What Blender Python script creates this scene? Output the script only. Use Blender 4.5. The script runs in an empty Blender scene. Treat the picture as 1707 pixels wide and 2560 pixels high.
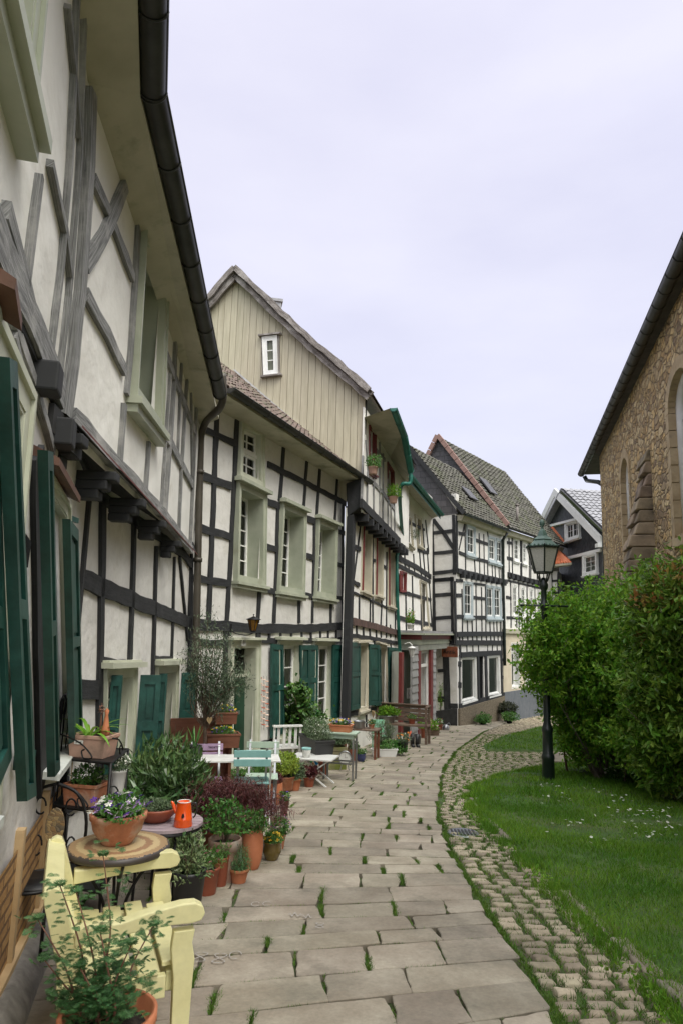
import bpy, math, random
import numpy as np
from mathutils import Matrix, Vector, noise as mnoise
R_=random.Random(7); NR=np.random.default_rng(7)
scene=bpy.context.scene
# ---------------------------------------------------------------- camera
F=1707.; PITCH=math.atan(295/1707); ROLL=.025; SL=.07
C=np.array([0,0,1.66])
cp,sp=math.cos(PITCH),math.sin(PITCH); cr,sr=math.cos(ROLL),math.sin(ROLL)
FW=np.array([0,cp,sp]); X0=np.array([1.,0,0]); Y0=np.array([0,-sp,cp])
CR=X0*cr+Y0*sr; CU=-X0*sr+Y0*cr
cam=bpy.data.cameras.new('camera'); camo=bpy.data.objects.new('camera',cam); scene.collection.objects.link(camo)
camo.matrix_world=Matrix(((CR[0],CU[0],-FW[0],0),(CR[1],CU[1],-FW[1],0),(CR[2],CU[2],-FW[2],1.66),(0,0,0,1)))
cam.sensor_fit='HORIZONTAL'; cam.sensor_width=36; cam.lens=36*F/1707; cam.clip_start=.05; cam.clip_end=2000
scene.camera=camo
# ---------------------------------------------------------------- light
w=bpy.data.worlds.new("World"); scene.world=w; w.use_nodes=True
nt=w.node_tree; nt.nodes.clear(); L=nt.links.new
def nn(t,**k):
    n=nt.nodes.new(t)
    for a,b in k.items(): setattr(n,a,b)
    return n
SUN_EL,SUN_AZ=math.radians(54),math.radians(138)   # azimuth measured from +Y towards +X
sky=nn('ShaderNodeTexSky',sky_type='NISHITA',sun_disc=False,sun_elevation=SUN_EL,sun_rotation=SUN_AZ,air_density=1.0,dust_density=3.0)
bg1=nn('ShaderNodeBackground'); bg1.inputs[1].default_value=.05; L(sky.outputs[0],bg1.inputs[0])
tc=nn('ShaderNodeTexCoord'); mp=nn('ShaderNodeMapping'); mp.inputs['Scale'].default_value=(1.2,1.2,3.4); L(tc.outputs['Generated'],mp.inputs[0])
no=nn('ShaderNodeTexNoise'); no.inputs['Scale'].default_value=1.7; no.inputs['Detail'].default_value=6; no.inputs['Roughness'].default_value=.5; L(mp.outputs[0],no.inputs['Vector'])
cra=nn('ShaderNodeValToRGB'); cra.color_ramp.elements[0].position=.36; cra.color_ramp.elements[0].color=(.57,.545,.64,1)
cra.color_ramp.elements[1].position=.66; cra.color_ramp.elements[1].color=(.66,.63,.70,1); L(no.outputs[0],cra.inputs[0])
sx=nn('ShaderNodeSeparateXYZ'); L(tc.outputs['Generated'],sx.inputs[0])
mr=nn('ShaderNodeMapRange'); mr.inputs[1].default_value=.05; mr.inputs[2].default_value=.75; mr.inputs[3].default_value=.94; mr.inputs[4].default_value=1.04; L(sx.outputs[2],mr.inputs[0])
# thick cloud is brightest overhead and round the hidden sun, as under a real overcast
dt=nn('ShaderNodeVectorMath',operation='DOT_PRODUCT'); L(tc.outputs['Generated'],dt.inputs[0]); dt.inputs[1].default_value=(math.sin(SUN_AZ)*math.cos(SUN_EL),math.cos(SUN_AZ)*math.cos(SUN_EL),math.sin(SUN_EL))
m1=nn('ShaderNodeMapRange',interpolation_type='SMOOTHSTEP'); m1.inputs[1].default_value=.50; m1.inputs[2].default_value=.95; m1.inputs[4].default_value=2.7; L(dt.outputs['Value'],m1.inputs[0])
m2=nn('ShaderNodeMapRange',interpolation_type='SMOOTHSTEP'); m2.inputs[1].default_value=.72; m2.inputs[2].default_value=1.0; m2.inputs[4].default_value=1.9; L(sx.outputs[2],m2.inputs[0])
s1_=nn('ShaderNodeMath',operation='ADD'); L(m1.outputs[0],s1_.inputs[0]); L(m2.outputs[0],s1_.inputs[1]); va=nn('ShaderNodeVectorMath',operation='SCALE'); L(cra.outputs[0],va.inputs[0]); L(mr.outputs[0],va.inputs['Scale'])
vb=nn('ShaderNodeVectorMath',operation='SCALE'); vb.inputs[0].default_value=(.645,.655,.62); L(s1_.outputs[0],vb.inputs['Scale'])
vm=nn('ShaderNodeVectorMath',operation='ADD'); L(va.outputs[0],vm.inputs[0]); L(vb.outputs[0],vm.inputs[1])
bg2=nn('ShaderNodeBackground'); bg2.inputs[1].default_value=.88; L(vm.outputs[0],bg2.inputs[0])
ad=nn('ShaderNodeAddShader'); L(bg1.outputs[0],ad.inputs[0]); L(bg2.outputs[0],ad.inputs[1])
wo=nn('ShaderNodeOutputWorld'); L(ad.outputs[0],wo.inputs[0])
sun=bpy.data.lights.new('sun','SUN'); sun.energy=1.5; sun.angle=math.radians(24); sun.color=(1,.97,.85)
so=bpy.data.objects.new('sun',sun); scene.collection.objects.link(so)
sd=Vector((math.sin(SUN_AZ)*math.cos(SUN_EL),math.cos(SUN_AZ)*math.cos(SUN_EL),math.sin(SUN_EL)))
so.rotation_euler=sd.to_track_quat('Z','Y').to_euler(); so.location=(20,-20,40)
vs=scene.view_settings; vs.view_transform='Standard'; vs.look='None'; vs.exposure=.42; vs.gamma=1
scene.cycles.max_bounces=6; scene.cycles.transparent_max_bounces=12; scene.cycles.use_denoising=True
# ---------------------------------------------------------------- photo measurement helpers
def ray(u,v): return FW+(u-853.5)/F*CR-(v-1280)/F*CU
def gz(x,y): return -SL*y if y<34 else -SL*34-.03*(y-34)
def gp(u,v,h=0):
    d=ray(u,v); t=(h-C[2])/(d[2]+SL*d[1]); return C+t*d
def aty(u,v,y):
    d=ray(u,v); return C+d*(y/d[1])
# ---------------------------------------------------------------- mesh builder
class MB:
    def __init__(s): s.V=[];s.Fl=[];s.Fn=[];s.UV=[];s.n=0;s.S=[]
    def add(s,V,F,uv=None,smooth=False):
        V=np.asarray(V,float).reshape(-1,3)
        lens=np.fromiter((len(f) for f in F),int,len(F)); flat=np.fromiter((i for f in F for i in f),int,int(lens.sum()))
        s.raw(V,flat,lens,uv,smooth); return s
    def raw(s,V,flat,lens,uv=None,smooth=False):
        s.V.append(V); s.Fl.append(np.asarray(flat,int)+s.n); s.Fn.append(np.asarray(lens,int)); s.n+=len(V)
        s.UV.append(np.asarray(uv,float).reshape(-1,2) if uv is not None else np.zeros((len(flat),2))); s.S.append(np.full(len(lens),smooth))
    def hexa(s,p,uvl=None):
        # p: 8 points, 0-3 bottom loop, 4-7 top loop
        F=[(3,2,1,0),(4,5,6,7),(0,1,5,4),(1,2,6,5),(2,3,7,6),(3,0,4,7)]
        return s.add(p,F)
    def box(s,c,h,rz=0,rx=0,ry=0):
        x,y,z=h; P=np.array([(-x,-y,-z),(x,-y,-z),(x,y,-z),(-x,y,-z),(-x,-y,z),(x,-y,z),(x,y,z),(-x,y,z)],float)
        if rx or ry or rz:
            M=np.array((Matrix.Rotation(rz,3,'Z')@Matrix.Rotation(ry,3,'Y')@Matrix.Rotation(rx,3,'X'))); P=P@M.T
        return s.hexa(P+np.array(c,float))
    def bar(s,a,b,w,h,up=(0,0,1)):
        a=np.array(a,float);b=np.array(b,float);d=b-a;d/=np.linalg.norm(d)+1e-9
        up=np.array(up,float);sd_=np.cross(d,up)
        if np.linalg.norm(sd_)<1e-4: sd_=np.cross(d,(1,0,0))
        sd_/=np.linalg.norm(sd_);u=np.cross(sd_,d);P=[]
        for q in (a,b):
            for i,j in((-1,-1),(1,-1),(1,1),(-1,1)): P.append(q+sd_*i*w/2+u*j*h/2)
        return s.add(P,[(0,1,2,3),(7,6,5,4),(0,4,5,1),(1,5,6,2),(2,6,7,3),(3,7,4,0)])
    def tube(s,pts,r,n=6,cap=True):
        pts=np.asarray(pts,float); m=len(pts); r=np.broadcast_to(np.asarray(r,float),(m,))
        t=np.gradient(pts,axis=0); t/=np.linalg.norm(t,axis=1)[:,None]+1e-9
        ref=np.array((0,0,1.)) if abs(t[0][2])<.9 else np.array((1.,0,0))
        V=[]
        a=np.cross(t[0],ref);a/=np.linalg.norm(a)
        for i in range(m):
            a=a-t[i]*(a@t[i]);a/=np.linalg.norm(a)+1e-9;b=np.cross(t[i],a)
            for k in range(n):
                q=2*math.pi*k/n; V.append(pts[i]+r[i]*(math.cos(q)*a+math.sin(q)*b))
        Fs=[(i*n+k,i*n+(k+1)%n,(i+1)*n+(k+1)%n,(i+1)*n+k) for i in range(m-1) for k in range(n)]
        if cap: Fs+= [tuple(range(n))[::-1],tuple((m-1)*n+k for k in range(n))]
        return s.add(V,Fs,smooth=n>5)
    def lathe(s,prof,c=(0,0,0),n=24,jit=0,sx=1,sy=1,a0=0,a1=None):
        m=len(prof); V=[]
        full=a1 is None; N=n if full else n+1
        for (r,z) in prof:
            for k in range(N):
                q=a0+(2*math.pi if full else a1-a0)*k/n
                V.append((c[0]+r*math.cos(q)*sx,c[1]+r*math.sin(q)*sy,c[2]+z))
        Fs=[(i*N+k,i*N+(k+1)%N,(i+1)*N+(k+1)%N,(i+1)*N+k) for i in range(m-1) for k in range(n if full else n)]
        return s.add(V,Fs,smooth=True)
    def poly(s,pts,thick_vec):
        n=len(pts);P=np.array(pts,float);Q=P+np.array(thick_vec,float)
        Fs=[tuple(range(n)),tuple(range(2*n-1,n-1,-1))]+[(i,i+n,(i+1)%n+n,(i+1)%n) for i in range(n)]
        return s.add(np.vstack([P,Q]),Fs)
    def grid(s,P,smooth=True):
        a,b=P.shape[:2]; idx=np.arange(a*b).reshape(a,b)
        f=np.stack([idx[:-1,:-1],idx[1:,:-1],idx[1:,1:],idx[:-1,1:]],-1).reshape(-1,4)
        s.raw(P.reshape(-1,3),f.ravel(),np.full(len(f),4),None,smooth); return s
    def leaves(s,P,size,asp=.5,droop=.0,up=.3,n=None,fold=.15):
        """leaf shaped quads; P (n,3) bases"""
        k=len(P); 
        if k==0: return s
        d=NR.normal(size=(k,3)); d[:,2]+=up; 
        if n is not None: d+=n*1.0
        d/=np.linalg.norm(d,axis=1)[:,None]+1e-9
        upn=np.array((0,0,1.))+NR.normal(size=(k,3))*.45+(n*.7 if n is not None else 0); a=np.cross(d,upn); a/=np.linalg.norm(a,axis=1)[:,None]+1e-9
        nrm=np.cross(d,a)
        L_=(size*NR.uniform(.6,1.25,k))[:,None]; W_=L_*asp/2
        base=P; tip=P+d*L_; tip[:,2]-=droop*L_[:,0]
        m=P+d*L_*.5+nrm*L_*fold
        V=np.stack([base,m+a*W_,tip,m-a*W_],1).reshape(-1,3)
        s.raw(V,np.arange(4*k),np.full(k,4)); return s
    def blades(s,P,h,w,lean=.35,dirs=None):
        k=len(P)
        if k==0: return s
        h=np.broadcast_to(h,(k,))*NR.uniform(.55,1.25,k); q=NR.uniform(0,2*math.pi,k)
        s_=np.stack([np.cos(q),np.sin(q),np.zeros(k)],1)*(w/2)
        l=NR.normal(size=(k,3))*lean; l[:,2]=0
        if dirs is not None: l+=dirs
        tip=P+l*h[:,None]; tip[:,2]+=h
        V=np.stack([P-s_,P+s_,tip],1).reshape(-1,3); s.raw(V,np.arange(3*k),np.full(k,3)); return s
    def strap(s,base,dirv,length,width,curl=.6,seg=5):
        d=np.array(dirv,float);d/=np.linalg.norm(d);h=np.array((d[0],d[1],0.));side=np.cross(d,(0,0,1.));side/=np.linalg.norm(side)+1e-9
        pts=[];p=np.array(base,float)
        V=[]
        for i in range(seg+1):
            t=i/seg; ww=width*(math.sin(math.pi*(.12+.88*t))*.9+.05) if i<seg else .001
            V+= [p-side*ww/2,p+side*ww/2]
            d=d+np.array((0,0,-curl/seg)); d/=np.linalg.norm(d); p=p+d*length/seg
        s.add(V,[(2*i,2*i+1,2*i+3,2*i+2) for i in range(seg)],smooth=True); return s
    def mesh(s,name):
        V=np.vstack(s.V);fl=np.concatenate(s.Fl);fn=np.concatenate(s.Fn);me=bpy.data.meshes.new(name)
        me.vertices.add(len(V));me.vertices.foreach_set('co',V.ravel().astype(np.float32))
        me.loops.add(len(fl));me.loops.foreach_set('vertex_index',fl.astype(np.int32))
        me.polygons.add(len(fn));st=np.concatenate([[0],np.cumsum(fn)[:-1]]);me.polygons.foreach_set('loop_start',st.astype(np.int32))
        me.polygons.foreach_set('loop_total',fn.astype(np.int32))
        me.polygons.foreach_set('use_smooth',np.concatenate(s.S))
        uv=me.uv_layers.new(name='UVMap');uv.data.foreach_set('uv',np.vstack(s.UV).ravel().astype(np.float32))
        me.update(calc_edges=True);me.validate();return me
def link(o): scene.collection.objects.link(o)
def root_loc(o):
    while o.parent: o=o.parent
    return np.array(o.location)
def build(mb,name,mat,parent=None,label=None,world=True,bevel=0):
    """one mesh object from a builder; world=True: vertices are world coordinates"""
    if not mb.V: return None
    off=np.zeros(3)
    if world:
        if parent is not None: off=root_loc(parent)
        else:
            A=np.vstack(mb.V); lo,hi=A.min(0),A.max(0); off=np.array([(lo[0]+hi[0])/2,(lo[1]+hi[1])/2,lo[2]])
        mb.V=[v-off for v in mb.V]
    me=mb.mesh(name); me.materials.append(mat); o=bpy.data.objects.new(name,me); link(o)
    if parent is not None: o.parent=parent
    elif world: o.location=off
    if label: o['label']=label
    if bevel:
        b=o.modifiers.new('bevel','BEVEL'); b.width=bevel; b.segments=2; b.limit_method='ANGLE'
    return o
def tag(o,label,cat,group=None):
    o['label']=label; o['category']=cat
    if group: o['group']=group
    return o
def thing(name,label,cat,loc,rz=0,group=None):
    o=bpy.data.objects.new(name,None); o.empty_display_size=.1; link(o); o.location=loc; o.rotation_euler=(0,0,rz); return tag(o,label,cat,group)
def kind(o,k): o['kind']=k; return o
def dup(root,loc,rz,label=None,scale=1):
    r=root.copy(); link(r); r.location=loc; r.rotation_euler=(0,0,rz); r.scale=(scale,)*3
    if label: r['label']=label
    for ch in list(root.children):
        c=ch.copy(); link(c); c.parent=r
        for g in ch.children:
            d=g.copy(); link(d); d.parent=c
    return r
# ---------------------------------------------------------------- materials
def mat(name,c1,c2=None,scale=4,rough=.7,bump=.0,bscale=40,island=0,metal=0,stretch=(1,1,1),uv=False,trans=0,ramp=(.35,.65),detail=5,c3=None,s3=1.2,r3=(.5,.7),bdist=.01,spec=.5,speck=None,coat=0):
    m=bpy.data.materials.new(name); m.use_nodes=True; t=m.node_tree; N=t.nodes; K=t.links.new; b=N['Principled BSDF']
    def new(ty,**k):
        n=N.new(ty)
        for a,v in k.items(): setattr(n,a,v)
        return n
    tcn=new('ShaderNodeTexCoord'); mpn=new('ShaderNodeMapping'); mpn.inputs['Scale'].default_value=stretch
    K(tcn.outputs['UV' if uv else 'Object'],mpn.inputs[0])
    c2=c2 or c1
    nz=new('ShaderNodeTexNoise'); nz.inputs['Scale'].default_value=scale; nz.inputs['Detail'].default_value=detail; nz.inputs['Roughness'].default_value=.6; K(mpn.outputs[0],nz.inputs['Vector'])
    rp=new('ShaderNodeValToRGB'); e=rp.color_ramp.elements; e[0].position,e[1].position=ramp; e[0].color=(*c1,1); e[1].color=(*c2,1); K(nz.outputs[0],rp.inputs[0])
    col=rp.outputs[0]
    if c3:
        n3=new('ShaderNodeTexNoise'); n3.inputs['Scale'].default_value=s3; n3.inputs['Detail'].default_value=8; n3.inputs['Roughness'].default_value=.65; K(tcn.outputs['Object'],n3.inputs['Vector'])
        m3=new('ShaderNodeMapRange'); m3.inputs[1].default_value,m3.inputs[2].default_value=r3; K(n3.outputs[0],m3.inputs[0])
        x=new('ShaderNodeMixRGB'); K(m3.outputs[0],x.inputs[0]); K(col,x.inputs[1]); x.inputs[2].default_value=(*c3,1); col=x.outputs[0]
    if speck:
        ns=new('ShaderNodeTexNoise'); ns.inputs['Scale'].default_value=speck[0]; ns.inputs['Detail'].default_value=4; ns.inputs['Roughness'].default_value=.7; K(mpn.outputs[0],ns.inputs['Vector'])
        ms=new('ShaderNodeMapRange'); ms.inputs[1].default_value=.3; ms.inputs[2].default_value=.7; ms.inputs[3].default_value=1-speck[1]; ms.inputs[4].default_value=1+speck[1]; K(ns.outputs[0],ms.inputs[0])
        hs=new('ShaderNodeHueSaturation'); K(ms.outputs[0],hs.inputs['Value']); K(col,hs.inputs['Color']); col=hs.outputs[0]
    if island:
        g=new('ShaderNodeNewGeometry'); mri=new('ShaderNodeMapRange'); mri.inputs[3].default_value=1-island; mri.inputs[4].default_value=1+island; K(g.outputs['Random Per Island'],mri.inputs[0])
        hv=new('ShaderNodeHueSaturation'); K(mri.outputs[0],hv.inputs['Value']); K(col,hv.inputs['Color'])
        m4=new('ShaderNodeMath',operation='MULTIPLY_ADD'); m4.inputs[1].default_value=.05*min(1,island*2); m4.inputs[2].default_value=.5-.025*min(1,island*2)
        fr=new('ShaderNodeMath',operation='FRACT'); m5=new('ShaderNodeMath',operation='MULTIPLY'); m5.inputs[1].default_value=7.31; K(g.outputs['Random Per Island'],m5.inputs[0]); K(m5.outputs[0],fr.inputs[0]); K(fr.outputs[0],m4.inputs[0]); K(m4.outputs[0],hv.inputs['Hue'])
        col=hv.outputs[0]
    K(col,b.inputs['Base Color']); b.inputs['Roughness'].default_value=rough; b.inputs['Metallic'].default_value=metal
    b.inputs['Specular IOR Level'].default_value=spec
    if coat: b.inputs['Coat Weight'].default_value=coat
    if bump:
        nb=new('ShaderNodeTexNoise'); nb.inputs['Scale'].default_value=bscale; nb.inputs['Detail'].default_value=6; K(mpn.outputs[0],nb.inputs['Vector'])
        bp=new('ShaderNodeBump'); bp.inputs['Strength'].default_value=bump; bp.inputs['Distance'].default_value=bdist; K(nb.outputs[0],bp.inputs['Height']); K(bp.outputs[0],b.inputs['Normal'])
    if trans:
        tr=new('ShaderNodeBsdfTranslucent'); K(col,tr.inputs[0]); mx=new('ShaderNodeMixShader'); mx.inputs[0].default_value=trans
        K(b.outputs[0],mx.inputs[1]); K(tr.outputs[0],mx.inputs[2]); K(mx.outputs[0],N['Material Output'].inputs[0])
    return m
m_plaster=mat('white_plaster',(.60,.585,.55),(.70,.685,.65),scale=1.6,rough=.9,bump=.5,bscale=5,bdist=.05,c3=(.44,.42,.36),s3=1.6,r3=(.56,.80),speck=(14,.05))
m_plaster_cream=mat('cream_plaster',(.74,.725,.68),(.82,.81,.765),scale=1.3,rough=.9,bump=.5,bscale=4,bdist=.05,c3=(.52,.49,.41),s3=1.6,r3=(.58,.80))
m_timber=mat('black_timber',(.008,.009,.010),(.030,.031,.034),scale=3,rough=.75,bump=.5,bscale=14,stretch=(1.2,14,1),uv=True,bdist=.01,c3=(.06,.06,.064),s3=3,r3=(.56,.85))
m_timber_grey=mat('weathered_timber',(.11,.112,.115),(.36,.36,.355),scale=3,rough=.85,bump=.8,bscale=10,stretch=(1.2,18,1),uv=True,bdist=.012,c3=(.46,.45,.44),s3=2.2,r3=(.5,.7))
m_timber_brown=mat('aged_grey_board',(.10,.085,.075),(.30,.27,.25),scale=3,rough=.85,bump=.7,bscale=10,stretch=(1.2,10,1),uv=True,c3=(.42,.39,.37),s3=3,r3=(.5,.7))
m_sage=mat('sage_paint',(.34,.365,.28),(.42,.44,.345),scale=3,rough=.5,bump=.12,bscale=30,c3=(.28,.29,.21),s3=2.4,r3=(.58,.8))
m_sage_lt=mat('pale_sage_paint',(.47,.49,.38),(.56,.57,.46),scale=3,rough=.5,bump=.12,bscale=30,c3=(.40,.40,.30),s3=2.4,r3=(.58,.8))
m_cream_paint=mat('cream_paint',(.50,.46,.36),(.58,.54,.43),scale=3,rough=.55,bump=.1,bscale=30)
m_white=mat('white_paint',(.74,.74,.71),(.82,.82,.79),scale=4,rough=.4,bump=.08,bscale=30)
m_greenp=mat('dark_green_paint',(.008,.042,.033),(.017,.078,.064),scale=2.2,rough=.45,bump=.25,bscale=22,c3=(.03,.11,.095),s3=2.5,r3=(.58,.8),speck=(9,.25))
m_redp=mat('dark_red_paint',(.13,.02,.02),(.20,.035,.03),scale=3,rough=.5)
m_brownred=mat('red_brown_wood',(.075,.035,.022),(.13,.06,.035),scale=5,rough=.6,bump=.2)
m_gutter=mat('dark_gutter',(.020,.021,.019),(.045,.045,.04),scale=3,rough=.45,bump=.1,metal=.3)
m_pipe=mat('brown_downpipe',(.045,.038,.028),(.075,.065,.05),scale=3,rough=.5,metal=.2)
m_copper=mat('green_copper',(.01,.10,.075),(.02,.17,.13),scale=3,rough=.5)
m_soffit=mat('cream_soffit',(.40,.375,.28),(.50,.47,.37),scale=2.2,rough=.85,bump=.15,bscale=12,c3=(.20,.21,.14),s3=1.6,r3=(.54,.72))
m_slate=mat('grey_slate',(.045,.045,.05),(.085,.083,.088),scale=6,rough=.55,bump=.1,island=.25)
m_tile=mat('old_brown_tile',(.075,.055,.045),(.17,.12,.10),scale=9,rough=.85,bump=.4,c3=(.10,.11,.06),s3=3,r3=(.5,.7))
m_tile_moss=mat('mossy_grey_tile',(.055,.052,.043),(.10,.095,.078),scale=5,rough=.9,bump=.3,c3=(.065,.07,.038),s3=1.5,r3=(.48,.66))
m_tile_grey=mat('grey_glazed_tile',(.22,.22,.23),(.32,.32,.335),scale=6,rough=.5)
m_tile_orange=mat('orange_tile',(.50,.14,.06),(.62,.20,.09),scale=6,rough=.6)
m_vergered=mat('pink_verge_tile',(.24,.145,.12),(.31,.19,.16),scale=6,rough=.8)
m_yboard=mat('yellow_cream_board',(.42,.38,.275),(.52,.475,.355),scale=3,rough=.75,bump=.25,bscale=10,stretch=(6,6,.5),island=.045,c3=(.37,.32,.22),s3=1.4,r3=(.58,.82))
m_iron=mat('black_iron',(.012,.012,.013),(.03,.03,.03),scale=8,rough=.5,metal=.6)
m_lampgreen=mat('dark_green_iron',(.006,.012,.010),(.011,.020,.017),scale=4,rough=.38,coat=.2)
m_lamproof=mat('green_lamp_roof',(.04,.08,.062),(.07,.125,.10),scale=6,rough=.45)
m_terra=mat('terracotta',(.34,.13,.065),(.48,.20,.105),scale=6,rough=.85,bump=.15,c3=(.45,.34,.26),s3=6,r3=(.5,.68),speck=(30,.15))
m_terra_or=mat('orange_terracotta',(.42,.14,.06),(.52,.19,.09),scale=5,rough=.7,bump=.1,c3=(.48,.26,.16),s3=5,r3=(.58,.78))
m_terra_red=mat('brown_plastic_terracotta',(.25,.065,.03),(.31,.085,.045),scale=5,rough=.5)
m_terra_old=mat('lime_stained_terracotta',(.27,.16,.11),(.36,.22,.16),scale=5,rough=.9,bump=.2,c3=(.34,.31,.26),s3=5,r3=(.45,.65))
m_terra_pink=mat('pale_terracotta',(.42,.25,.19),(.52,.33,.25),scale=6,rough=.85,bump=.15,c3=(.25,.17,.13),s3=6,r3=(.5,.7))
m_glaze=mat('olive_brown_glaze',(.10,.065,.015),(.17,.12,.03),scale=5,rough=.2,coat=.6)
m_soil=mat('dark_soil',(.012,.009,.007),(.035,.025,.018),scale=30,rough=.95,bump=.8,bscale=60)
m_black=mat('black_plastic',(.015,.015,.016),(.025,.025,.026),rough=.45)
m_whitep=mat('white_enamel',(.66,.66,.63),(.76,.76,.73),rough=.35)
m_orange=mat('orange_enamel',(.80,.085,.01),(.86,.11,.015),rough=.2,coat=.5)
m_byellow=mat('pale_yellow_paint',(.65,.61,.31),(.72,.68,.37),scale=5,rough=.42,bump=.15,bscale=12,stretch=(1,1,1),c3=(.59,.545,.27),s3=5,r3=(.56,.8),speck=(26,.05))
m_turq=mat('turquoise_paint',(.22,.45,.43),(.28,.52,.50),rough=.5,scale=6)
m_sagechair=mat('sage_green_paint',(.36,.47,.37),(.42,.53,.43),rough=.5,scale=6)
m_lilac=mat('lilac_paint',(.45,.30,.47),(.53,.37,.55),rough=.5,scale=6)
m_lilacwood=mat('faded_lilac_wood',(.26,.20,.22),(.40,.32,.34),scale=3,rough=.8,bump=.4,stretch=(1,8,1),bscale=8)
m_brownbox=mat('brown_stained_wood',(.13,.045,.022),(.20,.075,.04),scale=3,rough=.65,bump=.3,stretch=(1,1,6))
m_oldwood=mat('grey_brown_wood',(.11,.07,.05),(.20,.14,.10),scale=4,rough=.8,bump=.4,stretch=(1,1,6))
m_zinc=mat('zinc_metal',(.25,.26,.27),(.38,.39,.40),scale=4,rough=.35,metal=.9)
m_lgreen=mat('bright_green_plastic',(.02,.30,.10),(.03,.36,.13),rough=.35)
m_mint=mat('mint_paint',(.28,.62,.42),(.32,.66,.46),rough=.5)
m_navy=mat('navy_glaze',(.02,.03,.10),(.035,.05,.16),rough=.2,coat=.5)
m_rust=mat('rusty_sign_metal',(.16,.045,.018),(.26,.08,.035),scale=9,rough=.75)
m_signtxt=mat('dark_lettering',(.02,.016,.012),rough=.7)
m_stone=None
def leafmat(n,a,b,isl=.35,tr=.3,rough=.5,scale=2.5): return mat(n,a,b,scale=scale,rough=rough,island=isl,trans=tr,spec=.4)
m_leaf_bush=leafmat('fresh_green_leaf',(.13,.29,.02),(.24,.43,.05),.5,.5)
m_leaf_glossy=leafmat('glossy_dark_leaf',(.04,.11,.02),(.11,.21,.05),.5,.2,.35)
m_leaf_red=leafmat('bronze_tinted_leaf',(.36,.12,.04),(.36,.34,.09),.4,.45)
m_leaf_mid=leafmat('mid_green_leaf',(.05,.15,.025),(.12,.25,.05),.45)
m_leaf_lime=leafmat('lime_green_leaf',(.20,.30,.03),(.33,.42,.07),.35)
m_leaf_grey=leafmat('grey_green_leaf',(.08,.13,.06),(.17,.22,.12),.35,.2)
m_leaf_olive=leafmat('olive_leaf',(.05,.085,.04),(.15,.19,.12),.4,.15)
m_leaf_blue=leafmat('blue_green_leaf',(.055,.145,.045),(.12,.25,.09),.4,.3)
m_leaf_maple=leafmat('dark_red_maple_leaf',(.075,.022,.02),(.17,.055,.05),.45,.25)
m_leaf_varieg=leafmat('cream_edged_leaf',(.05,.11,.03),(.30,.36,.17),.5,.15)
m_leaf_ol=leafmat('oleander_leaf',(.035,.085,.025),(.11,.18,.06),.5,.12,.32)
m_moss=leafmat('joint_moss',(.06,.14,.014),(.13,.23,.03),.5,.25,.7,1.5)
m_drygrass=leafmat('dry_grass',(.14,.16,.05),(.24,.24,.09),.4,.3,.7,1.5)
m_grass=leafmat('grass_blade',(.075,.20,.008),(.175,.33,.025),.4,.35,.6,.9)
m_twig=mat('brown_twig',(.10,.065,.045),(.17,.12,.085),scale=10,rough=.85)
m_barkred=mat('reddish_stem',(.16,.07,.045),(.24,.12,.08),scale=10,rough=.7)
m_barkgrey=mat('grey_bark',(.12,.10,.08),(.20,.17,.14),scale=10,rough=.9,bump=.5)
def flower(n,c): return mat(n,c,tuple(min(1,x*1.25) for x in c),scale=6,rough=.6,trans=.25,island=.15)
m_fwhite=flower('white_petal',(.75,.75,.66)); m_fyellow=flower('yellow_petal',(.80,.50,.03)); m_fpurple=flower('purple_petal',(.10,.03,.33))
m_flilac=flower('lilac_petal',(.42,.27,.55)); m_fpink=flower('pink_petal',(.65,.18,.28)); m_fred=flower('red_petal',(.6,.03,.03)); m_forange=flower('orange_petal',(.8,.25,.02))
def glassmat(name,tint=(.75,.8,.78),refl=.12,dark=.85):
    m=bpy.data.materials.new(name); m.use_nodes=True; t=m.node_tree; N=t.nodes; K=t.links.new; N.remove(N['Principled BSDF'])
    g=N.new('ShaderNodeBsdfGlossy'); g.inputs['Roughness'].default_value=.03; tr=N.new('ShaderNodeBsdfTransparent'); tr.inputs[0].default_value=(*tint,1)
    f=N.new('ShaderNodeFresnel'); f.inputs[0].default_value=1.45; mx=N.new('ShaderNodeMixShader'); K(f.outputs[0],mx.inputs[0]); K(tr.outputs[0],mx.inputs[1]); K(g.outputs[0],mx.inputs[2])
    nz=N.new('ShaderNodeTexNoise'); nz.inputs['Scale'].default_value=2.5; bp=N.new('ShaderNodeBump'); bp.inputs['Strength'].default_value=.05; K(nz.outputs[0],bp.inputs['Height']); K(bp.outputs[0],g.inputs['Normal'])
    K(mx.outputs[0],N['Material Output'].inputs[0]); return m
m_glass=glassmat('window_glass',(.62,.66,.64))
m_curtain=mat('net_curtain',(.17,.19,.165),(.30,.32,.28),scale=4,rough=.9,stretch=(14,14,.4))
m_curtain_w=mat('pale_curtain',(.42,.43,.40),(.62,.62,.58),scale=4,rough=.9,stretch=(14,14,.4))
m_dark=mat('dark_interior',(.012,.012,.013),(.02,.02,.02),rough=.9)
def frosted():
    m=mat('frosted_lamp_glass',(.42,.42,.38),(.62,.62,.57),scale=60,rough=.25,bump=1.0,bscale=110,bdist=.01,ramp=(.3,.7)); return m
m_frost=frosted()
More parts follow.
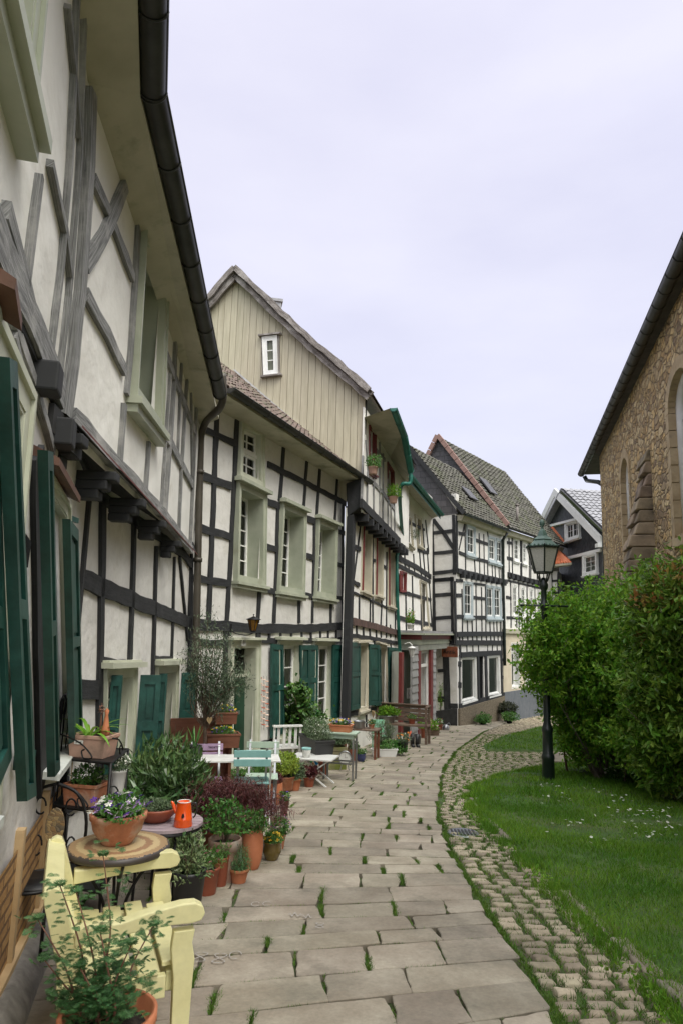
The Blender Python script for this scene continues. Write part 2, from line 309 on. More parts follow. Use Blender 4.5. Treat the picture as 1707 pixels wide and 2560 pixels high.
# ---------------------------------------------------------------- facade toolkit
class Wall:
    """vertical plane along the street; s runs from a to b, z is height, off is distance out of the wall"""
    def __init__(s,a,b,flip=False):
        s.a=np.array([*a,0.]); s.L=math.dist(a,b); s.d=(np.array([*b,0.])-s.a)/s.L
        s.n=np.array([s.d[1],-s.d[0],0])*(-1 if flip else 1)
    def sz(s,u,v,off=0):
        d=ray(u,v); o=s.a+s.n*off; t=((o-C)@s.n)/(d@s.n); p=C+t*d; return (p-o)@s.d,p[2]
    def pt(s,q,z,off=0): return s.a+s.d*q+s.n*off+np.array([0,0,z])
def wall_mesh(W,s0,s1,z0,z1,holes=(),back=.3):
    """plaster face with rectangular openings"""
    m=MB(); ss=sorted({s0,s1,*[max(s0,min(s1,h[k])) for h in holes for k in (0,1)]}); zz=sorted({z0,z1,*[h[k] for h in holes for k in (2,3)]})
    for i in range(len(ss)-1):
        for j in range(len(zz)-1):
            a,b,c,d=ss[i],ss[i+1],zz[j],zz[j+1]; ms,mz=(a+b)/2,(c+d)/2
            if b-a<1e-5 or d-c<1e-5 or any(h[0]<ms<h[1] and h[2]<mz<h[3] for h in holes): continue
            m.add([W.pt(a,c),W.pt(b,c),W.pt(b,d),W.pt(a,d)],[(0,1,2,3)])
    # ends, top and back
    p=lambda q,z,o: W.pt(q,z,o)
    m.add([p(s0,z0,0),p(s0,z1,0),p(s0,z1,-back),p(s0,z0,-back)],[(0,1,2,3)]); m.add([p(s1,z0,0),p(s1,z1,0),p(s1,z1,-back),p(s1,z0,-back)],[(3,2,1,0)])
    m.add([p(s0,z1,0),p(s1,z1,0),p(s1,z1,-back),p(s0,z1,-back)],[(0,1,2,3)])
    return m
TK={}
def beam(m,W,pts,w,th=.03,off=0,wob=.012,px=True,uvk=1.):
    """hewn timber: polyline on the wall (photo measurements unless px=False), w width in metres"""
    kf=1 if not px else TK.get(id(W),1.); w=(w[0]*kf,w[1]*kf) if isinstance(w,tuple) else w*kf
    P=[np.array(W.sz(u,v,off)) if px else np.array((u,v),float) for u,v in pts]
    seg=[]; 
    for a,b in zip(P[:-1],P[1:]):
        n=max(1,int(np.linalg.norm(b-a)/.22))
        for i in range(n): seg.append(a+(b-a)*i/n)
    seg.append(P[-1]); seg=np.array(seg); k=len(seg)
    t=np.gradient(seg,axis=0); t/=np.linalg.norm(t,axis=1)[:,None]+1e-9; nn_=np.stack([-t[:,1],t[:,0]],1)
    ws=np.linspace(w[0],w[1],k) if isinstance(w,tuple) else np.full(k,w)
    a=NR.uniform(-wob,wob,k); b=NR.uniform(-wob,wob,k)
    Lf=seg+nn_*(ws/2+a)[:,None]; Rt=seg-nn_*(ws/2+b)[:,None]
    o2=off+th; V=[];l=np.concatenate([[0],np.cumsum(np.linalg.norm(np.diff(seg,axis=0),axis=1))])+R_.random()*9
    for i in range(k):
        V+= [W.pt(*Lf[i],off-.01),W.pt(*Lf[i],o2),W.pt(*Rt[i],o2),W.pt(*Rt[i],off-.01)]
    Fc=[];UV=[];q=R_.random()*5
    for i in range(k-1):
        for c in range(3):
            Fc.append((4*i+c,4*i+c+1,4*i+c+5,4*i+c+4)); UV+= [(l[i],q+c*.1),(l[i],q+(c+1)*.1+.05),(l[i+1],q+(c+1)*.1+.05),(l[i+1],q+c*.1)]
    Fc+= [(0,3,2,1),(4*k-4,4*k-3,4*k-2,4*k-1)]; UV+=[(l[0],q),(l[0],q+.1),(l[0],q+.2),(l[0],q+.1)]*2
    m.add(V,Fc,UV)
class Quad:
    """bilinear patch of the wall: a 0..1 left-right, b 0..1 bottom-top"""
    def __init__(s,W,q,px=True,off=0):
        s.W=W; TL,TR,BR,BL=[np.array(W.sz(*p,off)) if px else np.array(p,float) for p in q]; s.q=(TL,TR,BR,BL)
        s.w=(np.linalg.norm(TR-TL)+np.linalg.norm(BR-BL))/2; s.h=(np.linalg.norm(TL-BL)+np.linalg.norm(TR-BR))/2
    def p(s,a,b,off):
        TL,TR,BR,BL=s.q; x=(BL*(1-a)+BR*a)*(1-b)+(TL*(1-a)+TR*a)*b; return s.W.pt(x[0],x[1],off)
    def box(s,m,a0,a1,b0,b1,o0,o1):
        m.hexa([s.p(a0,b0,o0),s.p(a1,b0,o0),s.p(a1,b0,o1),s.p(a0,b0,o1),s.p(a0,b1,o0),s.p(a1,b1,o0),s.p(a1,b1,o1),s.p(a0,b1,o1)])
    def ring(s,m,a0,a1,b0,b1,tw,o0,o1,th=None):
        """frame with member width tw (metres) inside a rectangle"""
        x=tw/s.w; y=(th or tw)/s.h
        s.box(m,a0,a0+x,b0,b1,o0,o1); s.box(m,a1-x,a1,b0,b1,o0,o1); s.box(m,a0+x,a1-x,b0,b0+y,o0,o1); s.box(m,a0+x,a1-x,b1-y,b1,o0,o1)
        return a0+x,a1-x,b0+y,b1-y
    def hole(s,cas):
        TL,TR,BR,BL=s.q; c=cas*.6
        return (max(TL[0],BL[0])+c,min(TR[0],BR[0])-c,max(BL[1],BR[1])+c,min(TL[1],TR[1])-c)
def window(W,quad,root,fm=None,sm=None,cas=.09,proud=.05,depth=.16,cols=2,rows=3,leafs=1,hood=None,sill=.06,backing=None,px=True,transom=None,name='window',sash=.05,part=None):
    fm=fm or m_sage; sm=sm or m_white; q=quad if isinstance(quad,Quad) else Quad(W,quad,px)
    f=MB(); a0,a1,b0,b1=q.ring(f,0,1,0,1,cas,-.01,proud)
    # thin moulding on the casing
    q.ring(f,.0,1,0,1,cas*.3,proud,proud+.018)
    # reveal
    rv=.018; x=rv/q.w; y=rv/q.h
    q.box(f,a0,a0+x,b0,b1,-depth-.05,proud-.006); q.box(f,a1-x,a1,b0,b1,-depth-.05,proud-.006); q.box(f,a0+x,a1-x,b0,b0+y,-depth-.05,proud-.006); q.box(f,a0+x,a1-x,b1-y,b1,-depth-.05,proud-.006)
    wo=build(f,name,fm,root)
    if sill:
        s=MB(); e=.05/q.w; q.box(s,-e,1+e,-sill/q.h,-.002,-.01,proud+.07); q.box(s,-e*.5,1+e*.5,-2.1*sill/q.h,-sill/q.h-.001,-.01,proud+.03); build(s,'sill',fm,wo)
    if hood:
        s=MB(); e=.07/q.w; q.box(s,-e,1+e,1.003,1+hood/q.h,-.01,proud+.1); q.box(s,-e*.4,1+e*.4,1+hood/q.h+.001,1+hood*1.35/q.h,-.01,proud+.05); build(s,'hood',fm,wo)
    s=MB(); A0,A1,B0,B1=a0+x,a1-x,b0+y,b1-y; o0,o1=-depth,-depth+.045
    bays=[(A0,A1,B0,B1)]
    if transom:
        tb=B0+(B1-B0)*transom; q.box(s,A0,A1,tb-.025/q.h,tb+.025/q.h,o0,o1+.02); bays=[(A0,A1,B0,tb-.025/q.h),(A0,A1,tb+.025/q.h,B1)]
    nb=[]
    for (c0,c1,d0,d1) in bays:
        for i in range(leafs): nb.append((c0+(c1-c0)*i/leafs,c0+(c1-c0)*(i+1)/leafs,d0,d1))
    for (c0,c1,d0,d1) in nb:
        e0,e1,g0,g1=q.ring(s,c0,c1,d0,d1,sash,o0,o1)
        bw=.011
        for i in range(1,cols): 
            c=e0+(e1-e0)*i/cols; q.box(s,c-bw/q.w,c+bw/q.w,g0,g1,o0+.012,o1-.006)
        rr=rows if (not transom or d0<.3) else 2
        for j in range(1,rr):
            c=g0+(g1-g0)*j/rr; q.box(s,e0,e1,c-bw/q.h,c+bw/q.h,o0+.013,o1-.007)
    so_=build(s,'sash',sm,wo)
    g=MB(); g.add([q.p(A0,B0,o0+.018),q.p(A1,B0,o0+.018),q.p(A1,B1,o0+.018),q.p(A0,B1,o0+.018)],[(0,1,2,3)]); build(g,'pane',m_glass,wo)
    c=MB(); n=24; Pg=np.zeros((n+1,2,3))
    for i in range(n+1):
        o=-depth-.035-.012*math.sin(i*1.9)
        Pg[i,0]=q.p(A0+(A1-A0)*i/n,B0,o); Pg[i,1]=q.p(A0+(A1-A0)*i/n,B1,o)
    c.grid(Pg); build(c,'curtain_or_dark_room',backing or m_curtain,wo)  # in dark_interior this is no cloth: near-black colour paints the unlit room
    return wo,q.hole(cas)
def shutter(W,q,root,off=.05,th=.04,rails=(.0,.52,1.),panels=1,m=None,px=True,offpx=None,name='shutter',split=False,outer_off=None):
    """wooden leaf drawn on the patch q; outer_off lifts its right edge so that it stands open"""
    Q=Quad(W,q,px,offpx if offpx is not None else off) if not isinstance(q,Quad) else q
    if outer_off is not None:
        base=Q.p
        def P(a,b,o,_b=base,_d=outer_off): return _b(a,b,o+_d[0]*(1-a)+_d[1]*a)
        Q.p=P
    s=MB(); st=min(.075,Q.w*.24); x=st/Q.w; y=.10/Q.h; o0,o1=off,off+th
    n=panels; edges=[i/n for i in range(n+1)]
    for e in range(n):
        a0,a1=edges[e],edges[e+1]
        Q.box(s,a0,a0+x,0,1,o0,o1); Q.box(s,a1-x,a1,0,1,o0,o1)
        rb=[(0,y)]+[(r-y/2,r+y/2) for r in rails[1:-1]]+[(1-y,1)]
        for b0,b1 in rb: Q.box(s,a0+x,a1-x,b0,b1,o0,o1)
        for (l,h) in zip(rb[:-1],rb[1:]):
            Q.box(s,a0+x,a1-x,l[1],h[0],o0+.008,o1-.022)
            ix=.03/Q.w; iy=.035/Q.h
            if a1-a0-2*x>3*ix: Q.box(s,a0+x+ix,a1-x-ix,l[1]+iy,h[0]-iy,o1-.0215,o1-.013)
    return build(s,name,m or m_greenp,root)
def gutter(m,pts,r=.075,rings=True,n=10):
    pts=[np.array(p,float) for p in pts]
    for a,b in zip(pts[:-1],pts[1:]):
        d=b-a; L_=np.linalg.norm(d); t=d/L_; side=np.cross(t,(0,0,1.)); side/=np.linalg.norm(side); up=np.cross(side,t)
        P=np.zeros((2,n+1,3))
        for rr in (r,r-.008):
            for i in range(n+1):
                q=math.pi+math.pi*i/n
                for k,e in enumerate((a,b)): P[k,i]=e+side*math.cos(q)*rr+up*math.sin(q)*rr
            m.grid(P.copy())
        for sg in (1,-1): m.tube([a+side*sg*r,b+side*sg*r],.010,6)
        if rings:
            k=max(1,int(L_/.62))
            for j in range(k+1):
                c=a+d*min(.999,(j+.02)/k); q=[c+side*math.cos(math.pi+math.pi*i/n)*(r+.006)+up*math.sin(math.pi+math.pi*i/n)*(r+.006) for i in range(n+1)]
                m.tube(q,.007,5)
    for e,t in ((pts[0],pts[1]-pts[0]),(pts[-1],pts[-1]-pts[-2])):
        t=t/np.linalg.norm(t); side=np.cross(t,(0,0,1.)); side/=np.linalg.norm(side); up=np.cross(side,t)
        m.add([e+side*math.cos(math.pi+math.pi*i/n)*r+up*math.sin(math.pi+math.pi*i/n)*r for i in range(n+1)],[tuple(range(n+1))])
def smooth(pts,n=6):
    pts=[np.array(p,float) for p in pts]; out=[]
    P=[pts[0]]+pts+[pts[-1]]
    for i in range(1,len(P)-2):
        for k in range(n):
            t=k/n; out.append(.5*((2*P[i])+(-P[i-1]+P[i+1])*t+(2*P[i-1]-5*P[i]+4*P[i+1]-P[i+2])*t*t+(-P[i-1]+3*P[i]-3*P[i+1]+P[i+2])*t**3))
    out.append(P[-2]); return np.array(out)
def tiled(m,A,B,Cc,D,rows,cols,lift=.035,wave=.02,jit=.01,amp=4):
    """tile courses on the patch A(eave near) B(eave far) C(ridge far) D(ridge near); every course overlaps the one below"""
    A,B,Cc,D=[np.array(p,float) for p in (A,B,Cc,D)]; nrm=np.cross(B-A,D-A); nrm/=np.linalg.norm(nrm)
    if nrm[2]<0: nrm=-nrm
    nc=cols*amp
    for r in range(rows):
        t0,t1=(r-.12)/rows,(r+1)/rows; P=np.zeros((2,nc+1,3)); Lw=NR.uniform(-jit,jit,cols+1)
        for j in range(nc+1):
            s_=j/nc; w_=wave*math.cos(2*math.pi*j/amp); jj=Lw[j//amp]
            for k,t in enumerate((t0,t1)):
                tt=t+(jj/rows*2 if k==0 else 0)
                e=A*(1-s_)+B*s_; f=D*(1-s_)+Cc*s_
                P[k,j]=e*(1-tt)+f*tt+nrm*((lift if k==0 else .002)+w_+jj)
        m.grid(P,smooth=False)
        # front edge of the course
        Q=np.zeros((2,nc+1,3)); Q[0]=P[0]-nrm*.03; Q[1]=P[0]; m.grid(Q,smooth=False)
def slab(m,pts,th):
    n=np.cross(np.array(pts[1])-pts[0],np.array(pts[2])-pts[0]); n/=np.linalg.norm(n); m.poly(pts,n*th); return m

# ================================================================ HOUSE 1 : near left
WA=Wall((-.69+.26*4,-4),(-.69-.26*5.9,5.9)); WAu=Wall((-.69+.26*4,-4),(-1.683,3.82))
WBu=Wall((-1.683,3.82),(-2.27,10.5)); WBl=Wall((-2.224,5.9),(-2.30,10.62))
TK.update({id(WA):.8,id(WAu):.42,id(WBu):.70,id(WBl):.78})
h1=thing('timbered_house','nearest white and black half timbered house with jettied upper floor and dark gutter','house',(-2.3,4,-.3))
# walls
holesA=[];holesU=[];holesB=[];holesAu=[]
# near window of the ground floor (mostly left of the picture) and the second one
sA=lambda u,v,o=0: WA.sz(u,v,o)
zA0=-.8
s_n1=sA(4,1500)[0]
q1=Quad(WA,[(s_n1-1.15,2.75),(s_n1-.05,2.68),(s_n1+.12,.62),(s_n1-1.0,.66)],px=False)
w1,h=window(WA,q1,h1,fm=m_sage_lt,depth=.12,cas=.13,sill=0,cols=2,rows=4); holesA.append(h)
q2=Quad(WA,[(87,1160),(152,1262),(166,1893),(113,1960)]); 
w2,h=window(WA,q2,h1,fm=m_sage_lt,depth=.12,cas=.10,sill=0,cols=2,rows=4); holesA.append(h)
m_peel=mat('peeling_white_sill',(.50,.53,.50),(.60,.62,.58),scale=6,rough=.6,c3=(.16,.13,.10),s3=7,r3=(.58,.62),bump=.3)
for (a,b,z0_,z1_,root) in ((s_n1-1.2,sA(58,2050,.2)[0],sA(58,2040,.2)[1]+.07,sA(58,2040,.2)[1]+.03,w1),(sA(94,1998)[0]-.1,sA(178,1898)[0]-.02,sA(110,1985,.12)[1]+.02,sA(175,1905,.12)[1]+.02,w2)):
    s=MB(); s.hexa([WA.pt(a,z0_-.05,-.02),WA.pt(b,z1_-.05,-.02),WA.pt(b,z1_-.07,.13),WA.pt(a,z0_-.07,.13),WA.pt(a,z0_,-.02),WA.pt(b,z1_,-.02),WA.pt(b,z1_-.03,.13),WA.pt(a,z0_-.03,.13)]); build(s,'sill',m_peel,root)
# brick panel walls under the sills
def brickmat():
    m=bpy.data.materials.new('ochre_brick'); m.use_nodes=True; t=m.node_tree; N=t.nodes; K=t.links.new; b=N['Principled BSDF']
    uvn=N.new('ShaderNodeTexCoord'); br=N.new('ShaderNodeTexBrick'); br.inputs['Scale'].default_value=1; br.inputs['Brick Width'].default_value=.25; br.inputs['Row Height'].default_value=.075; br.inputs['Mortar Size'].default_value=.012
    br.inputs['Color1'].default_value=(.46,.26,.08,1); br.inputs['Color2'].default_value=(.33,.17,.05,1); br.inputs['Mortar'].default_value=(.17,.09,.035,1)
    nz=N.new('ShaderNodeTexNoise'); nz.inputs['Scale'].default_value=2; nz.inputs['Detail'].default_value=6; mp=N.new('ShaderNodeVectorMath'); K(uvn.outputs['UV'],nz.inputs['Vector']); 
    sc=N.new('ShaderNodeVectorMath'); sc.operation='SCALE'; sc.inputs['Scale'].default_value=.03; K(nz.outputs['Color'],sc.inputs[0]); ad_=N.new('ShaderNodeVectorMath'); K(uvn.outputs['UV'],ad_.inputs[0]); K(sc.outputs[0],ad_.inputs[1]); K(ad_.outputs[0],br.inputs['Vector'])
    x=N.new('ShaderNodeMixRGB'); x.blend_type='MULTIPLY'; x.inputs[0].default_value=.6; K(br.outputs[0],x.inputs[1]); K(nz.outputs['Color'],x.inputs[2]); h_=N.new('ShaderNodeHueSaturation'); h_.inputs['Saturation'].default_value=.95; h_.inputs['Value'].default_value=1.7; K(br.outputs[0],h_.inputs['Color']); h_.inputs['Value'].default_value=1.0
    rp=N.new('ShaderNodeMapRange'); rp.inputs[3].default_value=.7; rp.inputs[4].default_value=1.3; K(nz.outputs[0],rp.inputs[0]); K(rp.outputs[0],h_.inputs['Value']); K(h_.outputs[0],b.inputs['Base Color']); b.inputs['Roughness'].default_value=.75
    bp=N.new('ShaderNodeBump'); bp.inputs['Strength'].default_value=.9; bp.inputs['Distance'].default_value=.015; inv=N.new('ShaderNodeMath'); inv.operation='SUBTRACT'; inv.inputs[0].default_value=1; K(br.outputs['Fac'],inv.inputs[1]); nf=N.new('ShaderNodeTexNoise'); nf.inputs['Scale'].default_value=25; K(uvn.outputs['UV'],nf.inputs['Vector']); a2=N.new('ShaderNodeMath'); a2.operation='MULTIPLY_ADD'; a2.inputs[1].default_value=.5; K(nf.outputs[0],a2.inputs[0]); K(inv.outputs[0],a2.inputs[2]); K(a2.outputs[0],bp.inputs['Height']); K(bp.outputs[0],b.inputs['Normal'])
    return m
m_brick=brickmat()
wl=wall_mesh(WA,0,WA.L,zA0,3.0,holesA); build(wl,'ground_wall',m_plaster,h1)
b=MB(); n=40
bs=np.linspace(2,WA.L-.03,n); V=[];UV=[];Fc=[]
for i,s_ in enumerate(bs):
    for z in (-.62,.52 - 0.02*(s_-5)): V.append(WA.pt(s_,z,.02)); 
for i in range(n-1):
    Fc.append((2*i,2*i+2,2*i+3,2*i+1)); UV+=[(bs[i],0),(bs[i+1],0),(bs[i+1],1.14),(bs[i],1.14)]
b.add(V,Fc,UV); build(b,'brick_panel',m_brick,h1)
t=MB()
lw=mat('light_wood_post',(.40,.27,.13),(.52,.37,.20),scale=3,rough=.7,bump=.3,stretch=(1,1,1),bscale=14)
# posts in the brick zone
sp=[(sA(22,2250)[0],.07),(sA(90,2150)[0],.06),(sA(150,2150)[0]-.12,.10)]
for s_,w_ in sp: t.hexa([WA.pt(s_,-.62,.0),WA.pt(s_+w_,-.62,.0),WA.pt(s_+w_,-.62,.045),WA.pt(s_,-.62,.045),WA.pt(s_,.55,.0),WA.pt(s_+w_,.55,.0),WA.pt(s_+w_,.55,.045),WA.pt(s_,.55,.045)])
t.hexa([WA.pt(1,-.66,.0),WA.pt(WA.L,-.76,.0),WA.pt(WA.L,-.76,.09),WA.pt(1,-.66,.09),WA.pt(1,.38,.0),WA.pt(WA.L,-.24,.0),WA.pt(WA.L,-.24,.06),WA.pt(1,.38,.06)])
build(t,'wooden_post',lw,h1)
pl=MB(); P=np.zeros((30,4,3))
for i,s_ in enumerate(np.linspace(0,WA.L+.1,30)):
    y=WA.pt(s_,0)[1]; g=gz(0,y)
    for k,(o,z) in enumerate(((.0,g+.16),(.10,g+.14+NR.uniform(-.01,.01)),(.16+NR.uniform(-.01,.02),g+.05),(.19,g-.1))): P[i,k]=WA.pt(s_,z,o)
pl.grid(P); m_plinth=mat('rough_grey_plinth',(.13,.12,.105),(.25,.235,.21),scale=7,rough=.9,bump=.8,bscale=25); build(pl,'plinth',m_plinth,h1)
# black corner post and dark post by window
t=MB()
beam(t,WA,[(154,1900),(154,2460)],.20,.05); beam(t,WA,[(85,1130),(92,1600),(100,1960)],.30,.03,off=-.0)
beam(t,WA,[(sA(0,800)[0]-1,2.95),(WA.L,2.95)],.14,.03,px=False)
beam(t,WA,[(20,1330),(58,1385)],.14); beam(t,WA,[(WA.L-.08,.3),(WA.L-.08,2.9)],.16,.03,px=False)
build(t,'ground_timber_frame',m_timber,h1)
# shutters of wall A (all folded open against the wall)
def shA(TL,TR,BR,BL,off=.09,**k): return shutter(WA,[TL,TR,BR,BL],h1,off=off,th=.045,offpx=off+.045,**k)
shA((24,893),(44,905),(92,1990),(68,2004)); shA((120,1126),(134,1130),(151,1925),(138,1943)); shA((176,1298),(197,1325),(208,1838),(188,1870))
shA((-30,1010),(1,1160),(30,1895),(-8,1985),off=.04)
# wooden rain board over the second window and above the first
t=MB(); a_=sA(82,1120); b_=sA(150,1215)
t.hexa([WA.pt(a_[0],a_[1]-.05,0),WA.pt(b_[0],b_[1]-.05,0),WA.pt(b_[0],b_[1]-.10,.13),WA.pt(a_[0],a_[1]-.08,.13),WA.pt(a_[0],a_[1]+.02,0),WA.pt(b_[0],b_[1]+.02,0),WA.pt(b_[0],b_[1]-.06,.13),WA.pt(a_[0],a_[1]-.04,.13)])
build(t,'rain_board',m_brownred,h1); t=MB(); a_=sA(-60,640);b_=sA(-38,735)
t.hexa([WA.pt(a_[0],a_[1]-.05,0),WA.pt(b_[0],b_[1]-.05,0),WA.pt(b_[0],b_[1]-.12,.13),WA.pt(a_[0],a_[1]-.10,.13),WA.pt(a_[0],a_[1]+.02,0),WA.pt(b_[0],b_[1]+.02,0),WA.pt(b_[0],b_[1]-.08,.13),WA.pt(a_[0],a_[1]-.06,.13)])
build(t,'rain_board',m_brownred,h1)
# shutter hinges
for (u,v) in ((26,1925),(165,1838),(153,1310)):
    t=MB(); p=WA.pt(*sA(u,v),.03); t.tube([p,p+np.array((0,0,.09))],.022,8); t.lathe([(.001,.13),(.016,.12),(.016,.10),(.02,.09)],p,8); t.bar(p+np.array((0,0,.05)),p+WA.d*.16+WA.n*.05+np.array((0,0,.05)),.02,.035); build(t,'shutter_hinge',m_greenp,h1)
# upper wall A
zTop=5.35
qu=Quad(WAu,[(WAu.sz(-60,-300)[0]-.2,5.15),(WAu.sz(62,0)[0],5.15),(WAu.sz(38,365)[0],WAu.sz(38,365)[1]+.1),(WAu.sz(38,365)[0]-1.2,WAu.sz(38,365)[1]+.14)],px=False)
wu,h=window(WAu,qu,h1,fm=m_sage,depth=.14,cas=.10,proud=.05,sill=.06,cols=2,rows=4); holesAu.append(h)
build(wall_mesh(WAu,0,WAu.L,2.9,zTop+.5,holesAu),'upper_wall',m_plaster_cream,h1)
t=MB()
for pts,w_ in (([(0,520),(51,706),(97,895)],.15),([(88,436),(54,701),(40,790)],.13),([(115,400),(153,579),(168,701)],.11),([(186,-60),(166,400),(143,680),(117,885)],.10),
               ([(205,-40),(190,400),(163,744),(133,1000)],.09),([(159,11),(178,210),(190,337)],.10),([(33,849),(71,948),(123,1125)],.13),([(-40,600),(33,849)],.13),([(20,830),(48,960)],.08)):
    beam(t,WAu,pts,w_,.035)
beam(t,WAu,[(WAu.L-2.9,2.98),(WAu.L,2.98)],.16,.05,px=False)
build(t,'side_timber_frame',m_timber_grey,h1)
# joist ends
for (u0,u1,v0,v1) in ((76,120,893,975),(123,140,1045,1105)):
    t=MB(); a=WAu.sz(u0,(v0+v1)/2); b_=WAu.sz(u1,(v0+v1)/2); p=WAu.pt(a[0]+.05,a[1],.0); t.box(p+WAu.n*.06,(.075,.07,.075 if u0<100 else .08),rz=math.atan2(WAu.d[1],WAu.d[0])); build(t,'joist_end',m_timber,h1,bevel=.012)
# upper wall B
qb=Quad(WBu,[(345,551),(405,700),(390,1082),(318,990)])
wb,h=window(WBu,qb,h1,fm=m_sage,depth=.22,cas=.10,proud=.07,sill=.065,cols=2,rows=4); holesU.append(h)
build(wall_mesh(WBu,0,WBu.L,2.80,zTop+.4,holesU,back=.05),'upper_wall',m_plaster_cream,h1)
t=MB()
for pts,w_,th in (([(217,225),(212,400),(201,579),(189,732),(172,900),(150,1050)],.15,.05),([(306,459),(268,555),(205,665)],(.17,.15),.04),([(226,451),(268,536),(327,695)],.13,.035),([(207,738),(262,835),(306,926)],.14,.035),
      ([(341,547),(331,720),(321,880),(311,985)],.13,.035),([(305,1010),(294,1157)],.11,.035),([(368,1105),(359,1228)],.10,.035),
      ([(436,820),(432,950),(408,1285)],.15,.04),([(422,935),(399,1272)],.07,.03),([(453,873),(448,975),(441,1144)],.09,.03),([(467,914),(461,1006),(450,1180),(444,1328)],.12,.035),
      ([(489,993),(481,1172),(472,1368)],.16,.04),([(475,935),(478,1190)],.10,.03),([(396,850),(433,942),(484,1078)],.14,.035),([(386,1050),(423,1108),(480,1215)],.16,.035)):
    beam(t,WBu,pts,w_,th)
build(t,'upper_timber_frame',m_timber_grey,h1)
# jetty plate, soffit board, corbels
zj=[WBu.sz(*p)[1] for p in ((180,1052),(330,1210),(471,1374))]
t=MB(); beam(t,WBu,[(165,1035),(246,1123),(330,1208),(400,1285),(473,1375)],.15,.06,off=.0); build(t,'jetty_beam',m_timber_grey,h1)
t=MB(); P=np.zeros((12,2,3))
for i in range(12):
    s_=WBu.L*i/11; z=2.86-.10*i/11
    P[i,0]=WBu.pt(s_,z,.07); P[i,1]=WBu.pt(s_,z+.22,-.42*(1-i/11)-.02)
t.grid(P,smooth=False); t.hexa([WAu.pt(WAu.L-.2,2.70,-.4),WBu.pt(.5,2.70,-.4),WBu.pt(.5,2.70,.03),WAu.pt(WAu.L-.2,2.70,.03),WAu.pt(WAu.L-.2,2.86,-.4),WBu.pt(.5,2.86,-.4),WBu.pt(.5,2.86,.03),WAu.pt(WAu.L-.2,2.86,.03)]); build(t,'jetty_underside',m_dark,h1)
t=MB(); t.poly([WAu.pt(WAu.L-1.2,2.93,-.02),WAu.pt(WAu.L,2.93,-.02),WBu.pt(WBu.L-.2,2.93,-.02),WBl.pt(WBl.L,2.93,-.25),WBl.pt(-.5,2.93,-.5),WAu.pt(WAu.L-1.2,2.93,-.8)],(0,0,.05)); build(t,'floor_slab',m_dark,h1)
t=MB(); rb=MB()
P=np.zeros((12,2,3))
for i in range(12):
    s_=.25+(WBu.L-.3)*i/11; z=2.87-.13*i/11; P[i,0]=WBu.pt(s_,z,.09); P[i,1]=WBu.pt(s_,z-.012,.088)
rb.grid(P,smooth=False); build(rb,'red_trim_board',m_redp,h1)
for (u,v) in ((184,1122),(270,1210),(343,1272),(397,1322),(438,1370)):
    s_,z=WBu.sz(u,v,.02); k=1-s_/WBu.L; dz=.13 if u<300 else .11
    p=WBu.pt(s_,z,0); L_=.20*k+.12
    t=MB()
    for j in range(3):   # stepped corbel
        t.box(p-WBu.n*(L_/2-.06+.03*j)+np.array((0,0,.05-.07*j)),(.075,L_/2+.03-.03*j,.035),rz=math.atan2(WBu.d[1],WBu.d[0]))
    build(t,'corbel',m_timber,h1,bevel=.01)
# lower wall B
D1=Quad(WBl,[(250,1672),(331,1668),(324,1915),(250,1950)]); D2=Quad(WBl,[(384,1664),(438,1661),(432,1875),(384,1895)])
for D_ in (D1,D2):
    TL,TR,BR,BL=D_.q; 
    wb,h=window(WBl,D_,h1,fm=m_sage_lt,depth=.20,cas=.09,sill=.05,cols=2,rows=4,hood=.06); holesB.append(h)
build(wall_mesh(WBl,-.35,WBl.L,-1.2,3.05,holesB),'ground_wall',m_plaster,h1)
t=MB()
for pts,w_,th in (([(161,1171),(245,1240),(333,1301),(400,1345),(455,1385),(477,1412)],.15,.035),([(157,1430),(245,1465),(325,1499),(383,1522),(477,1560)],.22,.035),([(190,1208),(190,1425)],.08,.03),
      ([(253,1245),(249,1491),(245,1706),(243,1960)],.15,.035),([(331,1305),(329,1420),(321,1650)],.12,.035),([(388,1365),(383,1522),(379,1690)],.11,.035),([(434,1392),(427,1648)],.09,.03),
      ([(446,1392),(473,1670)],.08,.035),([(477,1380),(475,1870)],.12,.035),([(253,1652),(320,1657)],.07,.03),([(383,1646),(427,1648)],.07,.03),([(160,1722),(245,1726)],.22,.035),([(158,2010),(240,1960),(330,1925),(470,1880)],.24,.035)):
    beam(t,WBl,pts,w_,th)
build(t,'ground_timber_frame',m_timber,h1)
def shB(q,off=.05,**k): return shutter(WBl,q,h1,off=off,offpx=off,**k)
# leaves standing open: left edge at the window, right edge out from the wall
def openleaf(W,root,u_h,v_t,v_b,width,ang,side=1,lean=0,m=None,off=.07,panels=1,th=.035,rails=(0,.5,1)):
    s1,z1=W.sz(u_h,v_t,off); s0,z0=W.sz(u_h+lean,v_b,off); d=W.d*side*math.cos(ang)+W.n*math.sin(ang); w_=W.__class__.__new__(W.__class__)
    w_.a=W.pt(s0,0,off); w_.a[2]=0; w_.d=d; w_.n=np.array([d[1],-d[0],0]); w_.L=width
    return shutter(w_,[(0+(s1-s0)*.0,z1),(width,z1),(width,z0),(0,z0)],root,off=0,th=th,px=False,panels=panels,m=m,rails=rails)
openleaf(WBl,h1,262,1692,1935,.10,math.radians(85),1,off=.06,th=.05); openleaf(WBl,h1,333,1692,1945,.22,math.radians(75)); openleaf(WBl,h1,387,1688,1900,.09,math.radians(85),1,off=.06,th=.05); openleaf(WBl,h1,441,1686,1892,.21,math.radians(70))
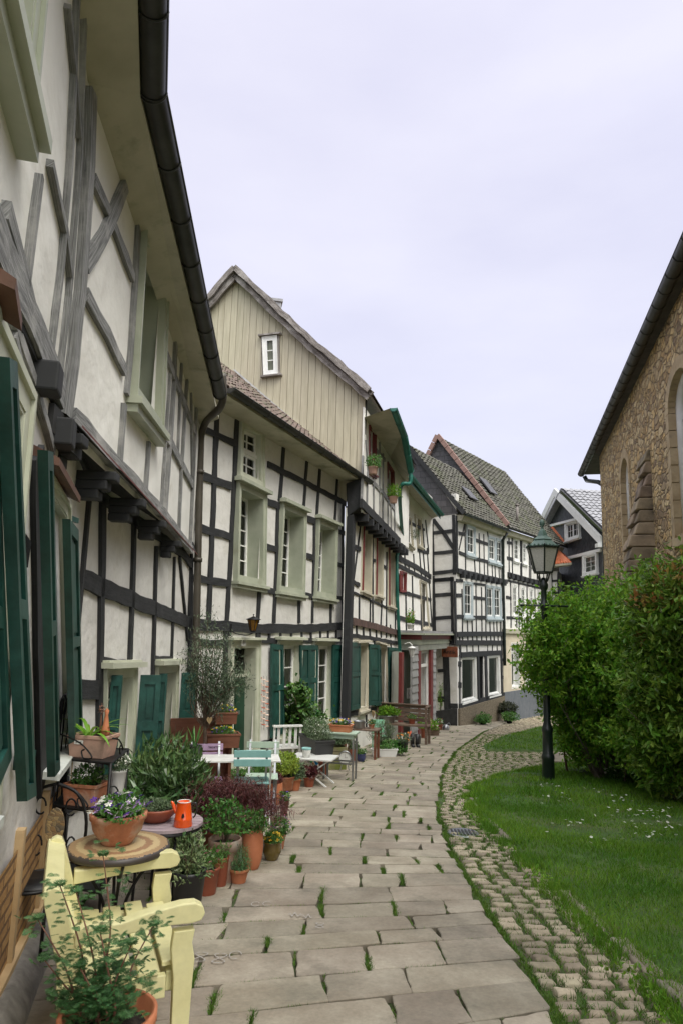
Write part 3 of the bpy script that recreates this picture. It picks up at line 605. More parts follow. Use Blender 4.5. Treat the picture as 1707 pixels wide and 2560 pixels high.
# eave: soffit, gutter, roof
zs0,zs1=5.10,4.86
e0=np.array((.68,-4,5.50)); A0=WAu.pt(0,5.22,0)
cor=np.array((-1.42,4.05,5.22))
e2=np.array((-1.83,9.2,4.90))
t=MB()
def soff(a,b,c,d): t.hexa([a,b,c,d]+[p+np.array((0,0,.06)) for p in (a,b,c,d)])
ck=np.array((WBu.a[0],WBu.a[1],5.05))
sag=lambda p,dz: np.array(p)+np.array((0,0,dz))
soff(WAu.pt(0,5.22,-.1),WAu.pt(WAu.L,5.06,-.02),cor-np.array((0,0,.06)),e0-np.array((0,0,.06)))
soff(WBu.pt(0,5.06,-.02),WBu.pt(WBu.L+.0,4.78,-.02),np.array((-1.9,10.0,4.84))-np.array((0,0,.06)),cor-np.array((0,0,.06)))
build(t,'soffit',m_soffit,h1)
t=MB(); gA=e0+WAu.n*.08; gC=cor+(WAu.n+WBu.n)/2*.08; gB=e2+WBu.n*.08; gutter(t,[gA,gC,gB],.085); build(t,'gutter',m_gutter,h1)
t=MB()
for a,b,Wq in ((e0,cor,WAu),(cor,e2,WBu)):
    up=-Wq.n*4.2+np.array((0,0,4.4)); a1,b1=a+Wq.n*.03+np.array((0,0,.03)),b+Wq.n*.03+np.array((0,0,.03)); tiled(t,a1,b1,b1+up,a1+up,22,20,amp=4)
    slab(t,[a1-np.array((0,0,.05)),b1-np.array((0,0,.05)),b1+up-np.array((0,0,.05)),a1+up-np.array((0,0,.05))],.04)
build(t,'roof',m_tile,h1)
# down pipe at the end of house 1
t=MB(); yb=10.25
px_=[aty(u,v,y) for u,v,y in ((556,935,9.25),(558,990,9.3),(548,1022,9.5),(518,1050,10.1),(504,1085,10.3),(502,1120,10.38),(500,1180,10.4),(495,1400,10.4),(490,1640,10.4))]
px_.append(px_[-1]+np.array((0,0,-1.3))); pp=np.vstack([smooth(px_[:6],5),np.array(px_[6:])]); t.tube(pp,.055,14)
for z in (4.0,2.55,1.2): 
    i=np.argmin(abs(pp[:,2]-z)); a=pp[i]; t.tube([a-np.array((0,0,.03)),a+np.array((0,0,.03))],.068,14)
build(t,'downpipe',m_pipe,h1)

# ================================================================ HOUSE 2
W2=Wall((-2.29,10.52),(.08,16.7))
TK[id(W2)]=.72
h2=thing('timbered_house','white half timbered house with sage window frames, green shutters and a green front door','house',(-1.5,14,-1))
holes=[]
for q,hd in (([(588,1203),(658,1237),(655,1466),(582,1452)],.07),([(700,1256),(758,1282),(753,1489),(688,1478)],.07),([(790,1296),(837,1316),(832,1499),(781,1490)],.07)):
    wq,h=window(W2,q,h2,fm=m_sage,depth=.30,cas=.095,proud=.08,hood=hd,cols=2,rows=5,sill=.055); holes.append(h)
wq,h=window(W2,[(597,1050),(654,1074),(655,1224),(592,1192)],h2,fm=m_sage_lt,depth=.10,cas=.11,proud=.06,cols=2,rows=2,sill=.04,transom=.52,backing=m_dark); holes.append(h)
wq,h=window(W2,[(690,1600),(750,1601),(742,1830),(690,1846)],h2,fm=m_sage_lt,depth=.12,cas=.09,proud=.06,hood=.05,cols=2,rows=4,sill=.07,leafs=1,backing=m_curtain_w,sash=.07); holes.append(h)
wq,h=window(W2,[(781,1603),(832,1604),(826,1805),(779,1818)],h2,fm=m_sage_lt,depth=.12,cas=.09,proud=.06,hood=.05,cols=2,rows=4,sill=.07,leafs=1,backing=m_curtain_w,sash=.07); holes.append(h)
# door
dq=Quad(W2,[(569,1600),(645,1600),(641,1905),(566,1935)]); f=MB(); a0,a1,b0,b1=dq.ring(f,0,1,0,1,.13,-.01,.06,th=.12); dq.ring(f,0,1,0,1,.04,.06,.08)
x=.02/dq.w; dq.box(f,a0,a0+x,b0,b1,-.25,.05); dq.box(f,a1-x,a1,b0,b1,-.25,.05); dq.box(f,a0+x,a1-x,b1-.01,b1,-.25,.05); tb=.70; dq.box(f,a0+x,a1-x,tb,tb+.02,-.22,-.10); dq.box(f,-.05,1.05,1.001,1.02,-.01,.16)
door=build(f,'door_frame',m_sage_lt,h2); 
s=MB(); D0,D1_=a0+x,a1-x; dq.box(s,D0,D1_,b0,tb-.002,-.22,-.17)
for (l,hh) in ((.05,.22),(.27,.62)):
    for (c0,c1) in ((.1,.46),(.54,.9)): dq.box(s,D0+(D1_-D0)*c0,D0+(D1_-D0)*c1,l*.97+.03,hh,-.1698,-.155)
m_door=mat('bottle_green_paint',(.005,.035,.018),(.010,.055,.028),rough=.35,scale=3); dl=build(s,'door',m_door,h2)
s=MB(); dq.box(s,D0+(D1_-D0)*.35,D0+(D1_-D0)*.72,.40,.43,-.168,-.145); build(s,'letter_slot',m_zinc,dl)
s=MB(); dq.box(s,D0+(D1_-D0)*.48,D0+(D1_-D0)*.58,.385,.415,-.144,-.138); build(s,'red_tag',m_fred,dl)
s=MB(); s.add([dq.p(D0,tb+.02,-.19),dq.p(D1_,tb+.02,-.19),dq.p(D1_,b1,-.19),dq.p(D0,b1,-.19)],[(0,1,2,3)]); build(s,'transom_pane',m_glass,door)
s=MB(); s.add([dq.p(D0,tb+.02,-.24),dq.p(D1_,tb+.02,-.24),dq.p(D1_,b1,-.24),dq.p(D0,b1,-.24)],[(0,1,2,3)]); build(s,'dark_hallway',m_dark,door)
s=MB()
for i in range(7):
    c=.08+.14*i; pts=[dq.p(D0+(D1_-D0)*(c+.05*math.sin(k*.9+i)),tb+.03+(b1-tb-.05)*k/8,-.165) for k in range(9)]; s.tube(pts,.006,5)
build(s,'transom_grille',m_iron,door)
holes.append(dq.hole(.13))
z0_=-1.6
build(wall_mesh(W2,0,W2.L,z0_,5.45,holes),'wall',m_plaster,h2)
t=MB()
for pts,w_ in (([(541,1032),(526,1400),(520,1552)],.17),([(591,1046),(575,1400),(565,1555)],.15),([(563,1570),(559,1890)],.16),([(647,1480),(642,1558)],.15),([(642,1572),(642,1600)],.13),
    ([(708,1112),(703,1190),(698,1253)],.16),([(693,1259),(690,1400),(683,1558)],.14),([(766,1148),(757,1280)],.14),([(746,1500),(746,1558)],.14),([(799,1165),(790,1296)],.14),([(785,1296),(783,1400),(779,1558)],.13),
    ([(842,1190),(835,1312)],.11),([(826,1508),(825,1560)],.13),([(487,990),(470,1371)],.13),([(476,1400),(471,1870)],.15),([(856,1215),(855,1790)],.14)):
    beam(t,W2,pts,w_,.03)
for u in (647,672,700,727,753,776,800,819,839): beam(t,W2,[(u,1568),(u,1600)],.09,.028)
for pts,w_ in (([(487,1062),(585,1108)],.16),([(668,1160),(760,1205),(863,1259)],.16),([(482,1181),(576,1215)],.19),([(658,1250),(697,1266)],.18),([(760,1294),(786,1304)],.18),([(837,1326),(859,1334)],.17),
    ([(477,1313),(573,1341)],.17),([(656,1363),(691,1374)],.16),([(755,1386),(783,1396)],.16),([(835,1409),(858,1416)],.15),([(476,1444),(570,1459)],.16),([(651,1473),(688,1480)],.14),([(751,1486),(780,1491)],.14),([(833,1493),(855,1497)],.14),
    ([(500,1606),(565,1607)],.13),([(642,1600),(700,1603),(780,1600),(860,1598)],.12),([(497,1741),(563,1735)],.16)):
    beam(t,W2,pts,w_,.032)
beam(t,W2,[(474,1559),(560,1566),(640,1572),(740,1572),(856,1566)],.24,.04); 
beam(t,W2,[(478,1880),(560,1870)],.2,.03); beam(t,W2,[(645,1866),(856,1800)],.16,.03)
build(t,'timber_frame',m_timber,h2)
for q,pn in (([(676,1610),(705,1612),(708,1832),(675,1846)],1),([(829,1612),(854,1613),(856,1788),(827,1797)],1)): shutter(W2,q,h2,off=.05,panels=pn,outer_off=(.0,.0) if q[0][0]<700 else (.0,.12),offpx=.05)
shutter(W2,[(748,1613),(792,1613),(790,1795),(748,1800)],h2,off=.05,panels=2,offpx=.05)
# eave
sl=lambda u,v,o: W2.pt(*W2.sz(u,v,o),o)
ea=W2.pt(.05,5.02,.52); eb=W2.pt(W2.L-.15,5.02,.52); 
t=MB(); zwa,zwb=W2.sz(493,995)[1],W2.sz(863,1211)[1]; ga_=sl(567,966,.60); gb_=sl(914,1196,.60)
ta=W2.pt(-.1,zwa+.02,-.02); tb_=W2.pt(W2.L-.1,zwb+.0,-.02); ga=W2.pt(-.15,ga_[2]+.01,.52); gb=W2.pt(W2.L-.1,gb_[2]+.0,.52)
t.hexa([ta,tb_,gb-np.array((0,0,.09)),ga-np.array((0,0,.09)),ta+np.array((0,0,.1)),tb_+np.array((0,0,.1)),gb-np.array((0,0,.02)),ga-np.array((0,0,.02))]); build(t,'soffit',m_soffit,h2)
t=MB(); gutter(t,[ga+W2.n*.08-W2.d*.0,gb+W2.n*.08+W2.d*.25],.075); build(t,'gutter',m_gutter,h2)
t=MB(); up=-W2.n*3.6+np.array((0,0,3.0)); a1,b1_=ga+np.array((0,0,.02)),gb+W2.d*.05+np.array((0,0,.02)); tiled(t,a1,b1_,b1_+up,a1+up,18,30,wave=.03); slab(t,[a1-np.array((0,0,.06)),b1_-np.array((0,0,.06)),b1_+up-np.array((0,0,.06)),a1+up-np.array((0,0,.06))],.05); build(t,'roof',m_tile,h2)
t=MB(); # house number plate with two digits
p=W2.pt(*W2.sz(609,1603,.1),.10); t.hexa([p+W2.d*a+W2.n*o+np.array((0,0,z)) for z in (-.085,.085) for a,o in ((-.075,0),(.075,0),(.075,.015),(-.075,.015))]); npl=build(t,'number_plate',m_whitep,h2)
t=MB()
for k in (-.025,.025):
    c=p+W2.d*k+W2.n*.018; t.bar(c-np.array((0,0,.045)),c+np.array((0,0,.045)),.016,.004,up=W2.n); t.bar(c+np.array((0,0,.045)),c+np.array((0,0,.02))-W2.d*.02,.012,.004,up=W2.n)
build(t,'digits',m_black,npl)

# ================================================================ HOUSE 3 : yellow gable, jettied
W3l=Wall((.14,16.1),(1.955,23.1)); W3u=Wall((.50,16.15),(2.3,23.04))
WG=Wall((.40,16.25),(.40-4.6*.968,16.25+4.6*.25),flip=True)  # gable wall plane facing the viewer
TK[id(W3l)]=.8; TK[id(W3u)]=.8
h3=thing('timbered_house','narrow half timbered house with a yellow boarded gable, green gutter and weathered grey verge boards','house',(0,19,-1))
wp=lambda u,v,o=0: WG.pt(*WG.sz(u,v,o),o)
gpts=[(592,700),(707,812),(795,890),(851,936),(916,982),(907,1200),(880,1210),(780,1105),(560,900),(520,860),(520,800)]
t=MB()
# separate boards
S=[WG.sz(*p) for p in gpts]; sR=WG.sz(911,1080)[0]; 
top=sorted([WG.sz(*p) for p in ((500,810),(592,700),(650,757),(707,812),(795,890),(851,936),(916,982))])
bot=sorted([WG.sz(*p) for p in ((907,1240),(800,1170),(560,960),(520,920),(480,900))])
tx,tz=[a[0] for a in top],[a[1] for a in top]; bx_,bz=[a[0] for a in bot],[a[1] for a in bot]
s_=sR; 
while s_<WG.sz(500,800)[0]:
    e=s_+.185+R_.uniform(-.01,.01); a,b=s_+.006,e-.004; g=R_.uniform(.0,.006)
    z0a,z0b=np.interp(a,bx_,bz)-.4,np.interp(b,bx_,bz)-.4; z1a,z1b=np.interp(a,tx,tz)+.03,np.interp(b,tx,tz)+.03
    t.hexa([WG.pt(a,z0a,-.02),WG.pt(b,z0b,-.02),WG.pt(b,z0b,.02+g),WG.pt(a,z0a,.02+g),WG.pt(a,z1a,-.02),WG.pt(b,z1b,-.02),WG.pt(b,z1b,.02+g),WG.pt(a,z1a,.02+g)])
    s_=e
gb_o=build(t,'gable_boarding',m_yboard,h3)
t=MB(); t.poly([WG.pt(*WG.sz(*p,-.03),-.03) for p in gpts],-WG.n*.1); build(t,'gable_wall',m_dark,h3)
t=MB(); t.poly([W2.pt(*W2.sz(584,927,-.0),0) for _ in range(0)] or [wp(584,925,.04),wp(590,925,.04),wp(782,1091,.04),wp(770,1091,.04)],WG.n*.05); m_flash=mat('lead_flashing',(.42,.42,.42),(.55,.55,.54),rough=.5); build(t,'flashing',m_flash,h3)
# small gable window
qg=Quad(WG,[(658,846),(694,842),(697,938),(663,940)]); 
# quad left/right run against s here, so order right to left
qg=Quad(WG,[(696,842),(659,846),(663,941),(698,937)]); wq,h=window(WG,qg,h3,fm=m_white,depth=-.05,cas=.05,proud=.10,cols=1,rows=3,sill=0,sash=.05,backing=m_curtain)
t=MB(); qg.box(t,-.28,1.22,1.02,1.06,.0,.16); qg.box(t,-.28,1.22,-.05,-.01,.0,.14); qg.box(t,-.12,-.005,-.008,1.018,.02,.07); qg.box(t,1.005,1.10,-.008,1.018,.02,.07); build(t,'window_board',m_timber_brown,wq)
# bargeboards
t=MB()
def barge(pts,w_): 
    P=[np.array(WG.sz(*p,.18)) for p in pts]
    beam(t,WG,P,w_,.05,off=.16,px=False,wob=.02); beam(t,WG,[p+np.array((0,.13)) for p in P],.14,.05,off=.26,px=False,wob=.02)
barge([(589,683),(650,741),(707,797),(795,878),(851,925),(925,990)],.26); barge([(589,683),(533,748),(500,785)],.22)
build(t,'bargeboard',m_timber_brown,h3)
# roof slabs behind the verge
rt=[WG.sz(*p,.18) for p in ((589,676),(707,790),(795,871),(851,918),(930,985))]
t=MB(); m2=MB(); Dv=W3l.d*7.6
P=np.zeros((len(rt),2,3))
for i,(a,z) in enumerate(rt): P[i,0]=WG.pt(a,z+.05,.26); P[i,1]=P[i,0]+Dv-WG.n*.3
t.grid(P,smooth=False); P2=P.copy(); P2[:,:,2]-=.12; t.grid(P2[::-1],smooth=False)
lf=[WG.sz(*p,.18) for p in ((589,676),(533,745),(440,860))]; P=np.zeros((3,2,3))
for i,(a,z) in enumerate(lf): P[i,0]=WG.pt(a,z+.05,.26); P[i,1]=P[i,0]+Dv
t.grid(P,smooth=False); build(t,'roof',m_tile,h3)
t=MB(); c=WG.pt(*WG.sz(683,752,-1.2),-1.2); t.box(c+np.array((0,0,-.65)),(.22,.22,.55),rz=.2); t.box(c+np.array((0,0,-.07)),(.26,.26,.04),rz=.2); build(t,'chimney',m_tile_grey,h3)
# facade walls
hl=[];hu=[]
for q in ([(904,1303),(926,1322),(924,1487),(900,1476)],[(937,1337),(954,1350),(953,1493),(935,1487)],[(968,1366),(984,1378),(984,1520),(968,1514)]):
    wq,h=window(W3l,q,h3,fm=m_cream_paint,depth=.22,cas=.05,proud=.04,hood=.05,cols=2,rows=3,sill=.05); hl.append(h)
    TL,TR,BR,BL=Quad(W3l,q).q; t=MB(); beam(t,W3l,[TL+(.02,0),BL+(.02,0)],.05,.03,off=.055,px=False,wob=0); build(t,'red_frame_strip',m_redp,wq)
for q,sill in (([(884,1608),(916,1606),(915,1772),(892,1780)],.06),([(938,1609),(962,1616),(967,1763),(945,1768)],.06)):
    wq,h=window(W3l,q,h3,fm=m_cream_paint,depth=.26,cas=.06,proud=.04,hood=.05,cols=2,rows=3,sill=sill); hl.append(h)
build(wall_mesh(W3l,0,W3l.L,-2.2,4.55,hl,back=.05),'lower_wall',m_plaster_cream,h3)
for q in ([(921,1062),(938,1078),(937,1190),(921,1178)],[(967,1155),(982,1178),(983,1252),(968,1240)]):
    wq,h=window(W3u,q,h3,fm=m_redp,depth=.12,cas=.02,proud=.02,cols=1,rows=2,sill=.04,backing=m_dark); hu.append(h)
zj3=W3u.sz(900,1257)[1]
build(wall_mesh(W3u,0,W3u.L,4.45,7.1,hu,back=.04),'upper_wall',m_plaster_cream,h3)
t=MB()
for pts,w_ in (([(917,1180),(915,1263)],.13),([(932,1195),(932,1282)],.12),([(947,1105),(947,1297)],.12),([(956,1134),(955,1307)],.12),([(968,1153),(968,1314)],.1),([(975,1262),(976,1325)],.1),([(983,1180),(985,1335)],.13),([(906,1140),(902,1257)],.14),
    ([(938,1125),(960,1150)],.14),([(921,1196),(955,1232),(984,1272)],.15),([(912,1100),(918,1180)],.08)): beam(t,W3u,pts,w_,.03)
build(t,'upper_timber_frame',m_timber_grey,h3)
t=MB(); beam(t,W3u,[(899,1257),(930,1288),(960,1318),(996,1354)],.26,.06)
s_=.3
while s_<W3u.L-.2:
    z=np.interp(s_,[0,W3u.L],[W3u.sz(900,1262)[1],W3u.sz(995,1352)[1]]); p=W3u.pt(s_,z-.22,-.12); t.box(p,(.075,.20,.085),rz=math.atan2(W3u.d[1],W3u.d[0])); s_+=.62
build(t,'jetty_beam',m_timber,h3)
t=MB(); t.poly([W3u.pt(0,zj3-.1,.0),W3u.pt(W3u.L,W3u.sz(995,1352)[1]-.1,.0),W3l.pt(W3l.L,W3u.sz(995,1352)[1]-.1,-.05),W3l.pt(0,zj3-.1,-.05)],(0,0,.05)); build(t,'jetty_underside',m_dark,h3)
t=MB()
for pts,w_ in (([(884,1275),(872,1560)],.14),([(896,1490),(896,1553)],.12),([(924,1500),(923,1557)],.1),([(930,1340),(930,1560)],.12),([(953,1500),(950,1566)],.11),([(965,1380),(964,1570)],.12),([(986,1400),(987,1595)],.12),
    ([(901,1303),(882,1450)],.09),([(882,1366),(899,1374)],.14),([(882,1456),(897,1463)],.13),([(925,1398),(936,1402)],.12),([(955,1415),(966,1421)],.12),([(880,1480),(990,1530)],.06),
    ([(872,1588),(930,1597),(992,1608)],.13),([(934,1600),(934,1640)],.12),([(975,1608),(985,1780)],.11),([(972,1668),(993,1675)],.14),([(868,1690),(874,1690)],.14),([(938,1769),(1002,1762)],.16),([(871,1786),(938,1772)],.14),([(959,1768),(961,1810)],.12),([(939,1772),(941,1815)],.12),([(914,1786),(914,1825)],.12),([(884,1270),(905,1292)],.16)): beam(t,W3l,pts,w_,.03)
for u in (889,906,922,938,950,963,974): beam(t,W3l,[(u,1562),(u+1,1594)],.13,.03)
build(t,'lower_timber_frame',m_timber,h3)
m_redbeam=mat('reddish_beam',(.06,.035,.03),(.13,.075,.06),rough=.8,bump=.3); t=MB(); beam(t,W3l,[(877,1553),(920,1563),(992,1583)],.22,.06); build(t,'belt_beam',m_redbeam,h3)
# black side post facing down the street
t=MB(); WS=Wall((.14,16.08),(-.4,16.22),flip=True)
P_=lambda u,v: WS.pt(*WS.sz(u,v),0)
for a,b,c,d in (((866,1290),(884,1285),(868,1860),(849,1860)),((864,1208),(901,1195),(900,1268),(868,1292))):
    t.poly([P_(*a),P_(*b),P_(*c),P_(*d)],-WS.n*.25)
build(t,'corner_post',m_timber,h3,bevel=.02)
shutter(W3l,[(873,1606),(897,1606),(897,1771),(872,1777)],h3,off=.05,offpx=.05,outer_off=(.03,.0)); shutter(W3l,[(920,1610),(931,1612),(932,1762),(921,1764)],h3,off=.05,offpx=.05,outer_off=(.0,.15)); shutter(W3l,[(931,1614),(948,1616),(951,1762),(933,1766)],h3,off=.05,offpx=.05,outer_off=(.02,.0)); shutter(W3l,[(967,1618),(977,1620),(982,1760),(970,1762)],h3,off=.05,offpx=.05,outer_off=(.0,.2))
# eave of house 3
g1=W3u.pt(*W3u.sz(967,991,.75),.75); g2=W3u.pt(*W3u.sz(1026,1177,.75),.75); g1=W3u.pt(-.15,g1[2],.75); zz2=W3u.sz(1026,1177,.75)[1]; L3=W3u.sz(1026,1177,.75)[0]
g2=W3u.pt(L3,zz2,.75); gm=(g1+g2)/2; 
mg=W3u.pt(W3u.sz(1010,1090,.75)[0],W3u.sz(1010,1090,.75)[1],.75)
t=MB(); gutter(t,[g1,mg,g2],.085,rings=True); 
dp=[g2+np.array((0,0,-.05)),g2+np.array((0,0,-.35))-W3u.n*.02,g2+np.array((0,0,-.55))-W3u.n*.3,aty(998,1260,22.0),aty(991,1400,22),aty(992,1480,22),aty(997,1600,22),aty(1003,1700,22),aty(1007,1790,22)]
dp[3]=W3l.pt(W3l.L-.25,4.6,.2)
base=[W3l.pt(*W3l.sz(u,v,.12),.12) for u,v in ((991,1390),(992,1480),(997,1600),(1003,1700),(1006,1790))]
t.tube(np.vstack([smooth(dp[:4],5),np.array(base)]),.055,10); build(t,'gutter_and_downpipe',m_copper,h3)
t=MB(); P=np.zeros((3,2,3))
for i,(s_,g) in enumerate(((0,g1),(W3u.L*.5,mg),(W3u.L,g2))):
    zt=W3u.sz(*((915,1060),(950,1120),(985,1185))[i])[1]; P[i,0]=W3u.pt(s_,zt+.1,-.02); P[i,1]=g-W3u.n*.08
t.grid(P,smooth=False); build(t,'soffit',m_soffit,h3)
# ================================================================ HOUSE 4 : cream part with the porch (between houses)
W5=Wall((1.955,23.1),(3.85,28.5))
h4=thing('timbered_house','crooked cream half timbered house with shingled grey and red shop porch','house',(3,26,-1.8))
hl=[]
wq,h=window(W5,[(1000,1280),(1024,1296),(1030,1370),(1008,1350)],h4,fm=m_cream_paint,depth=.1,cas=.05,rows=2,cols=1,sill=.05,backing=m_dark); hl.append(h)
wq,h=window(W5,[(1034,1285),(1049,1296),(1053,1370),(1042,1364)],h4,fm=m_cream_paint,depth=.15,cas=.07,rows=2,cols=1,sill=.05,backing=m_dark); hl.append(h)
wq,h=window(W5,[(998,1428),(1012,1432),(1011,1480),(1000,1482)],h4,fm=m_redp,depth=.08,cas=.05,rows=1,cols=1,sill=0); hl.append(h)
wq,h=window(W5,[(1047,1450),(1062,1457),(1070,1570),(1053,1572)],h4,fm=m_cream_paint,depth=.2,cas=.05,rows=3,cols=1,sill=.05); hl.append(h)
build(wall_mesh(W5,-.2,W5.L,-2.4,7.3,hl,back=.1),'wall',m_plaster_cream,h4)
t=MB()
for pts,w_ in (([(993,1395),(1040,1418),(1076,1443)],.20),([(992,1413),(1030,1432),(1074,1455)],.14),([(985,1475),(1076,1500)],.12),([(986,1543),(1079,1563)],.15),([(988,1370),(1008,1405)],.1),([(1042,1375),(1070,1382)],.12),
   ([(1009,1343),(1011,1425)],.12),([(1020,1410),(1021,1430)],.1),([(1032,1385),(1035,1440)],.1),([(1046,1370),(1052,1445)],.1),([(1056,1380),(1062,1450)],.1),([(1066,1370),(1078,1560)],.12),([(1012,1435),(1014,1580)],.12),([(1029,1440),(1031,1575)],.12),([(1050,1450),(1052,1575)],.12),([(1062,1300),(1070,1380)],.1),([(1000,1260),(1005,1345)],.1),([(1018,1272),(1020,1290)],.1),([(1054,1310),(1060,1385)],.1),([(1008,1300),(1060,1325)],.1)): beam(t,W5,pts,w_,.03)
build(t,'timber_frame',m_timber,h4)
shutter(W5,[(992,1272),(1002,1278),(1004,1328),(994,1324)],h4,off=.06,offpx=.06,m=m_redp)
shutter(W5,[(998,1427),(1003,1428),(1004,1480),(998,1480)],h4,off=.06,offpx=.06,m=m_redp,rails=(0,1))
gA=W5.pt(-1.2,W5.sz(1016,1199,.7)[1]+.25,.7); gB=W5.pt(W5.sz(1104,1286,.7)[0],W5.sz(1104,1286,.7)[1],.7)
t=MB(); gutter(t,[gA,gB],.085,rings=False); t.add([gA-W5.n*.06+np.array((0,0,-.2)),gB-W5.n*.06+np.array((0,0,-.2)),gB-W5.n*.06+np.array((0,0,.06)),gA-W5.n*.06+np.array((0,0,.06))],[(0,1,2,3)]); build(t,'gutter',m_copper,h4)
t=MB(); t.hexa([W5.pt(-1.2,gA[2]+.1,-.05),W5.pt(W5.L,gB[2]+.1,-.05),gB-W5.n*.07-np.array((0,0,.03)),gA-W5.n*.07-np.array((0,0,.03)),W5.pt(-1.2,gA[2]+.3,-.05),W5.pt(W5.L,gB[2]+.3,-.05),gB-W5.n*.07+np.array((0,0,.05)),gA-W5.n*.07+np.array((0,0,.05))]); build(t,'soffit',m_soffit,h4)
t=MB(); up=-W5.n*3.5+np.array((0,0,3.0)); tiled(t,gA,gB,gB+up,gA+up,14,14); slab(t,[gA,gB,gB+up,gA+up],-.05); build(t,'roof',m_tile_moss,h4)
# shop porch
WP=Wall(W5.pt(.1,0,.75)[:2],W5.pt(W5.L-.35,0,.75)[:2])
def pq(pts,off=0): return Quad(WP,pts,True,off)
m_pgrey=mat('grey_green_paint',(.24,.25,.21),(.30,.31,.27),scale=3,rough=.6); m_shingle=mat('pale_fibre_shingle',(.26,.26,.255),(.32,.32,.315),scale=4,rough=.7,island=.08)
pd=MB(); z0p,z1p=-2.4,WP.sz(1040,1595)[1]; zc=WP.sz(1040,1600)[1]; Lp=WP.L
pd.hexa([WP.pt(0,zc-.35,-.75),WP.pt(Lp,zc-.35,-.75),WP.pt(Lp,zc-.35,.0),WP.pt(0,zc-.35,.0),WP.pt(0,zc,-.75),WP.pt(Lp,zc,-.75),WP.pt(Lp,zc,.0),WP.pt(0,zc,.0)])
porch=build(pd,'porch',m_pgrey,h4)
for (a,b,o,mm,nm) in ((-.0,.16,.06,m_redp,'red_cornice'),(.16,.22,.20,m_sage,'cornice'),(.22,.30,.14,m_tile_grey,'porch_roof'),(-.16,0,.02,m_sage,'frieze')):
    t=MB(); t.hexa([WP.pt(-o,zc+a,-.75),WP.pt(Lp+o,zc+a,-.75),WP.pt(Lp+o,zc+a,o),WP.pt(-o,zc+a,o),WP.pt(-o,zc+b-.002,-.75),WP.pt(Lp+o,zc+b-.002,-.75),WP.pt(Lp+o,zc+b-.002,o),WP.pt(-o,zc+b-.002,o)]); build(t,nm,mm,porch)
def col(u0,u1,mm,nm,o=.0,v0=1625,v1=1800,d=.1,root=porch):
    a=WP.sz(u0,v0)[0]; b=WP.sz(u1,v0)[0]; a2=WP.sz(u0+4,v1)[0]; b2=WP.sz(u1+4,v1)[0]; t=MB()
    t.hexa([WP.pt(a,z0p,-d+o),WP.pt(b,z0p,-d+o),WP.pt(b,z0p,o),WP.pt(a,z0p,o),WP.pt(a,zc-.36,-d+o),WP.pt(b,zc-.36,-d+o),WP.pt(b,zc-.36,o),WP.pt(a,zc-.36,o)]); return build(t,nm,mm,root)
col(1004,1009,m_redp,'red_post'); col(1011,1030,m_pgrey,'door_recess_panel',o=-.35,d=.05); col(1047,1052,m_redp,'red_post'); col(1077,1082,m_redp,'red_post')
def shing(u0,u1):
    t=MB(); a=WP.sz(u0,1650)[0]; b=WP.sz(u1,1650)[0]; z=z0p
    while z<zc-.4: 
        t.hexa([WP.pt(a,z,-.08),WP.pt(b,z,-.08),WP.pt(b,z,.0),WP.pt(a,z,.0),WP.pt(a,z+.235,-.08),WP.pt(b,z+.235,-.08),WP.pt(b,z+.235,-.025),WP.pt(a,z+.235,-.025)]); z+=.24
    build(t,'shingle_strip',m_shingle,porch)
shing(1031.5,1046); shing(1083,1090)
a,b=WP.sz(1053,1650)[0],WP.sz(1076,1650)[0]; Q=Quad(WP,[(a,zc-.4),(b,zc-.4),(b,-2.1),(a,-2.1)],px=False); f=MB(); e=Q.ring(f,0,1,0,1,.07,-.2,-.12); Q.box(f,e[0],e[1],.83,.86,-.2,-.12); dr=build(f,'shop_door',m_white,porch)
t=MB(); t.add([Q.p(0,0,-.17),Q.p(1,0,-.17),Q.p(1,1,-.17),Q.p(0,1,-.17)],[(0,1,2,3)]); build(t,'pane',m_glass,dr); t=MB(); t.add([Q.p(0,0,-.6),Q.p(1,0,-.6),Q.p(1,1,-.6),Q.p(0,1,-.6)],[(0,1,2,3)]); build(t,'curtain_or_dark_room',m_curtain,dr)
t=MB(); p=WP.pt(*WP.sz(1020,1730,-.34),-.33); Qn=Quad(WP,[(1017,1721),(1027,1720),(1027,1746),(1017,1747)],True,-.34); Qn.box(t,0,1,0,1,-.35,-.33); nb=build(t,'notice_board',m_whitep,porch)
t=MB(); [Qn.box(t,.2,.8,.12+.11*k,.15+.11*k,-.329,-.326) for k in range(7)]; build(t,'printed_lines',m_redp,nb)
# hanging white lantern of the porch
def lantern(name,label,p,mm,gl,r=.09,h=.26,group=None):
    T=thing(name,label,'lantern',p); b=MB(); b.lathe([(.001,h*.62),(r*.3,h*.56),(r*1.25,h*.42),(r*1.3,h*.38),(r*.9,h*.40)],n=6); b.lathe([(r*.5,-h*.30),(r*.55,-h*.36),(.01,-h*.40)],n=6); b.lathe([(.001,h*.74),(.018,h*.69),(.001,h*.62)],n=8)
    for k in range(6):
        q=k*math.pi/3; b.bar((r*.5*math.cos(q),r*.5*math.sin(q),-h*.3),(r*math.cos(q),r*math.sin(q),h*.4),.010,.010)
    build(b,'frame',mm,T,world=False); g=MB(); g.lathe([(r*.46,-h*.29),(r*.95,h*.39)],n=6); build(g,'glass',gl,T,world=False); return T
m_amber=mat('amber_glass',(.16,.07,.01),(.26,.13,.02),scale=20,rough=.2); 
pl_=WP.pt(*WP.sz(1029,1632,.22),.22); T=lantern('wall_lantern','small white lantern hanging on the grey shop porch',pl_,m_whitep,m_frost,.10,.34)
b=MB(); wn=-WP.n*.24; b.tube(smooth([(0,0,.22),tuple(np.array((0,0,.30))+wn*.4),tuple(np.array((0,0,.24))+wn)],5),.012,6); build(b,'bracket',m_whitep,T,world=False)
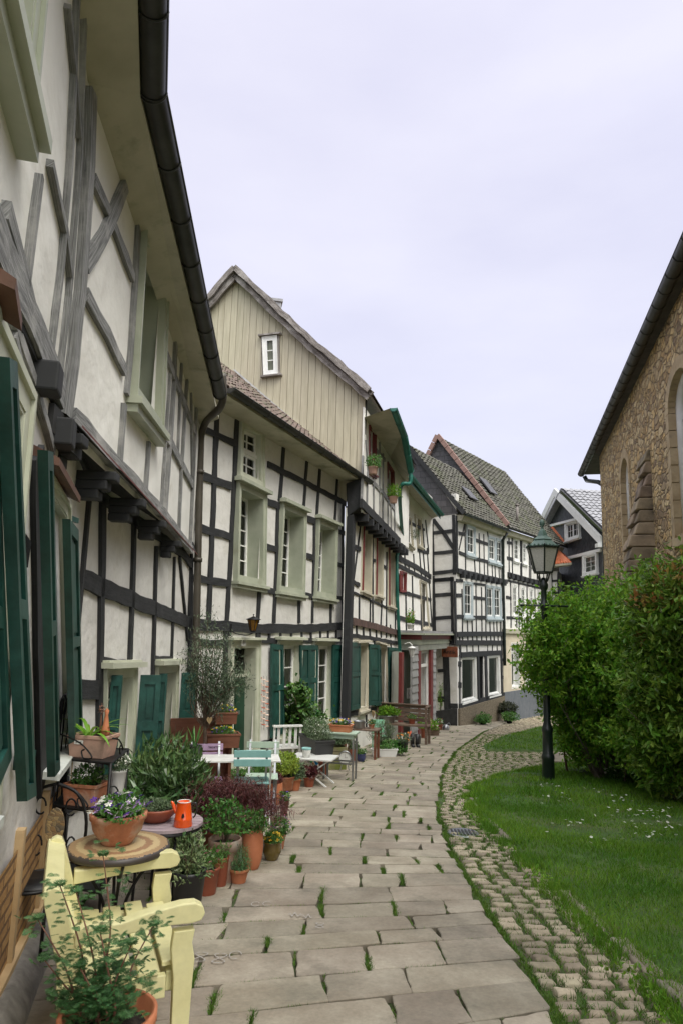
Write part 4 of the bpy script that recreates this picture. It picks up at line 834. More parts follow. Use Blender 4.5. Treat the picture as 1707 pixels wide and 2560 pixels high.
# ================================================================ HOUSE 5 : corner house with the hanging sign
W4=Wall((4.76,27.96),(7.76,32.9)); W4s=Wall((4.76-1.6*.857,27.96+1.6*.515),(4.76,27.96)); TK.update({id(W4):.72,id(W4s):.62,id(W5):.8})
h5=thing('timbered_house','black and white corner house with slate gable, pale blue windows and two shop windows','house',(6.5,31.5,-2.3))
hf=[]
m_bluef=mat('pale_blue_paint',(.40,.46,.48),(.47,.53,.55),scale=3,rough=.5)
c1=lambda X,Y:(1040+.2296*X,1060+.2296*Y); c2=lambda X,Y:(1060+.2168*X,1440+.2168*Y)
for f_,pp_ in ((c1,((540,1090),(632,1120),(632,1445),(540,1420))),(c1,((776,1215),(856,1240),(858,1515),(778,1495))),(c1,((862,1242),(930,1262),(934,1540),(862,1520))),(c2,((445,60),(548,75),(548,478),(448,478))),(c2,((702,104),(788,116),(794,494),(708,492))),(c2,((792,116),(874,128),(882,494),(798,492)))):
    wq,h=window(W4,[f_(*p) for p in pp_],h5,fm=m_bluef,depth=.05,cas=.09,proud=.05,cols=2,rows=3,sill=.06,sash=.07,backing=m_curtain); hf.append(h)
for pp_ in (((428,935),(588,935),(595,1420),(430,1468)),((738,925),(860,915),(868,1360),(742,1392))):
    wq,h=window(W4,[c2(*p) for p in pp_],h5,fm=m_white,depth=.12,cas=.06,proud=.0,cols=1,rows=1,sill=.07,sash=.04,backing=m_curtain); hf.append(h)
wq,h=window(W4,[c2(632,920),c2(672,920),c2(682,1440),c2(636,1440)],h5,fm=m_timber,depth=.35,cas=.03,proud=.0,cols=1,rows=1,sill=0,sash=.05,backing=m_curtain_w,name='shop_door'); hf.append(h)
ztop=W4.sz(1145,1280)[1]+.15
build(wall_mesh(W4,0,W4.L,-3.2,ztop,hf),'front_wall',m_plaster,h5); build(wall_mesh(W4s,0,W4s.L,-3.2,ztop+.6,()),'side_wall',m_plaster,h5)
t=MB()
B=lambda f_,pts,w_,th=.03: beam(t,W4,[f_(*p) for p in pts],w_,th,wob=.008)
B(c1,[(435,1000),(440,1620)],.20,.04)
B(c2,[(345,60),(355,470),(360,800)],.22,.04)
for x0,y0,y1 in ((525,1090,1600),(630,1480,1660),(680,1190,1680),(730,1200,1680),(770,1170,1230),(770,1510,1700),(820,1520,1710),(852,1540,1715),(895,1540,1720),(935,1280,1725),(965,1270,1730)): B(c1,[(x0,y0),(x0+8,y1)],.10)
B(c1,[(520,1100),(460,1370)],.10); B(c1,[(457,1190),(525,1200)],.2); B(c1,[(460,1400),(540,1430)],.2); B(c1,[(632,1260),(775,1310)],.2); B(c1,[(632,1465),(775,1500)],.2); B(c1,[(935,1360),(965,1362)],.16); B(c1,[(925,1540),(970,1545)],.16)
B(c1,[(455,1010),(700,1110),(1000,1230)],.22,.05); B(c1,[(440,1600),(700,1660),(975,1720)],.28,.10)
for x0,y0,y1 in ((430,150,660),(490,500,660),(545,500,660),(590,90,660),(655,130,660),(700,120,660),(750,505,660),(795,505,660),(830,505,660),(870,505,660),(905,130,660)): B(c2,[(x0,y0),(x0+6,y1)],.11)
B(c2,[(365,50),(440,55)],.18); B(c2,[(370,225),(420,225)],.2); B(c2,[(370,470),(450,470)],.22); B(c2,[(548,245),(700,265)],.18); B(c2,[(548,480),(705,482)],.22); B(c2,[(550,85),(700,105)],.14); B(c2,[(875,272),(915,275)],.18); B(c2,[(880,480),(915,480)],.16)
B(c2,[(370,675),(650,668),(920,668)],.28,.06); B(c2,[(365,772),(920,772)],.30,.05); 
for x0 in (400,435,495,550,600,655,710,760,800,845,885): B(c2,[(x0,690),(x0+4,755)],.12)
for x0 in (415,485,555,620,725,780,835,885): B(c2,[(x0,790),(x0+2,885)],.07)
B(c2,[(418,912),(650,898),(890,885)],.30,.05); B(c2,[(405,800),(405,1490)],.14); B(c2,[(612,930),(622,1460)],.30,.05); B(c2,[(702,920),(712,1440)],.38,.05); B(c2,[(880,905),(892,1360)],.24,.05); B(c2,[(920,790),(932,1350)],.10)
B(c2,[(388,1015),(420,1020)],.3); B(c2,[(390,1255),(422,1262)],.3); B(c2,[(895,970),(920,970)],.2); B(c2,[(897,1170),(925,1172)],.2); B(c2,[(395,1510),(640,1440),(940,1370)],.30,.05)
build(t,'front_timber_frame',m_timber,h5)
for x0,y0 in ((480,1650),(540,1660),(600,1672),(650,1682),(700,1692),(760,1705),(815,1715),(870,1725),(930,1740)):
    t=MB(); p=W4.pt(*W4.sz(*c1(x0,y0-8),.0),.07); t.box(p,(.09,.13,.13),rz=math.atan2(W4.d[1],W4.d[0])); build(t,'corbel',m_timber,h5)
t=MB(); S_=lambda f_,pts,w_: beam(t,W4s,[f_(*p) for p in pts],w_,.03,wob=.008)
S_(c1,[(160,1030),(175,1640)],.34); S_(c2,[(95,0),(115,690)],.30); S_(c1,[(405,990),(415,1640)],.22); S_(c2,[(315,10),(330,800)],.20)
for y0,y1 in ((1188,1165),(1412,1390),(1630,1600),(1705,1690)): S_(c1,[(175,y0),(410,y1)],.24)
for y0,y1 in ((50,35),(225,210),(490,475),(690,680),(778,770)): S_(c2,[(110,y0),(330,y1)],.24)
S_(c1,[(185,1040),(300,1190),(405,1350)],.26); S_(c2,[(245,800),(260,1300),(268,1580)],.44); S_(c2,[(155,1098),(235,1090)],.22); S_(c2,[(155,1425),(240,1420)],.34); S_(c2,[(290,1500),(385,1500)],.3)
build(t,'side_timber_frame',m_timber,h5)
m_pl=mat('black_plinth',(.018,.018,.018),(.035,.035,.035),rough=.8,scale=5,bump=.2); t=MB()
t.hexa([W4s.pt(.3,-3.2,-.02),W4s.pt(W4s.L,-3.2,-.02),W4s.pt(W4s.L+.05,-3.2,.12),W4s.pt(.3,-3.2,.12),W4s.pt(.3,W4s.sz(*c2(250,1590))[1],-.02),W4s.pt(W4s.L,W4s.sz(*c2(380,1520))[1],-.02),W4s.pt(W4s.L+.05,W4s.sz(*c2(380,1530))[1],.10),W4s.pt(.3,W4s.sz(*c2(250,1600))[1],.10)]); build(t,'black_plinth',m_pl,h5)
m_rub=mat('rubble_plinth',(.10,.08,.055),(.22,.18,.12),scale=9,rough=.9,bump=1,bscale=14,stretch=(1,1,3)); t=MB(); t.hexa([W4.pt(.1,-3.2,-.02),W4.pt(W4.L,-3.2,-.02),W4.pt(W4.L,-3.2,.10),W4.pt(.1,-3.2,.10),W4.pt(.1,W4.sz(*c2(400,1530))[1],-.02),W4.pt(W4.L,W4.sz(*c2(930,1380))[1],-.02),W4.pt(W4.L,W4.sz(*c2(930,1380))[1],.09),W4.pt(.1,W4.sz(*c2(400,1530))[1],.09)]); build(t,'stone_plinth',m_rub,h5)
# roof and slate gable
WGs=Wall((4.76-6*.857,27.96+6*.515),(4.76,27.96))
G=lambda u,v,o=0: WGs.pt(*WGs.sz(u,v,o),o)
t=MB(); pts=[(1145,1284),(1085,1291),(1040,1245),(1000,1180),(1020,1115),(1037,1128)]
t.poly([G(*p,.02) for p in pts],-WGs.n*.1); m_sl2=mat('slate_shingles',(.05,.048,.052),(.085,.08,.085),scale=5,rough=.6)
def slatebump(m,sx,sy):
    N=m.node_tree.nodes; K=m.node_tree.links.new; b=N['Principled BSDF']; tc=N.new('ShaderNodeTexCoord'); mp=N.new('ShaderNodeMapping'); mp.inputs['Rotation'].default_value=(math.radians(90),0,0); K(tc.outputs['Object'],mp.inputs[0]); br=N.new('ShaderNodeTexBrick'); br.inputs['Brick Width'].default_value=sx; br.inputs['Row Height'].default_value=sy; br.inputs['Mortar Size'].default_value=.012; br.inputs['Scale'].default_value=1
    br.inputs['Color1'].default_value=(.95,.95,.95,1); br.inputs['Color2'].default_value=(1.25,1.25,1.25,1); br.inputs['Mortar'].default_value=(.45,.45,.45,1); K(mp.outputs[0],br.inputs['Vector']); x=N.new('ShaderNodeMixRGB'); x.blend_type='MULTIPLY'; x.inputs[0].default_value=1
    l=b.inputs['Base Color'].links[0].from_socket; K(l,x.inputs[1]); K(br.outputs[0],x.inputs[2]); K(x.outputs[0],b.inputs['Base Color'])
    bp=N.new('ShaderNodeBump'); bp.inputs['Strength'].default_value=.6; bp.inputs['Distance'].default_value=.02; iv=N.new('ShaderNodeMath'); iv.operation='SUBTRACT'; iv.inputs[0].default_value=1; K(br.outputs['Fac'],iv.inputs[1]); K(iv.outputs[0],bp.inputs['Height']); K(bp.outputs[0],b.inputs['Normal'])
slatebump(m_sl2,.42,.27); build(t,'slate_gable',m_sl2,h5)
ev0=W4.pt(-.15,W4.sz(1146,1276,.35)[1],.40); ev1=W4.pt(W4.L+.0,W4.sz(1273,1326,.35)[1],.40); 
# verge line (1145,1268)->(1037,1130)
vg=[G(1146,1268,.2),G(1110,1225,.2),G(1037,1135,.2)]; 
r0=ev0; rtop=G(1020,1112,.2); r1=rtop+ (ev1-ev0)*1.0
t=MB(); tiled(t,ev0,ev1,r1,rtop,20,16,lift=.05,wave=.03,jit=.012); slab(t,[ev0-(0,0,.08),ev1-(0,0,.08),r1-(0,0,.08),rtop-(0,0,.08)],.05); build(t,'roof',m_tile_moss,h5)
t=MB(); t.bar(ev0+np.array((0,0,-.06)),rtop+np.array((0,0,-.06)),.08,.16,up=(0,0,1)); build(t,'verge_board',m_timber,h5)
t=MB(); gutter(t,[ev0+W4.n*.06+W4.d*.05-np.array((0,0,.06)),ev1+W4.n*.06-np.array((0,0,.06))],.08,rings=False); build(t,'gutter',m_lampgreen,h5)
t=MB(); a=W4.pt(.0,ev0[2]-.16,.0);b=W4.pt(W4.L,ev1[2]-.16,.0); t.hexa([a-np.array((0,0,.16)),b-np.array((0,0,.16)),b+W4.n*.24-np.array((0,0,.14)),a+W4.n*.24-np.array((0,0,.14)),a+np.array((0,0,.1)),b+np.array((0,0,.1)),b+W4.n*.34+np.array((0,0,.08)),a+W4.n*.34+np.array((0,0,.08))]); build(t,'eave_board',m_soffit,h5)
t=MB(); p0=W4.pt(W4.L-.05,ev1[2]-.15,.35); pts=[p0,p0-W4.n*.22-np.array((0,0,.35)),W4.pt(W4.L-.05,3.9,.10),W4.pt(W4.L-.05,2.2,.12),W4.pt(W4.L-.05,.9,.12),W4.pt(W4.L-.05,.2,.12)]; t.tube(np.array(pts),.07,10); build(t,'downpipe',m_lampgreen,h5)
sk=lambda A,B_,C_,D_,a,b: (A*(1-a)+B_*a)*(1-b)+(D_*(1-a)+C_*a)*b
t=MB(); nr=np.cross(ev1-ev0,rtop-ev0); nr/=np.linalg.norm(nr); nr*=np.sign(nr[2]); q=[sk(ev0,ev1,r1,rtop,a,b)+nr*.12 for a,b in ((.45,.32),(.62,.32),(.62,.5),(.45,.5))]; t.poly(q,nr*.05); build(t,'skylight',m_slate,h5)
# hanging sign
ps=W4s.pt(*W4s.sz(1123,1630,.6),.6)
sg=thing('hanging_sign','rust brown metal shop sign reading Antik on curled iron brackets','sign',ps,math.atan2(W4s.d[1],W4s.d[0]))
b=MB(); b.box((0,0,0),(.34,.02,.205)); build(b,'sign_plate',m_rust,sg,world=False,bevel=.03)
fc=bpy.data.curves.new('txt','FONT'); fc.body='Antik'; fc.size=.24; fc.extrude=.004; fc.align_x='CENTER'; fc.align_y='CENTER'; fo=bpy.data.objects.new('txt',fc); link(fo); bpy.context.view_layer.update()
me=bpy.data.meshes.new_from_object(fo.evaluated_get(bpy.context.evaluated_depsgraph_get())); bpy.data.objects.remove(fo); bpy.data.curves.remove(fc)
me.materials.clear(); me.materials.append(m_signtxt); to=bpy.data.objects.new('lettering',me); link(to); to.parent=sg; to.rotation_euler=(math.radians(90),0,0); to.location=(0,-.028,0)
b=MB()
b.tube([(-.55,0,.30),(.55,0,.30)],.012,6); b.tube([(-.2,0,.30),(-.2,0,.2)],.008,5); b.tube([(.2,0,.30),(.2,0,.2)],.008,5)
for sx_ in (-1,1):
    pts=[(sx_*(.36+.05*math.cos(q)),0,.14*math.sin(q)*1.3) for q in np.linspace(-1.4,1.4,9)]; b.tube(pts,.008,5); b.tube([(sx_*.37,0,-.2),(sx_*.45,0,-.24),(sx_*.42,0,-.16)],.007,5)
b.tube([(.12*math.cos(q),0,.34+.10*math.sin(q)) for q in np.linspace(0,math.pi,9)],.008,5); b.tube([(0,0,.30),(.1,.62,.30)],.014,6); build(b,'bracket',m_iron,sg,world=False)
# ================================================================ HOUSE 6 : tall tiled roof behind, cream shop ground floor
W6=Wall((7.76,32.9),(12.9,40.2)); TK[id(W6)]=.8
h6=thing('timbered_house','tall half timbered house with steep mossy tiled roof and cream plastered shop floor','house',(10.5,37.5,-2.8))
hf=[]
for f_,pp_ in ((c1,((1055,1230),(1112,1245),(1116,1505),(1056,1490))),(c1,((1152,1270),(1196,1285),(1200,1535),(1154,1520))),(c1,((1243,1300),(1285,1312),(1288,1560),(1246,1545))),(c1,((1325,1330),(1362,1340),(1364,1575),(1328,1568))),
   (c2,((1010,95),(1068,108),(1072,462),(1014,458))),(c2,((1108,118),(1162,128),(1166,480),(1112,476))),(c2,((1208,138),(1256,148),(1262,490),(1212,486))),(c2,((1293,160),(1340,168),(1345,492),(1298,488)))):
    wq,h=window(W6,[f_(*p) for p in pp_],h6,fm=m_white,depth=.04,cas=.08,proud=.04,cols=2,rows=4,sill=.05,sash=.06); hf.append(h)
for pp_ in (((992,770),(1096,768),(1100,1290),(998,1305)),((1150,775),(1235,772),(1245,1270),(1160,1280))):
    wq,h=window(W6,[c2(*p) for p in pp_],h6,fm=m_white,depth=.3,cas=.08,proud=.02,cols=1,rows=1,sill=0,sash=.05,transom=.8,backing=m_curtain); hf.append(h)
zt6=W6.sz(1275,1330)[1]+.1; build(wall_mesh(W6,0,W6.L,-3.6,zt6,hf),'front_wall',m_plaster,h6)
zc6=W6.sz(*c2(960,640))[1]
m_creamwall=mat('cream_render',(.50,.43,.32),(.58,.51,.39),scale=2,rough=.9,bump=.1)
t=wall_mesh(W6,0.02,W6.L,-3.6,zc6,[h for h in hf if h[3]<zc6]); t.V=[v+W6.n*.03 for v in t.V]; build(t,'rendered_shop_wall',m_creamwall,h6)
t=MB(); t.hexa([W6.pt(0.02,-3.6,-.02),W6.pt(W6.L,-3.6,-.02),W6.pt(W6.L,-3.6,.08),W6.pt(.02,-3.6,.08),W6.pt(0.02,W6.sz(*c2(960,1335))[1],-.02),W6.pt(W6.L,W6.sz(*c2(960,1335))[1],-.02),W6.pt(W6.L,W6.sz(*c2(960,1335))[1],.08),W6.pt(.02,W6.sz(*c2(960,1335))[1],.08)]); build(t,'grey_plinth',mat('blue_grey_plinth',(.10,.11,.125),(.14,.15,.165),rough=.8),h6)
t=MB(); t.hexa([W6.pt(0.02,zc6-.1,0),W6.pt(W6.L,zc6-.1,0),W6.pt(W6.L,zc6-.1,.16),W6.pt(.02,zc6-.1,.16),W6.pt(0.02,zc6+.12,0),W6.pt(W6.L,zc6+.12,0),W6.pt(W6.L,zc6+.12,.20),W6.pt(.02,zc6+.12,.20)]); build(t,'cornice',m_soffit,h6)
t=MB()
B=lambda f_,pts,w_,th=.03: beam(t,W6,[f_(*p) for p in pts],w_,th,wob=.008)
for x0,y0,y1 in ((1005,1240,1680),(1040,1240,1690),(1130,1260,1700),(1142,1260,1700),(1225,1300,1720),(1240,1300,1720),(1310,1320,1740),(1380,1340,1760)): B(c1,[(x0,y0),(x0+4,y1)],.12)
for x0,y0,y1 in ((992,60,600),(1085,80,600),(1180,100,610),(1270,130,610),(1060,480,600),(1150,490,610),(1240,500,610),(1330,500,610),(1350,160,610)): B(c2,[(x0,y0),(x0+5,y1)],.12)
B(c1,[(985,1290),(1045,1300)],.18); B(c1,[(985,1460),(1050,1475)],.2); B(c1,[(990,1640),(1200,1700),(1400,1745)],.3,.1); B(c1,[(1030,1200),(1400,1320)],.2,.04); B(c2,[(940,245),(1000,255)],.18); B(c2,[(945,480),(1200,490),(1370,500)],.16); B(c2,[(1080,270),(1110,275)],.2); B(c2,[(1165,285),(1210,290)],.2); B(c2,[(945,50),(1370,150)],.12)
build(t,'timber_frame',m_timber,h6)
for x0,y0 in ((1010,1665),(1060,1680),(1110,1692),(1160,1705),(1210,1718),(1260,1730),(1310,1742)):
    t=MB(); p=W6.pt(*W6.sz(*c1(x0,y0-6),.0),.07); t.box(p,(.09,.13,.13),rz=math.atan2(W6.d[1],W6.d[0])); build(t,'corbel',m_timber,h6)
WG6=Wall((7.76-8*.857,32.9+8*.515),(7.76,32.9)); G6=lambda u,v,o=0: WG6.pt(*WG6.sz(u,v,o),o)
t=MB(); t.poly([G6(1272,1318,0),G6(1093,1094,0),G6(1030,1230,0),G6(1100,1330,0)],-WG6.n*.1); build(t,'slate_gable',m_sl2,h6)
ev0=W6.pt(-.1,W6.sz(1270,1318,.35)[1],.42); ev1=W6.pt(W6.L,W6.sz(1357,1352,.35)[1]+.15,.42); rt0=G6(1093,1090,.15); d6=(ev1-ev0); rt1=rt0+d6*1.0; rt1=np.array((rt1[0],rt1[1],rt0[2]))
# set the far ridge end so that the roofline falls as it recedes
t=MB(); tiled(t,ev0,ev1,rt1,rt0,30,20,lift=.05,wave=.03,jit=.012); slab(t,[ev0-(0,0,.1),ev1-(0,0,.1),rt1-(0,0,.1),rt0-(0,0,.1)],.05)
lf=G6(1020,1240,.15); t.add([rt0,rt1,rt1+(lf-rt0),lf],[(0,1,2,3)]); build(t,'roof',m_tile_moss,h6)
t=MB(); 
def verge(a,b,n,m_,w=.12):
    for i in range(n):
        p,q=a+(b-a)*i/n,a+(b-a)*(i+.97)/n; t.bar(p+np.array((0,0,.05+.02)),q+np.array((0,0,.05)),w,.22)
verge(ev0,rt0,14,None,.16); verge(lf,rt0,8,None,.16); build(t,'verge_tiles',m_vergered,h6)
t=MB(); verge(ev1,ev1+(rt1-ev1)*.22,5,None,.16); build(t,'far_verge_tiles',m_tile_orange,h6)
t=MB(); gutter(t,[ev0+W6.n*.06-np.array((0,0,.05)),ev1+W6.n*.06-np.array((0,0,.05))],.085,rings=False); build(t,'gutter',m_gutter,h6)
t=MB(); a=W6.pt(0,ev0[2]-.2,0);b=W6.pt(W6.L,ev1[2]-.2,0); t.hexa([a-np.array((0,0,.16)),b-np.array((0,0,.16)),b+W6.n*.24-np.array((0,0,.14)),a+W6.n*.24-np.array((0,0,.14)),a+np.array((0,0,.1)),b+np.array((0,0,.1)),b+W6.n*.34+np.array((0,0,.08)),a+W6.n*.34+np.array((0,0,.08))]); build(t,'eave_board',m_soffit,h6)
nr=np.cross(ev1-ev0,rt0-ev0); nr/=np.linalg.norm(nr); nr*=np.sign(nr[2])
t=MB(); q=[sk(ev0,ev1,rt1,rt0,a,b)+nr*.12 for a,b in ((.12,.38),(.22,.38),(.22,.55),(.12,.55))]; t.poly(q,nr*.06); build(t,'skylight',m_slate,h6)
t=MB(); p=sk(ev0,ev1,rt1,rt0,.25,.10); t.tube([p,p+np.array((0,0,.9))],.07,8); t.tube([p+np.array((0,0,.9)),p+np.array((0,0,.97))],.11,8); build(t,'vent_pipe',m_timber_brown,h6)
# ================================================================ HOUSE 7 : small house with orange roof, HOUSE 8 slate house
c3=lambda X,Y:(1280+.17857*X,1180+.17857*Y)
Wo=Wall((11.75,39.2),(12.42,38.9)); h7=thing('timbered_house','small white half timbered house end with a bright orange tiled roof','house',(12.4,39.3,-3))
build(wall_mesh(Wo,0,Wo.L-.02,-3.4,Wo.sz(1400,1428)[1],(),back=2),'wall',m_plaster,h7)
t=MB()
for pts in ([(1373,1453),(1395,1452)],[(1378,1482),(1396,1482)],[(1376,1462),(1396,1503)],[(1378,1505),(1396,1505)],[(1395,1430),(1397,1560)],[(1378,1430),(1378,1560)]): beam(t,Wo,pts,.12,.03)
build(t,'timber_frame',m_timber,h7)
O=lambda u,v,o=0: Wo.pt(*Wo.sz(u,v,o),o)
ea,eb=O(1370,1412,.5),O(1428,1407,.5); ra=O(1372,1350,-.5)-Wo.n*.6; rb_=O(1404,1381,-.5)-Wo.n*.6
t=MB(); tiled(t,ea,eb,rb_,ra,5,9,lift=.05,wave=.05); slab(t,[ea-(0,0,.05),eb-(0,0,.05),rb_-(0,0,.05),ra-(0,0,.05)],.04); build(t,'roof',m_tile_orange,h7)
t=MB(); a,b=O(1385,1420,.0),O(1424,1415,.0); t.poly([a,b,eb-np.array((0,0,.1)),ea-np.array((0,0,.1))],(0,0,.05)); t.bar(ea-np.array((0,0,.05)),eb-np.array((0,0,.05)),.1,.12); build(t,'eave',m_soffit,h7)
W8=Wall((12.6,44.1),(13.95,35.8)); h8=thing('slate_house','black slate clad gabled house with white trim and grey tiled roof','house',(14,40,-3))
h8h=[]
for pp_ in (((762,715),(958,660),(966,910),(765,980)),((1012,1165),(1205,1112),(1212,1412),(1012,1462))):
    wq,h=window(W8,[c3(*p) for p in pp_],h8,fm=m_white,depth=.0,cas=.12,proud=.14,cols=2,rows=3 if pp_[0][0]>1000 else 2,leafs=2 if pp_[0][0]<1000 else 1,sill=.05,sash=.06,backing=m_dark if pp_[0][0]<1000 else m_curtain_w); h8h.append(h)
m_sl3=mat('black_slate_cladding',(.022,.025,.03),(.05,.053,.06),scale=4,rough=.5,bump=.7,bscale=5,bdist=.05)
K8=lambda X,Y,o=0: W8.pt(*W8.sz(*c3(X,Y),o),o)
gp8=[c3(*p) for p in ((380,860),(690,345),(1300,880),(1420,980),(1420,4200),(300,4200))]
def polywall(W,pts,holes):
    m=MB(); S=np.array([W.sz(*p) for p in pts]); xs=sorted({*np.linspace(S[:,0].min(),S[:,0].max(),60),*[h[k] for h in holes for k in (0,1)]}); 
    def span(x):
        zs=[]
        for i in range(len(S)):
            a,b=S[i],S[(i+1)%len(S)]
            if (a[0]-x)*(b[0]-x)<0: zs.append(a[1]+(b[1]-a[1])*(x-a[0])/(b[0]-a[0]))
        return (min(zs),max(zs)) if len(zs)>1 else None
    for a,b in zip(xs[:-1],xs[1:]):
        e=1e-4; l=span(a+e); r=span(b-e)
        if not l or not r: continue
        zz=[(l[0],r[0])]+sorted({(h[k],h[k]) for h in holes for k in (2,3) if h[0]<=a+e and h[1]>=b-e})+[(l[1],r[1])]
        for (z0,y0),(z1,y1) in zip(zz[:-1],zz[1:]):
            if any(h[0]<=a+e and h[1]>=b-e and h[2]-e<=z0 and h[3]+e>=z1 for h in holes): continue
            m.add([W.pt(a,z0),W.pt(b,y0),W.pt(b,y1),W.pt(a,z1)],[(0,1,2,3)])
    return m
build(polywall(W8,gp8,h8h),'gable_wall',m_sl3,h8)
t=MB()
def strip(a,b,w,o0,o1): 
    A,B_=np.array(W8.sz(*c3(*a))),np.array(W8.sz(*c3(*b))); t.hexa([W8.pt(A[0],A[1]-w,o0),W8.pt(B_[0],B_[1]-w,o0),W8.pt(B_[0],B_[1]-w,o1),W8.pt(A[0],A[1]-w,o1),W8.pt(A[0],A[1],o0),W8.pt(B_[0],B_[1],o0),W8.pt(B_[0],B_[1],o1),W8.pt(A[0],A[1],o1)])
strip((465,765),(1000,628),.14,-.01,.22); strip((775,1195),(1270,1070),.16,-.01,.16); build(t,'white_string_course',m_white,h8)
t=MB(); strip((676,232),(1330,900),.52,.30,.42); strip((380,830),(676,232),.48,.30,.42); build(t,'bargeboard',m_white,h8)
ap=W8.pt(*W8.sz(*c3(676,225),.42),.42); er=W8.pt(*W8.sz(*c3(1330,860),.42),.42); el=W8.pt(*W8.sz(*c3(375,815),.42),.42); bk=-W8.n*11
t=MB(); tiled(t,er,er+bk,ap+bk,ap,15,34,lift=.06,wave=.04); slab(t,[er-(0,0,.1),er+bk-(0,0,.1),ap+bk-(0,0,.1),ap-(0,0,.1)],.04); slab(t,[el,ap,ap+bk,el+bk],-.1); build(t,'roof',m_tile_grey,h8)
t=MB(); p=K8(1270,1030,.2); t.box(p,(.35,.2,.10)); build(t,'downpipe_bracket',m_white,h8)
# ================================================================ CHURCH
WC=Wall((9.75,25.2),(3.4,-.2))     # wall runs towards the viewer on the right
church=thing('stone_church','rubble stone church with arched windows and long dark gutter','church',(11,14,-1))
def stonemat(name,sc,cols,bmp=1.,mort=(.13,.11,.085)):
    m=bpy.data.materials.new(name); m.use_nodes=True; t=m.node_tree; N=t.nodes; K=t.links.new; b=N['Principled BSDF']
    tc=N.new('ShaderNodeTexCoord'); mp=N.new('ShaderNodeMapping'); mp.inputs['Scale'].default_value=(1,1,1.9); K(tc.outputs['Object'],mp.inputs[0])
    nz=N.new('ShaderNodeTexNoise'); nz.inputs['Scale'].default_value=2.2; nz.inputs['Detail'].default_value=3; K(mp.outputs[0],nz.inputs['Vector']); s_=N.new('ShaderNodeVectorMath'); s_.operation='MULTIPLY_ADD'; s_.inputs[1].default_value=(.5,.5,.5); K(nz.outputs['Color'],s_.inputs[0]); K(mp.outputs[0],s_.inputs[2])
    v=N.new('ShaderNodeTexVoronoi'); v.inputs['Scale'].default_value=sc; K(s_.outputs[0],v.inputs['Vector']); v2=N.new('ShaderNodeTexVoronoi'); v2.feature='DISTANCE_TO_EDGE'; v2.inputs['Scale'].default_value=sc; K(s_.outputs[0],v2.inputs['Vector'])
    sp_=N.new('ShaderNodeSeparateXYZ'); K(v.outputs['Color'],sp_.inputs[0]); rp=N.new('ShaderNodeValToRGB'); e=rp.color_ramp.elements; e[0].position=0; e[0].color=(*cols[0],1); e[1].position=1; e[1].color=(*cols[-1],1)
    for i,c in enumerate(cols[1:-1]): el_=e.new((i+1)/(len(cols)-1)); el_.color=(*c,1)
    K(sp_.outputs[0],rp.inputs[0]); mr_=N.new('ShaderNodeMapRange'); mr_.inputs[1].default_value=.0; mr_.inputs[2].default_value=.06; K(v2.outputs['Distance'],mr_.inputs[0]); x=N.new('ShaderNodeMixRGB'); K(mr_.outputs[0],x.inputs[0]); x.inputs[1].default_value=(*mort,1); K(rp.outputs[0],x.inputs[2])
    n2=N.new('ShaderNodeTexNoise'); n2.inputs['Scale'].default_value=9; n2.inputs['Detail'].default_value=8; K(tc.outputs['Object'],n2.inputs['Vector']); m2=N.new('ShaderNodeMapRange'); m2.inputs[3].default_value=.45; m2.inputs[4].default_value=1.5; K(n2.outputs[0],m2.inputs[0]); h_=N.new('ShaderNodeHueSaturation'); K(m2.outputs[0],h_.inputs['Value']); K(x.outputs[0],h_.inputs['Color']); K(h_.outputs[0],b.inputs['Base Color']); b.inputs['Roughness'].default_value=.95
    a=N.new('ShaderNodeMath'); a.operation='MULTIPLY_ADD'; a.inputs[1].default_value=.35; K(n2.outputs[0],a.inputs[0]); mr2=N.new('ShaderNodeMapRange'); mr2.inputs[2].default_value=.16; K(v2.outputs['Distance'],mr2.inputs[0]); K(mr2.outputs[0],a.inputs[2]); bp=N.new('ShaderNodeBump'); bp.inputs['Strength'].default_value=bmp; bp.inputs['Distance'].default_value=.06; K(a.outputs[0],bp.inputs['Height']); K(bp.outputs[0],b.inputs['Normal']); return m
m_rubble=stonemat('rubble_stone',3.2,[(.30,.20,.09),(.58,.42,.20),(.42,.31,.17),(.66,.52,.29),(.24,.17,.10),(.62,.42,.18)],mort=(.20,.155,.10))
m_ashlar=mat('dressed_sandstone',(.34,.255,.145),(.48,.38,.23),scale=3,rough=.9,bump=.5,bscale=18,c3=(.08,.065,.05),s3=1.5,r3=(.55,.75))
m_dstone=mat('weathered_buttress_stone',(.20,.155,.105),(.38,.30,.20),scale=2,rough=.95,bump=1,bscale=12,island=.3,c3=(.06,.05,.042),s3=1.3,r3=(.52,.72))
def czs(u,v,o=0): return WC.sz(u,v,o)
ch=[]; m=MB()
